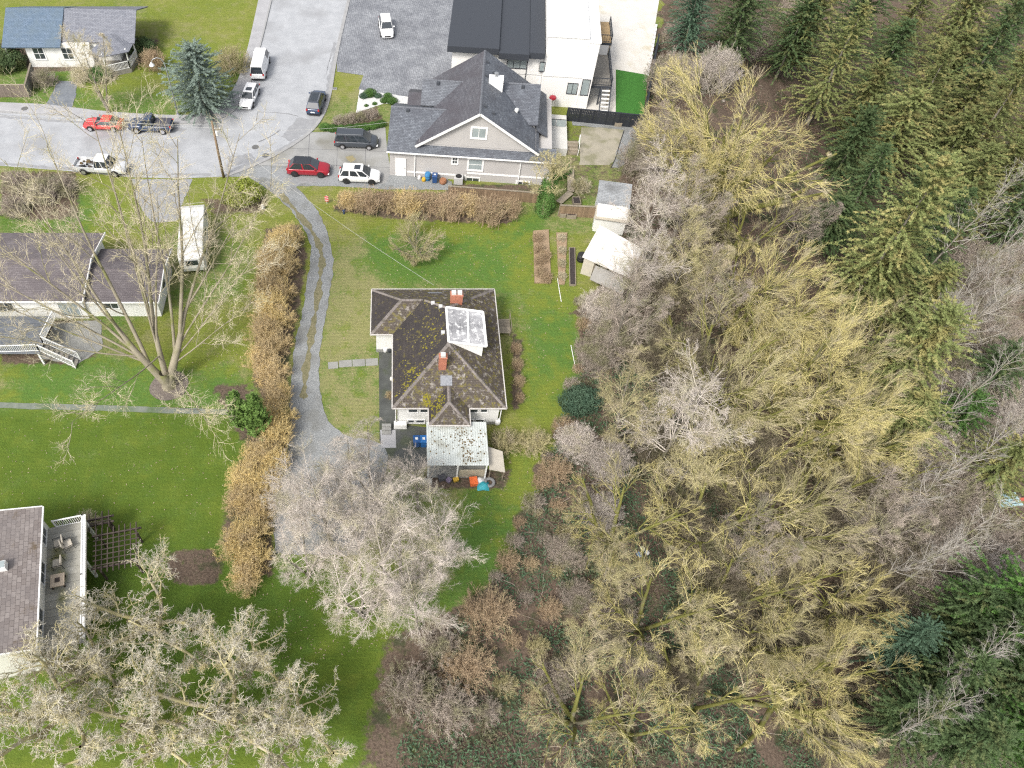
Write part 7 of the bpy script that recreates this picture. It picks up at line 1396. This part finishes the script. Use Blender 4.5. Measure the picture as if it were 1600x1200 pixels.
# wheelie bins
def bin_(label, px, py, c, rz, h=1.05, grp='refuse bins', cat='bin'):
    X, Y = W(px, py, 0.0); t = thing('wheelie_bin', label, cat, (X, Y, 0.05), rz, grp); m = pmat('bin_%02d_%02d_%02d' % tuple(int(k * 99) for k in c), c, tuple(k * 0.8 for k in c), 3, 0.5)
    MB().hexa([(-0.24, -0.26, 0.06), (0.24, -0.26, 0.06), (0.24, 0.26, 0.06), (-0.24, 0.26, 0.06)], [(-0.29, -0.34, h - 0.08), (0.29, -0.34, h - 0.08), (0.29, 0.34, h - 0.08), (-0.29, 0.34, h - 0.08)]).build('body', m, t)
    ld_ = MB().hexa([(-0.31, -0.38, h - 0.08), (0.31, -0.38, h - 0.08), (0.31, 0.36, h - 0.08), (-0.31, 0.36, h - 0.08)], [(-0.28, -0.33, h), (0.28, -0.33, h), (0.28, 0.34, h + 0.03), (-0.28, 0.34, h + 0.03)]).build('lid', m, t, bevel=0.02)
    MB().box(-0.11, 0.11, -0.12, 0.1, h + 0.012, h + 0.034).build('sticker', M_TRIM, ld_); MB().tube([(-0.26, 0.4, h - 0.1), (0.26, 0.4, h - 0.1)], 0.025, 6).build('handle', M_BLACK, t)
    for xx in (-0.2, 0.2): MB().disc((xx, 0.28, 0.1), (1, 0, 0), 0.1, 0.06, 10).build('wheel', M_TYRE, t)
    return t
bin_('left blue wheelie bin beside the carport', 650.5, 696, (0.03, 0.10, 0.28), 0.05); bin_('right brighter blue wheelie bin touching the carport', 661.5, 696, (0.03, 0.16, 0.45), 0.0)
bin_('navy wheelie bin against the grey house wall', 679, 285, (0.03, 0.08, 0.22), -0.1)
def drum(label, px, py, c, r_, h, cat='barrel'):
    X, Y = W(px, py, 0.0); t = thing('drum', label, cat, (X, Y, 0.03)); m = pmat('drum_%02d_%02d_%02d' % tuple(int(k * 99) for k in c), c, tuple(k * 0.85 for k in c), 3, 0.45)
    MB().lathe([(r_ * 0.94, 0), (r_, 0.04), (r_, h * 0.33), (r_ * 1.05, h * 0.35), (r_, h * 0.37), (r_, h * 0.66), (r_ * 1.05, h * 0.68), (r_, h * 0.7), (r_, h - 0.03), (r_ * 0.92, h)], k=14).build('shell', m, t, smooth=True); MB().lathe([(r_ * 0.9, h + 0.001), (r_ * 0.86, h + 0.05), (0.05, h + 0.06)], k=14).build('lid', m, t); return t
drum('blue round drum beside the grey house wall', 668, 281, (0.05, 0.2, 0.4), 0.33, 0.9); drum('small yellow tub beside the blue drum', 662, 283, (0.6, 0.38, 0.04), 0.22, 0.35, 'tub'); drum('white pail left of the yellow tub', 655, 280, (0.75, 0.75, 0.75), 0.18, 0.35, 'pail'); drum('terracotta brown planter right of the navy bin', 692, 286, (0.32, 0.15, 0.08), 0.4, 0.45, 'planter'); drum('white pot by the south east corner of the bungalow', 777, 662, (0.78, 0.78, 0.77), 0.25, 0.5, 'pot')
drum('white round pot by the west entry of the bungalow', 602, 549, (0.7, 0.7, 0.68), 0.2, 0.4, 'pot'); drum('dark round pot by the west entry of the bungalow', 608.5, 549, (0.05, 0.055, 0.06), 0.22, 0.4, 'pot'); drum('white round pot halfway down the west walk', 611.5, 594, (0.65, 0.63, 0.58), 0.14, 0.3, 'pot'); drum('dark compost tub left of the white roofed shed', 907, 407, (0.03, 0.03, 0.03), 0.42, 0.85, 'tub')
drum('white garden ornament pot on the grass near the lime shrub', 411, 327, (0.72, 0.72, 0.73), 0.2, 0.55, 'pot')
X, Y = W(716, 286); ac = thing('heat_pump', 'grey heat pump unit against the grey house wall', 'heat pump', (X, Y, 0.0), R(-6.3))
MB().box(-0.5, 0.5, -0.4, 0.4, 0.05, 0.95).build('casing', pmat('unit_grey', (0.45, 0.45, 0.44), rough=0.5), ac, bevel=0.03); MB().disc((0, 0, 0.965), (0, 0, 1), 0.36, 0.03, 18).build('fan_guard', M_BLACK, ac); MB().box(-0.45, 0.45, -0.35, 0.35, -0.02, 0.05).build('base', M_CONC, ac)
X, Y = W(862, 163, 1.0); bq = thing('barbecue', 'red lidded barbecue on the pale terrace', 'barbecue', (X, Y, 1.0), 0.2)
MB().lathe([(0.12, 0.65), (0.38, 0.75), (0.45, 0.9)], k=14).build('bowl', P_RED, bq); MB().lathe([(0.46, 0.9), (0.38, 1.08), (0.15, 1.18), (0.03, 1.2)], k=14).build('lid', P_RED, bq)
for a in (0.3, 2.4, 4.5): MB().tube([(math.cos(a) * 0.18, math.sin(a) * 0.18, 0.7), (math.cos(a) * 0.4, math.sin(a) * 0.4, 0.0)], 0.02, 5).build('leg', M_BLACK, bq)
# clutter behind the carport
def crate(label, px, py, sx, sy, h, c, rz, cat='box', name='storage_box', z=0.02):
    X, Y = W(px, py, z); t = thing(name, label, cat, (X, Y, z), rz); m = pmat('box_%02d_%02d_%02d' % tuple(int(k * 99) for k in c), c, tuple(k * 0.85 for k in c), 3, 0.55)
    MB().hexa([(-sx * .46, -sy * .46, 0), (sx * .46, -sy * .46, 0), (sx * .46, sy * .46, 0), (-sx * .46, sy * .46, 0)], [(-sx / 2, -sy / 2, h), (sx / 2, -sy / 2, h), (sx / 2, sy / 2, h), (-sx / 2, sy / 2, h)]).build('body', m, t, bevel=0.02); MB().box(-sx * .53, sx * .53, -sy * .53, sy * .53, h + 0.001, h + 0.06).build('lid', m, t, bevel=0.02); return t
crate('orange lidded box on the ground behind the carport', 739.5, 755, 0.62, 0.68, 0.45, (0.75, 0.16, 0.05), 0.1); crate('grey white flat box below the carport corner', 665, 755, 1.0, 0.5, 0.35, (0.42, 0.42, 0.38), 0.0); crate('yellow tool box behind the carport middle', 712, 751, 0.45, 0.3, 0.28, (0.65, 0.42, 0.06), 0.3); crate('dark grey box behind the carport near the left post', 690, 749, 0.6, 0.45, 0.4, (0.1, 0.1, 0.11), 0.3); crate('purple grey box left of the yellow tool box', 701, 752, 0.4, 0.4, 0.3, (0.22, 0.18, 0.26), 0.9); crate('long low pale bench box under the carport edge', 740, 741, 1.9, 0.45, 0.4, (0.42, 0.38, 0.30), 0.02)
X, Y = W(751, 757); tp = thing('tarp', 'white and teal tarpaulin bundle beside the orange box', 'tarp', (X, Y, 0.0)); rgt = np.random.RandomState(6)
for k, (c, ox, oy) in enumerate((((0.72, 0.72, 0.72), -0.1, 0.25), ((0.05, 0.36, 0.42), 0.18, -0.18))):
    m_ = pmat('tarp_%d' % k, c, tuple(q * 0.8 for q in c), 5, 0.5); n_ = 7; V = []
    for j in range(n_):
        for i in range(n_):
            u, v = i / (n_ - 1) * 2 - 1, j / (n_ - 1) * 2 - 1; h = max(0, 1 - (u * u + v * v) * 0.75) * 0.45 * (0.8 + 0.5 * rgt.rand()); V.append((ox + u * 0.5, oy + v * 0.42, h + 0.01 * k))
    MB().add(V, [(j * n_ + i, j * n_ + i + 1, (j + 1) * n_ + i + 1, (j + 1) * n_ + i) for j in range(n_ - 1) for i in range(n_ - 1)]).build('sheet_fold', m_, tp, smooth=True)
X, Y = W(764.5, 755); ty = thing('old_tyre', 'old grey tyre lying right of the teal tarpaulin', 'tyre', (X, Y, 0.02))
MB().add([((0.36 + 0.14 * math.cos(b)) * math.cos(a), (0.36 + 0.14 * math.cos(b)) * math.sin(a), 0.14 + 0.12 * math.sin(b)) for a in [6.2832 * i / 20 for i in range(20)] for b in [6.2832 * j / 8 for j in range(8)]], [((i * 8 + j), ((i + 1) % 20) * 8 + j, ((i + 1) % 20) * 8 + (j + 1) % 8, i * 8 + (j + 1) % 8) for i in range(20) for j in range(8)]).build('ring', pmat('grey_rubber', (0.25, 0.25, 0.25), (0.18, 0.18, 0.18), 4, 0.8), ty, smooth=True)
X, Y = W(511, 318); rm_ = thing('marker_sign', 'red and white striped marker post on the grass by the hedge', 'sign', (X, Y, 0))
MB().box(-0.03, 0.03, -0.03, 0.03, -0.1, 1.1).build('post', M_TRIM, rm_); sp_ = MB().box(-0.2, 0.2, -0.07, -0.03, 0.35, 1.05).build('panel', pmat('marker_red', (0.65, 0.05, 0.06)), rm_)
for k in range(3): MB().hexa([(-0.2, -0.078, 0.42 + k * 0.22), (0.2, -0.078, 0.52 + k * 0.22), (0.2, -0.071, 0.52 + k * 0.22), (-0.2, -0.071, 0.42 + k * 0.22)], [(-0.2, -0.078, 0.49 + k * 0.22), (0.2, -0.078, 0.59 + k * 0.22), (0.2, -0.071, 0.59 + k * 0.22), (-0.2, -0.071, 0.49 + k * 0.22)]).build('stripe', M_TRIM, sp_)
X, Y = W(537.5, 334); fp = thing('water_valve', 'small dark blue standpipe at the edge of the brown hedge', 'standpipe', (X, Y, 0)); MB().lathe([(0.1, 0), (0.1, 0.4), (0.14, 0.42), (0.14, 0.5), (0.05, 0.58)], k=10).build('body', pmat('valve_blue', (0.04, 0.06, 0.12)), fp); MB().tube([(-0.16, 0, 0.36), (0.16, 0, 0.36)], 0.04, 6).build('outlet', M_METAL, fp)
X, Y = W(523, 139); us = thing('utility_box', 'small white meter lid on the dry verge', 'utility box', (X, Y, 0.0)); MB().box(-0.3, 0.3, -0.22, 0.22, -0.05, 0.1).build('box', M_KERB, us, bevel=0.02); MB().box(-0.22, 0.22, -0.14, 0.14, 0.101, 0.115).build('lid', M_IRON, us)
# garden beds, hose, boardwalk, fences near the sheds
M_DRYP = B_BROWN
def bed(label, pts_px, mat, border=True):
    poly = px_poly(pts_px); c = Vector((sum(p[0] for p in poly) / len(poly), sum(p[1] for p in poly) / len(poly))); t = thing('garden_bed', label, 'garden bed', (c.x, c.y, 0)); pl_ = [(p[0] - c.x, p[1] - c.y) for p in poly]
    MB().prism(pl_, -0.05, 0.16).build('soil', mat, t)
    if border:
        for a, b in zip(pl_, pl_[1:] + pl_[:1]): MB().bar((*a, 0.1), (*b, 0.1), 0.06, 0.26).build('edging_board', M_WOOD, t)
    return t
M_SOIL = pmat('dark_soil', (0.035, 0.028, 0.028), (0.06, 0.05, 0.048), 6, 0.95, bump=0.6); M_STRAW = pmat('dead_straw', (0.36, 0.27, 0.18), (0.24, 0.17, 0.11), 5, 0.95, bump=0.6)
bed('narrow raised bed of bare dark soil beside the white roofed shed', [(889, 389), (897.5, 389), (899, 447), (890, 447)], M_SOIL); bed('middle straw covered bed between the hose and the dark soil bed', [(869, 365), (886, 365), (882, 445), (873, 445)], M_STRAW, False); bed('wide straw covered bed nearest the bungalow lawn', [(833, 362), (857, 360), (861, 443), (835, 443)], M_STRAW, False)
for k, (px, py) in enumerate(((840, 372), (842, 390), (843, 408), (845, 426), (852, 400), (853, 434))): plant('bush_b', 'dead_plants', ['top left', 'upper left', 'middle left', 'bottom left', 'middle right', 'bottom right'][k] + ' clump of dead brown stalks in the wide straw bed', 'plant', px, py, 0.42, 'dead stalks in the beds', mt=M_DRYP, mc=M_DRYP)
for k, (px, py) in enumerate(((877, 372), (878, 392), (877, 412), (878, 432))): plant('bush_b', 'dead_plants', ['topmost', 'second from top', 'third from top', 'lowest'][k] + ' clump of dead tan stalks in the middle straw bed', 'plant', px, py, 0.32, 'dead stalks in the middle bed', mt=B_TAN, mc=B_TAN)
def ground_line(label, pts_px, r_, mat, name, cat):
    pts = [Vector((*W(*q), 0.04)) for q in smooth_px(pts_px, 1)]; m0 = sum(pts, Vector()) / len(pts); o = MB().tube([p - m0 for p in pts], r_, 5).build(name, mat); o.location = m0; return tag(o, label, cat)
ground_line('white hose trailing down the east lawn from the garden beds', [(871, 435), (874, 455), (877, 472)], 0.035, M_TRIM, 'garden_hose', 'hose'); ground_line('white line lying along the edge of the east lawn', [(892, 540), (896, 560), (900, 580)], 0.035, M_TRIM, 'garden_hose', 'hose'); ground_line('dark hose curving over the gravel beside the patio', [(975, 205), (968, 225), (963, 245), (955, 262)], 0.05, M_BLACK, 'garden_hose', 'hose')
bw_ = thing('boardwalk', 'pale plank boardwalk with a bend beside the ivy clad stump', 'walkway', (*W(890, 300), 0.0)); O_ = Vector(W(890, 300))
for a, b, wd in (((891, 268), (891, 303), 0.75), ((891, 304), (872, 320), 0.75)):
    A, B_ = Vector(W(*a)) - O_, Vector(W(*b)) - O_; n_ = int((B_ - A).length / 0.2); t_ = (B_ - A).normalized(); nn = Vector((-t_.y, t_.x)) * wd / 2
    for i in range(n_):
        p, q = A.lerp(B_, i / n_), A.lerp(B_, (i + 0.93) / n_); MB().hexa([(*(p - nn), 0.3), (*(p + nn), 0.3), (*(q + nn), 0.3), (*(q - nn), 0.3)], [(*(p - nn), 0.35), (*(p + nn), 0.35), (*(q + nn), 0.35), (*(q - nn), 0.35)]).build('plank', pmat('pale_planks', (0.42, 0.36, 0.27), (0.34, 0.29, 0.22), 3, 0.85, rnd=0.1), bw_)
M_BRF = pmat('brown_slats', (0.27, 0.19, 0.12), (0.19, 0.135, 0.09), 3, 0.85, rnd=0.2)
board_fence('slat_fence', 'brown board fence between the ivy stump and the small grey shed', W(872, 338), W(935, 341), 1.5, 34, M_BRF, pmat_=M_WOOD, cap=True)
board_fence('slat_fence', 'low brown board fence behind the hedge bushes below the grey house', W(700, 307), W(845, 318), 1.4, 70, M_BRF, pmat_=M_WOOD, cap=True)
def planter(label, px, py, sx, sy, rz, fill):
    X, Y = W(px, py); t = thing('planter_box', label, 'planter', (X, Y, 0), rz)
    for (x0, x1, y0, y1) in ((-sx, sx, -sy, -sy + .06), (-sx, sx, sy - .06, sy), (-sx, -sx + .06, -sy + .061, sy - .061), (sx - .06, sx, -sy + .061, sy - .061)): MB().box(x0, x1, y0, y1, -0.05, 0.5).build('side_board', M_WOOD, t)
    MB().box(-sx + .07, sx - .07, -sy + .07, sy - .07, 0, 0.4).build('soil', fill, t)
planter('left of two small pale planter boxes below the brown board fence', 878.5, 337, 0.32, 0.35, 0, M_SOIL); planter('right of two small pale planter boxes below the brown board fence', 892, 339, 0.5, 0.35, -0.05, M_SOIL); planter('square wooden planter box above the brown board fence', 900, 318, 0.42, 0.6, 0, M_SOIL); planter('small brick coloured planter in front of the black fence', 965, 196, 0.42, 0.3, -0.1, M_SOIL)
crate('black round bagged compost pile in front of the white roofed shed', 934, 431, 1.4, 0.7, 0.5, (0.025, 0.025, 0.027), -0.1, 'compost', 'compost_bag', terr(*W(934, 431)))
# litter seen between the ravine trees
def junk(label, px, py, c, s, cat):
    p = place(px, py, 0.3); t = thing('discarded_tub', label, cat, p, 0.4); m = pmat('junk_%02d_%02d_%02d' % tuple(int(k * 99) for k in c), c, tuple(k * 0.8 for k in c), 4, 0.5)
    MB().lathe([(s * 0.7, 0.1), (s, 0.2), (s, s * 1.4), (s * 1.08, s * 1.45), (s * 0.9, s * 1.6), (s * 0.2, s * 1.7)], k=10).build('shell', m, t)
    MB().tube([(-s, 0, s * 1.3), (0, 0, s * 2.0), (s, 0, s * 1.3)], 0.03, 5).build('handle', m, t); return t
junk('blue tub dumped between the mossy trees of the lower wood', 999, 866, (0.12, 0.28, 0.5), 0.22, 'tub'); junk('white tub dumped beside the blue one in the lower wood', 1011, 863, (0.75, 0.75, 0.74), 0.2, 'tub'); junk('cream tub above the blue one in the lower wood', 1004, 857, (0.6, 0.58, 0.45), 0.22, 'tub'); junk('dark drum lying in the hollow of the lower wood', 1113, 952, (0.14, 0.14, 0.16), 0.4, 'drum'); junk('pale blue tub at the bottom of the ravine by the forked maple', 1045, 1056, (0.2, 0.4, 0.5), 0.2, 'tub')
p = place(1576, 781, 0.5); pa = thing('pallet', 'pale blue painted slatted pallet at the right edge of the thicket', 'pallet', p, 0.1)
for k in range(5): MB().box(-1.1, 1.1, -0.7 + k * 0.3, -0.48 + k * 0.3, 0.5, 0.54).build('slat', pmat('pale_blue_paint', (0.34, 0.52, 0.55), (0.46, 0.6, 0.62), 3, 0.6), pa)
for xx in (-1.0, 0, 1.0): MB().box(xx - 0.06, xx + 0.06, -0.7, 0.72, 0.3, 0.499).build('bearer', MATS['pale_blue_paint'], pa)
MB().box(1.15, 2.2, -0.2, 0.1, 0.35, 0.5).build('red_board', pmat('red_board_paint', (0.5, 0.12, 0.08)), pa)
# plants of the pebble bed and clipped hedge at the driveway
for k, (px, py) in enumerate(((568, 150), (577, 146), (590, 150), (600, 157), (585, 162), (572, 165), (605, 150), (612, 158))): plant('laurel', 'small_shrub', ['clipped grey green ball shrub at the left end of the pebble bed', 'taller green shrub in the middle of the pebble bed', 'low shrub right of the middle one in the pebble bed', 'low shrub near the driveway end of the pebble bed', 'tiny dark shrub at the lower side of the pebble bed', 'tiny dark shrub at the lower left of the pebble bed', 'rusty shrub at the right of the pebble bed', 'green shrub at the right end of the pebble bed'][k], 'shrub', px, py, [0.3, 0.42, 0.25, 0.28, 0.16, 0.14, 0.28, 0.35][k], 'shrubs of the pebble bed', mc=F_TEAL if k in (0, 2) else F_IVY)
for k, (px, py) in enumerate(((507, 199), (519, 201), (532, 202), (545, 201), (558, 200), (570, 199), (582, 197), (594, 194))): plant('laurel', 'clipped_hedge', 'clipped green hedge plant above the minivan, ' + ['leftmost', 'second from left', 'third from left', 'fourth from left', 'fourth from right', 'third from right', 'second from right', 'rightmost'][k], 'hedge', px, py, 0.36, 'clipped hedge by the driveway', mc=F_IVY)
for k, (px, py, sc) in enumerate(((530, 188, 0.5), (548, 185, 0.55), (566, 181, 0.5), (580, 178, 0.5))): plant('bush_a', 'bed_shrub', ['leftmost', 'second', 'third', 'rightmost'][k] + ' bare brown shrub in the bed above the clipped hedge', 'shrub', px, py, sc, 'bare shrubs above the clipped hedge', mt=B_MAUVE, mc=B_MAUVE)
plant('bush_a', 'bush', 'bare bush in the brown bed of the dark trellis', 'bush', 135, 815, 0.6, mt=B_TAN, mc=B_TAN)
plant('laurel', 'evergreen_shrub', 'green shrub beside the boardwalk right of the ivy stump', 'shrub', 872, 268, 0.7, mc=F_IVY)
plant('bush_a', 'bush', 'pale bare bush in the grass right of the boardwalk', 'bush', 908, 290, 0.65, mt=B_TAN, mc=B_TAN)
